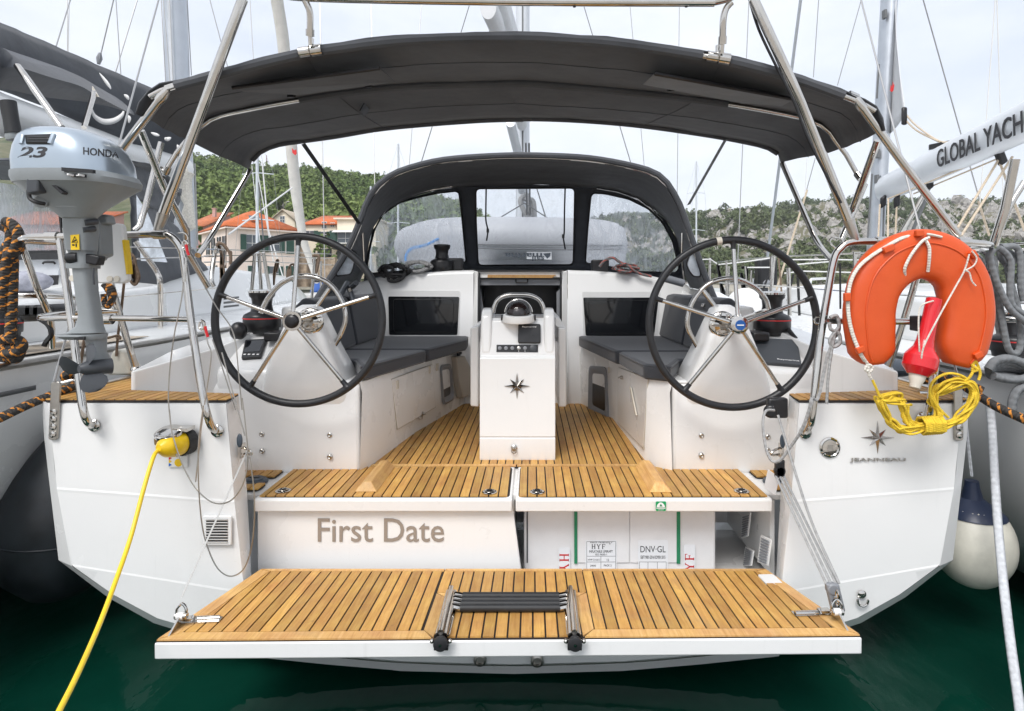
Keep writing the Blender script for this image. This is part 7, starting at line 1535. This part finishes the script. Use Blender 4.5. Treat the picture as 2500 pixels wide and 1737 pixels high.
def swoosh(pts, w):
    q = crom([CAM+(p-CAM)*.955 for p in PL('c1', pts, 6.0)], 5); n = len(q); a, b = [], []
    for i, p in enumerate(q):
        t = (q[min(i+1,n-1)]-q[max(i-1,0)]).normalized(); k = w*math.sin(PI*(i+.6)/(n+.4)); nr = V(t.z,0,-t.x); a.append(p+nr*k); b.append(p-nr*k)
    B('cover_emblem', MB().grid([a, b]), PRINTW, cov, solid=.003)
swoosh([(592,690),(610,750),(670,790),(740,785),(790,750),(805,715)], .028); swoosh([(645,475),(680,520),(705,555),(720,580)], .016); swoosh([(805,615),(825,630),(835,650)], .016); swoosh([(830,750),(840,770),(836,800)], .016)
swoosh([(980,862),(1010,875),(1035,882)], .016); swoosh([(1070,895),(1085,905),(1110,895)], .02); swoosh([(1150,940),(1160,970),(1148,990)], .016)
B('mast', MB().loft([[V(x_+.125*math.cos(t), 7.25+.15*math.sin(t), z) for t in np.linspace(0, 2*PI, 17)[:-1]] for z, x_ in ((1.5,-4.13),(9.0,-4.42))]), ALU, ln)
B('mast_slot', MB().tube([V(-4.12,7.1,1.9), V(-4.40,7.1,9)], .03, 6), ALUW, ln)
B('halyard_tails', MB().tube(crom(PL('c1', [(1190,1100),(1210,1180),(1195,1260),(1225,1330),(1210,1400),(1240,1480),(1215,1200),(1235,1120)], 7.0), 5), .05, 7), ROPEW, ln)
gen = PL('s', [(775,690,11.9),(752,620,11.6),(738,572,11.4),(715,400,10.9),(694,126,10.3),(676,0,10.0),(660,-120,9.7)], 11)
B('furled_genoa', MB().tube(crom(gen, 5), [.055]+[.075]*5+[.085]*8+[.10]*30, 14), SAIL, ln, ang=70) if False else B('furled_genoa', MB().tube(resample(crom(gen, 5), 30), [.05+.05*min(1,k/10) for k in range(30)], 14), SAIL, ln, ang=70)
B('furler_drum', MB().lathe([(.08,0),(.09,.05),(.03,.12)], gen[0], (0,0,1), 14), BLK, ln)
B('sail_mark', MB().prism([CAM+(P('b1',x,y,10.8)-CAM)*.985 for x,y in ((948,830),(960,845),(972,838),(975,862),(966,872),(950,858))], (0,.005,0)), PRINTR, ln)
wrapl = [gen[3].lerp(gen[2], .3+k*.3)+V(.1*math.cos(k*2.2),-.1,0) for k in range(4)]
lst = part('standing_rigging', ln)
for (x0,y0,x1,y1,D0,D1,r) in ((1045,-10,1075,535,7.0,6.9,.006),(1060,-10,1105,540,7.0,6.9,.005),(1100,-10,1122,520,7.0,6.9,.005),(1215,-10,1243,490,7.4,7.3,.006),(740,-10,640,415,5.8,5.9,.006),(752,-10,785,490,6.2,6.2,.005),(895,-10,750,470,6.4,6.2,.006),(460,-10,365,300,6,5.6,.006),(437,-10,437,340,6,5.7,.004),(449,-10,443,340,6,5.7,.004)):
    wire(P('c1',x0,y0,D0), P('c1',x1,y1,D1), r, WIRE, lst)
B('block', MB().tube(PL('c1', [(650,345,5.85),(645,380,5.85),(640,418,5.85)], 5.85), [.012,.028,.014], 8), GREYP, lst)
for (u0,v0,u1,v1,D,r) in ((511,-5,556,165,8.5,.007),(610,-5,619,150,8.5,.006),(475,400,482,600,7.2,.012),(629,420,668,640,9,.008),(615,405,636,600,9,.006),(640,395,655,560,10,.012),(655,560,695,690,10,.009)): wire(P('s',u0,v0,D), P('s',u1,v1,D), r, WIREW if u0 > 600 else WIRE, lst)
wire(P('d1',540,960,8), P('d1',1310,395,10.5), .014, WIREW, lst)
wire(P('d1',905,330,9), P('d1',975,1180,9), .011, WIRED, lst)
# ---------------- right neighbour
rn = thing('sailing_yacht', 'white neighbouring yacht on the right with grey lettered boom raised', 'yacht', (4.33, 2.2, .1))
RX, RS = 4.33, 1.335
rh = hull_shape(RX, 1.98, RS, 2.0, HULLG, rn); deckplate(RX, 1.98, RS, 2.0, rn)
B('rub_rail', MB().tube([V(2.355,2.1,1.345),V(2.345,3.8,1.35),V(2.38,6.5,1.38),V(2.68,9,1.44),V(3.33,11.2,1.5)], .02, 8), STEELD, rn); B('hull_stripe', MB().add([V(2.325,2.1,1.10),V(2.325,2.55,1.10),V(2.325,2.55,1.135),V(2.325,2.1,1.135)], [(0,1,2,3)]), WIRED, rh, solid=.004)
B('coachroof', MB().loft([[V(3.15,4.6,1.38),V(3.3,4.6,1.70),V(5.3,4.6,1.70),V(5.4,4.6,1.38)], [V(3.22,6.3,1.40),V(3.42,6.3,1.79),V(5.2,6.3,1.79),V(5.35,6.3,1.40)], [V(3.5,9,1.46),V(3.7,9,1.72),V(4.9,9,1.72),V(5.1,9,1.46)], [V(3.9,10.4,1.48),V(4,10.4,1.58),V(4.6,10.4,1.58),V(4.7,10.4,1.48)]]), GELN2, rn, bevel=.08, seg=3)
B('coaming', MB().loft([[V(2.75,2.3,1.35),V(2.8,2.3,1.62),V(3.2,2.3,1.65),V(3.3,2.3,1.35)], [V(2.85,4.7,1.36),V(2.9,4.7,1.72),V(3.3,4.7,1.74),V(3.4,4.7,1.36)]]), GELN2, rn, bevel=.05, seg=3)
for a, b, c_ in (((190,600,5.2),(195,570,5.3),(300,565,6)),): B('handrail', MB().tube(fillet(PL('c7', [a,b,c_,(305,580,6)], 5.5), .05), .012, 8), GELN2, rn)
B('deck_stripe', MB().prism([P('c7',x,y,4.3) for x,y in ((1295,710),(1365,690),(1473,680),(1473,740),(1300,742))], (0,.02,0)), WIRED, rn)
winch(P('c7', 1400, 1000, 3.0), .95, rn); B('cockpit_rope_bag', MB().ball(P('c7',660,1100,3.3), .16, .12, .05), NAVY, rn)
rr_ = part('guard_rail', rn)
for D, top_ in ((4.3,2.02),(5.8,2.06),(7.6,2.08),(9.4,2.10)):
    x = 2.42 if D < 7 else 2.5+.12*(D-7); rail('stanchion', [V(x,D,1.36), V(x,D,top_)], .0135, rr_)
for dz in (0, -.28): rail('lifeline', [V(2.38,2.6,1.98+dz), V(2.42,4.3,2.01+dz), V(2.42,5.8,2.05+dz), V(2.57,7.6,2.07+dz), V(2.79,9.4,2.09+dz), V(4.2,13.2,2.2+dz)], .0055, rr_, 6)
rail('rail', PL('c7', [(1260,805,2.75),(1370,812,2.72),(1500,812,2.68)], 2.7), .0145, rr_); rail('rail', PL('c7', [(1410,408,2.68),(1500,400,2.64)], 2.66), .0145, rr_); rail('rail_post', PL('c7', [(1310,430,2.9),(1270,700,2.9),(1230,1010,2.92)], 2.9), .013, rr_)
rail('rail_post', PL('c7', [(1420,-150,2.7),(1360,150,2.75),(1290,370,2.8)], 2.75), .020, rr_); rail('rail_post', PL('b3', [(1600,1180,2.9),(1530,1290,2.9),(1430,1480,2.9)], 2.9), .015, rr_)
for q in ([(645,1000),(640,1400),(690,1600)], [(845,1000),(880,1530)], [(920,1050),(900,1250)]): rail('stanchion', PL('d2', q, 8.5), .014, rr_)
for q, D in (([(415,900),(410,1180)],10.5), ([(1195,890),(1150,1380)],7.0), ([(1370,1020),(1385,1600)],6.4)): rail('stanchion', PL('d2', q, D), .022, rr_)
for q in ([(270,920),(420,915),(500,970)], [(520,980),(850,945),(1190,895)], [(1200,1015),(870,1015)], [(1390,920),(1900,918),(2297,925)], [(1400,985),(1860,945)], [(1320,1085),(1560,1060),(2297,1080)]): rail('lifeline', PL('d2', q, 8), .0085, rr_, 6, WIREW)
rgh = thing('rope_coil', 'black lines hung on the guard rail behind the right wheel', 'rope', P('d2',520,1250,9.5))
for k in range(4): B('rope_loop', MB().tube(crom(PL('d2', [(505+6*k,980),(520,1050),(530+5*k,1130),(545,1200),(560+10*k,1320),(600+4*k,1480)], 9.5), 4), .022, 6), ROPEB, rgh)
rg2 = thing('rope_coil', 'black rope hank hung on a stanchion left of the white coil', 'rope', P('d2',840,1250,9))
for k in range(5): B('rope_loop', MB().tube(crom(PL('d2', [(800,1020),(840,1015),(868-4*k,1060),(850,1200),(830,1310-10*k),(805+5*k,1200),(795,1080)], 9), 4), .022, 6), ROPEB, rg2)
rg3 = thing('rope_coil', 'white rope hank hung on the guard rail behind the right wheel', 'rope', P('d2',985,1250,9))
for k in range(6): B('rope_loop', MB().tube(crom(PL('d2', [(960+6*k,1080),(1000,1065),(1020,1120-6*k),(985+5*k,1250),(955,1230),(945+8*k,1150)], 9), 4), .018, 6), ROPEWG, rg3)
rgo = thing('stowed_outboard', 'small grey outboard motor stowed on a rail behind the right wheel', 'motor', P('d2',1085,1250,8.6)); B('motor_cowl', MB().loft([sec('d2',1250,1015,1140,8.6,.12,2.6,20), sec('d2',1200,1010,1145,8.6,.13,2.6,20), sec('d2',1160,1035,1120,8.6,.10,2.6,20)]), GREYP, rgo); B('motor_head', MB().obox(P('d2',1095,1075,8.6), V(.14,0,0), V(0,.1,0), V(0,0,.2)), BLK, rgo, bevel=.04); B('motor_leg', MB().tube(PL('d2', [(1075,1260),(1075,1420)], 8.6), .06, 8), MGRYD, rgo)
rg4 = thing('ball_fender', 'white round fender on the deck behind the right wheel', 'fender', P('d2',840,1580,8)); B('fender_ball', MB().ball(P('d2',845,1490,8), .52*.30*1.6, n=24, m=16), WPL, rg4)
# furled line, gaff lines, forestay
wire(P('d2',1100,1010,11.8), P('b2',1735,-10,10), .028, ALU, part('forestay', rn), 'stay_foil')
rst = part('standing_rigging', rn)
for c, x0, y0, x1, y1, D0, D1, r, mt in (('b2',1835,-5,1805,435,8,8,.006,WIRE),('b2',2075,-5,1940,480,8,8,.006,WIRE),('b2',1815,890,1755,1110,8,8,.006,WIRE),('b2',1770,890,1755,1110,8,8,.005,WIREW),('d2',1600,70,1225,1290,8,8,.014,ROPES),('b3',940,-5,1310,1310,6.4,6.6,.007,WIRE),('b3',1410,-5,1310,1320,6,6.2,.006,WIREW),('b3',1420,-5,1460,1290,6,6.2,.006,WIREW),('d2',1250,900,1295,1400,8,7.5,.012,ROPEBR),('d2',1480,990,1505,1600,6,6,.014,ROPEB),('d2',1430,1100,1360,1420,6.5,6.5,.012,ROPEB),('d2',1160,1020,970,1540,8,8,.014,ROPEB),('d2',2000,960,2003,1520,4,4,.007,ROPEB)):
    wire(P(c,x0,y0,D0), P(c,x1,y1,D1), r, mt, rst)
RM = 7.3
ma = P('b3',640,1420,RM); mb2 = P('b3',722,-30,RM); md = (mb2-ma).normalized()
rmast = B('mast', MB().tube([ma-md*1.2, mb2+md*4], 1, 18, sq=(.082,.12)), ALU, rn)
for x, y in ((640,1165),(645,1000),(690,95)): B('mast_exit', MB().obox(P('b3',x,y,RM-.10), V(.015,0,0), V(0,.03,0), V(0,0,.05)), WIRED, rmast)
for q in ([(610,1130),(580,1560)], [(655,420),(640,640)], [(688,1250),(680,1580)]): B('mast_line', MB().tube(PL('b3', q, 7.1), .012, 6), WIRED, rmast)
rbm = part('boom', rn)
ba, bb = P('b3',690,1232,RM-.1), P('b3',1700,745,4.55)
bd = (bb-ba).normalized(); up_ = V(0,0,1)-bd*bd.z; up_.normalize(); sd2 = bd.cross(up_)
prof_ = [(math.cos(t)*.115*(abs(math.cos(t))**-.2 if abs(math.cos(t)) > .01 else 1), math.sin(t)*.155) for t in np.linspace(0, 2*PI, 25)[:-1]]
B('boom_spar', MB().loft([[p+sd2*a+up_*b for a, b in prof_] for p in (ba, bb+bd*.6)]), ALUW, rbm, ang=50)
B('boom_gooseneck', MB().obox(ba-bd*.02, sd2*.06, bd*.08, up_*.16), ALU, rbm)
ta, tb_ = P('b3',1030,1062,6.05), P('b3',1600,808,4.86)
n2 = -sd2 if (-sd2).x < 0 else sd2
def onboom(x, y): return R('b3', x, y, ba+n2*.122, n2)
o0, o1, o2 = onboom(1033,1095), onboom(1592,862), onboom(1028,1018)
text('boom_lettering', 'GLOBAL YACH', o0, (o1-o0).normalized(), up_, (o1-o0).length*1.0, .175, PRINT, rbm, ext=.003, bold=.012, label='dark lettering along the boom')
for x0, y0, x1, y1 in ((1420,1000,720,1290),(1430,1030,880,1260),(1500,930,1440,965)): wire(P('b3',x0,y0,5.2), P('b3',x1,y1,6.6), .008, ROPES, rbm, 'reefing_line')
for x, y, D in ((1440,1010,5.1),(985,1190,6.2),(682,1310,7.0),(770,1310,6.8)): B('block', MB().obox(P('b3',x,y,D), V(.03,0,.02), V(0,.025,0), V(-.03,0,.075) if x > 1400 else V(0,0,.065)), BLK, rbm, bevel=.015)
for x0, y0, x1, y1, D in ((1430,1040,1165,1480,5.1),(1520,1020,1190,1530,5.0),(1440,1060,1600,1500,5.1),(770,1330,760,1550,6.8),(715,1290,712,1560,6.8),(1300,1310,1370,1530,5.6),(660,1330,650,1540,7)): wire(P('b3',x0,y0,D), P('b3',x1,y1,D-.2), .010, ROPES, rbm, 'mainsheet')
rail('vang', PL('b3', [(985,1200,6.2),(800,1520,6.9)], 6.5), .03, rbm); rail('vang', PL('b3', [(960,1290,6.2),(860,1530,6.8)], 6.5), .018, rbm, 10, WIRED)
ms = [P('b3',758,-30,RM-.1), P('b3',762,200,RM-.15), P('b3',790,480,RM-.4), P('b3',826,735,RM-.7)]; ml3_ = [P('b3',742,-30,RM), P('b3',735,200,RM), P('b3',722,560,RM), P('b3',712,885,RM)]
A1, A2 = resample(ms, 14), resample(ml3_, 14)
B('mainsail', MB().grid([[A2[i].lerp(A1[i], t)+V(0, -.05*math.sin(PI*t), 0) for i in range(14)] for t in np.linspace(0, 1, 7)]), SAILG, rn, solid=.006, ang=80)
B('sail_mark', MB().prism([P('b3',x,y,RM-.4) for x,y in ((727,590),(733,550),(740,575),(745,530),(752,560),(756,545),(748,590),(738,600))], (0,.004,0)), PRINTR, rn)
B('clew_block', MB().obox(P('b3',818,755,RM-.72), V(.03,0,0), V(0,.02,0), V(0,0,.10)), BLK, rn, bevel=.02)
B('outhaul_line', MB().tube(crom([P('b3',830,745,RM-.7), P('b3',900,820,6.4), P('b3',1050,920,6.0), P('b3',1170,915,5.8)], 5), .010, 6).tube(crom([P('b3',825,780,RM-.7), P('b3',900,850,6.4), P('b3',1040,920,6.0)], 5), .010, 6).tube(crom(PL('b3', [(1050,925,6.0),(1035,960,6.0),(1050,985,6.0)], 6), 4), .010, 6), ROPES, rn)
B('outhaul_car', MB().obox(P('b3',1095,935,5.95), V(.1,-.12,.01), V(.01,.02,0), V(0,0,.025)), BLK, rn)
rc = thing('rope_coil', 'thick grey rope hank hanging on the right neighbour rail', 'rope', P('c7',1400,1000,2.6))
for k, pts in enumerate(([(1290,390),(1270,440),(1300,560),(1350,680),(1400,760),(1473,820),(1540,880)],[(1320,380),(1370,420),(1395,480),(1390,600),(1400,720),(1473,780)],[(1340,380),(1420,375),(1450,440),(1455,620),(1473,700)],[(1290,430),(1310,620),(1340,800),(1370,960),(1400,1010),(1440,1000),(1455,900),(1440,760),(1400,620),(1370,480)],[(1360,400),(1410,430),(1390,490),(1340,450),(1330,400)],[(1275,470),(1290,650),(1310,790),(1330,900)])):
    B('rope_loop', MB().tube(crom(PL('c7', pts, 2.58+.015*k), 6), .0135, 10), ROPEDG, rc)
rc2 = thing('rope_coil', 'grey rope piled on a cleat of the right neighbour deck', 'rope', P('c7',1370,1180,2.7))
for k in range(6): B('rope_loop', MB().tube(crom(PL('c7', [(1260,1110+8*k),(1300,1060+15*k),(1380,1045+18*k),(1473,1075+15*k),(1540,1120),(1473,1165),(1380,1170-6*k),(1290,1150)], 2.62+.02*k), 5), .018, 10), ROPEDG, rc2)
B('rope_loop', MB().tube(crom(PL('c7', [(1473,1215),(1430,1240),(1405,1300),(1400,1370)], 2.62), 5), .018, 10), ROPEDG, rc2)
rg5 = thing('rope_coil', 'speckled grey line dangling from the right stern rail behind the lifebuoy', 'rope', P('c7',1250,980,2.62)); spk = rope('speckled_line', (.3,.31,.33), (.04,.04,.05), freq=180, fleck=.3)
for q in ([(1210,400),(1250,430),(1262,560),(1268,750),(1262,900),(1240,970),(1215,1000)], [(1190,420),(1230,470),(1250,600)]): B('rope_loop', MB().tube(crom(PL('c7', q, 2.62), 5), .009, 7), spk, rg5)
# ---------------- far yachts
def far_yacht(label, u, D, L, vtop, lean=0, stays=(), hullm=GELN2):
    x = CAM.x+(u-CU)*D/FPX; t = thing('sailing_yacht', label, 'yacht', (x, D, .1), 'yachts moored farther along')
    B('hull', MB().loft([[V(x+a*k, y, z) for a, z in ((-1.7,1.25+dz),(-1.6,.6),(-1.0,.1),(0,-.1),(1.0,.1),(1.6,.6),(1.7,1.25+dz))] for y, k, dz in ((D-L*.45,.9,0),(D-L*.1,1,0),(D+L*.25,.75,.1),(D+L*.5,.03,.25))]), hullm, t, ang=50)
    B('coachroof', MB().loft([[V(x-1.1,D-L*.15,1.25),V(x-1.0,D-L*.15,1.75),V(x+1.0,D-L*.15,1.75),V(x+1.1,D-L*.15,1.25)],[V(x-.7,D+L*.25,1.3),V(x-.6,D+L*.25,1.6),V(x+.6,D+L*.25,1.6),V(x+.7,D+L*.25,1.3)]]), GELN2, t, bevel=.1)
    zt = CAM.z+(CV-vtop)/FPX*D; B('mast', MB().tube([V(x,D,1.4), V(x+lean,D,zt)], .085, 10), ALUW, t)
    for f in (.45, .75): z = 1.4+(zt-1.4)*f; B('spreader', MB().tube([V(x-.9,D+.1,z-.03), V(x,D,z+.05), V(x+.9,D+.1,z-.03)], .03, 6), ALUW, t)
    for s_ in (-1, 1): B('stay', MB().tube([V(x+s_*1.55,D+.2,1.3), V(x+s_*.9,D+.1,1.4+(zt-1.4)*.75), V(x+lean,D,zt)], .008, 5), WIRE, t)
    B('stay', MB().tube([V(x,D+L*.48,1.5), V(x+lean,D,zt)], .008, 5), WIRE, t); return t
far_yacht('distant white yacht with bare mast in front of the pink house', 628, 34, 9, 330)
far_yacht('distant yacht whose mast tip shows left of the sprayhood', 972, 48, 10, 352)
far_yacht('distant yacht right of the sprayhood with mast behind the right wheel', 1700, 60, 10, 395)
far_yacht('distant yacht moored beyond the blue covered boat', 905, 58, 9, 455)
fb2 = thing('covered_boat', 'small boat under a blue cover by the far quay', 'boat', P('d1',1700,1560,45)); B('boat_cover', MB().loft([srect(P('d1',1600,0,45).x, P('d1',1800,0,45).x, 43, 47, z, 2.6, 20) for z in (.5, 1.2)]+[srect(P('d1',1640,0,45).x, P('d1',1760,0,45).x, 44, 46, 2.0, 2.6, 20)]), pm('blue_cover', (.02,.09,.35), .6, var=.2, vs=2), fb2)
# ================================================================== harbour air
hz, hnt, hp0 = newmat('harbour_haze'); hnt.nodes.remove(hp0)
pv = nd(hnt, 'ShaderNodeVolumePrincipled', {'Color': (.93, .955, 1, 1), 'Density': .00032, 'Anisotropy': .2}); hnt.links.new(pv.outputs[0], hnt.nodes['Material Output'].inputs['Volume'])
hz.cycles.homogeneous_volume = True
B('haze', MB().box(-1000, 1000, -300, 780, -2.0, 125), hz, None, kind='stuff', label='thin pale harbour haze', cat='haze', flat=True)
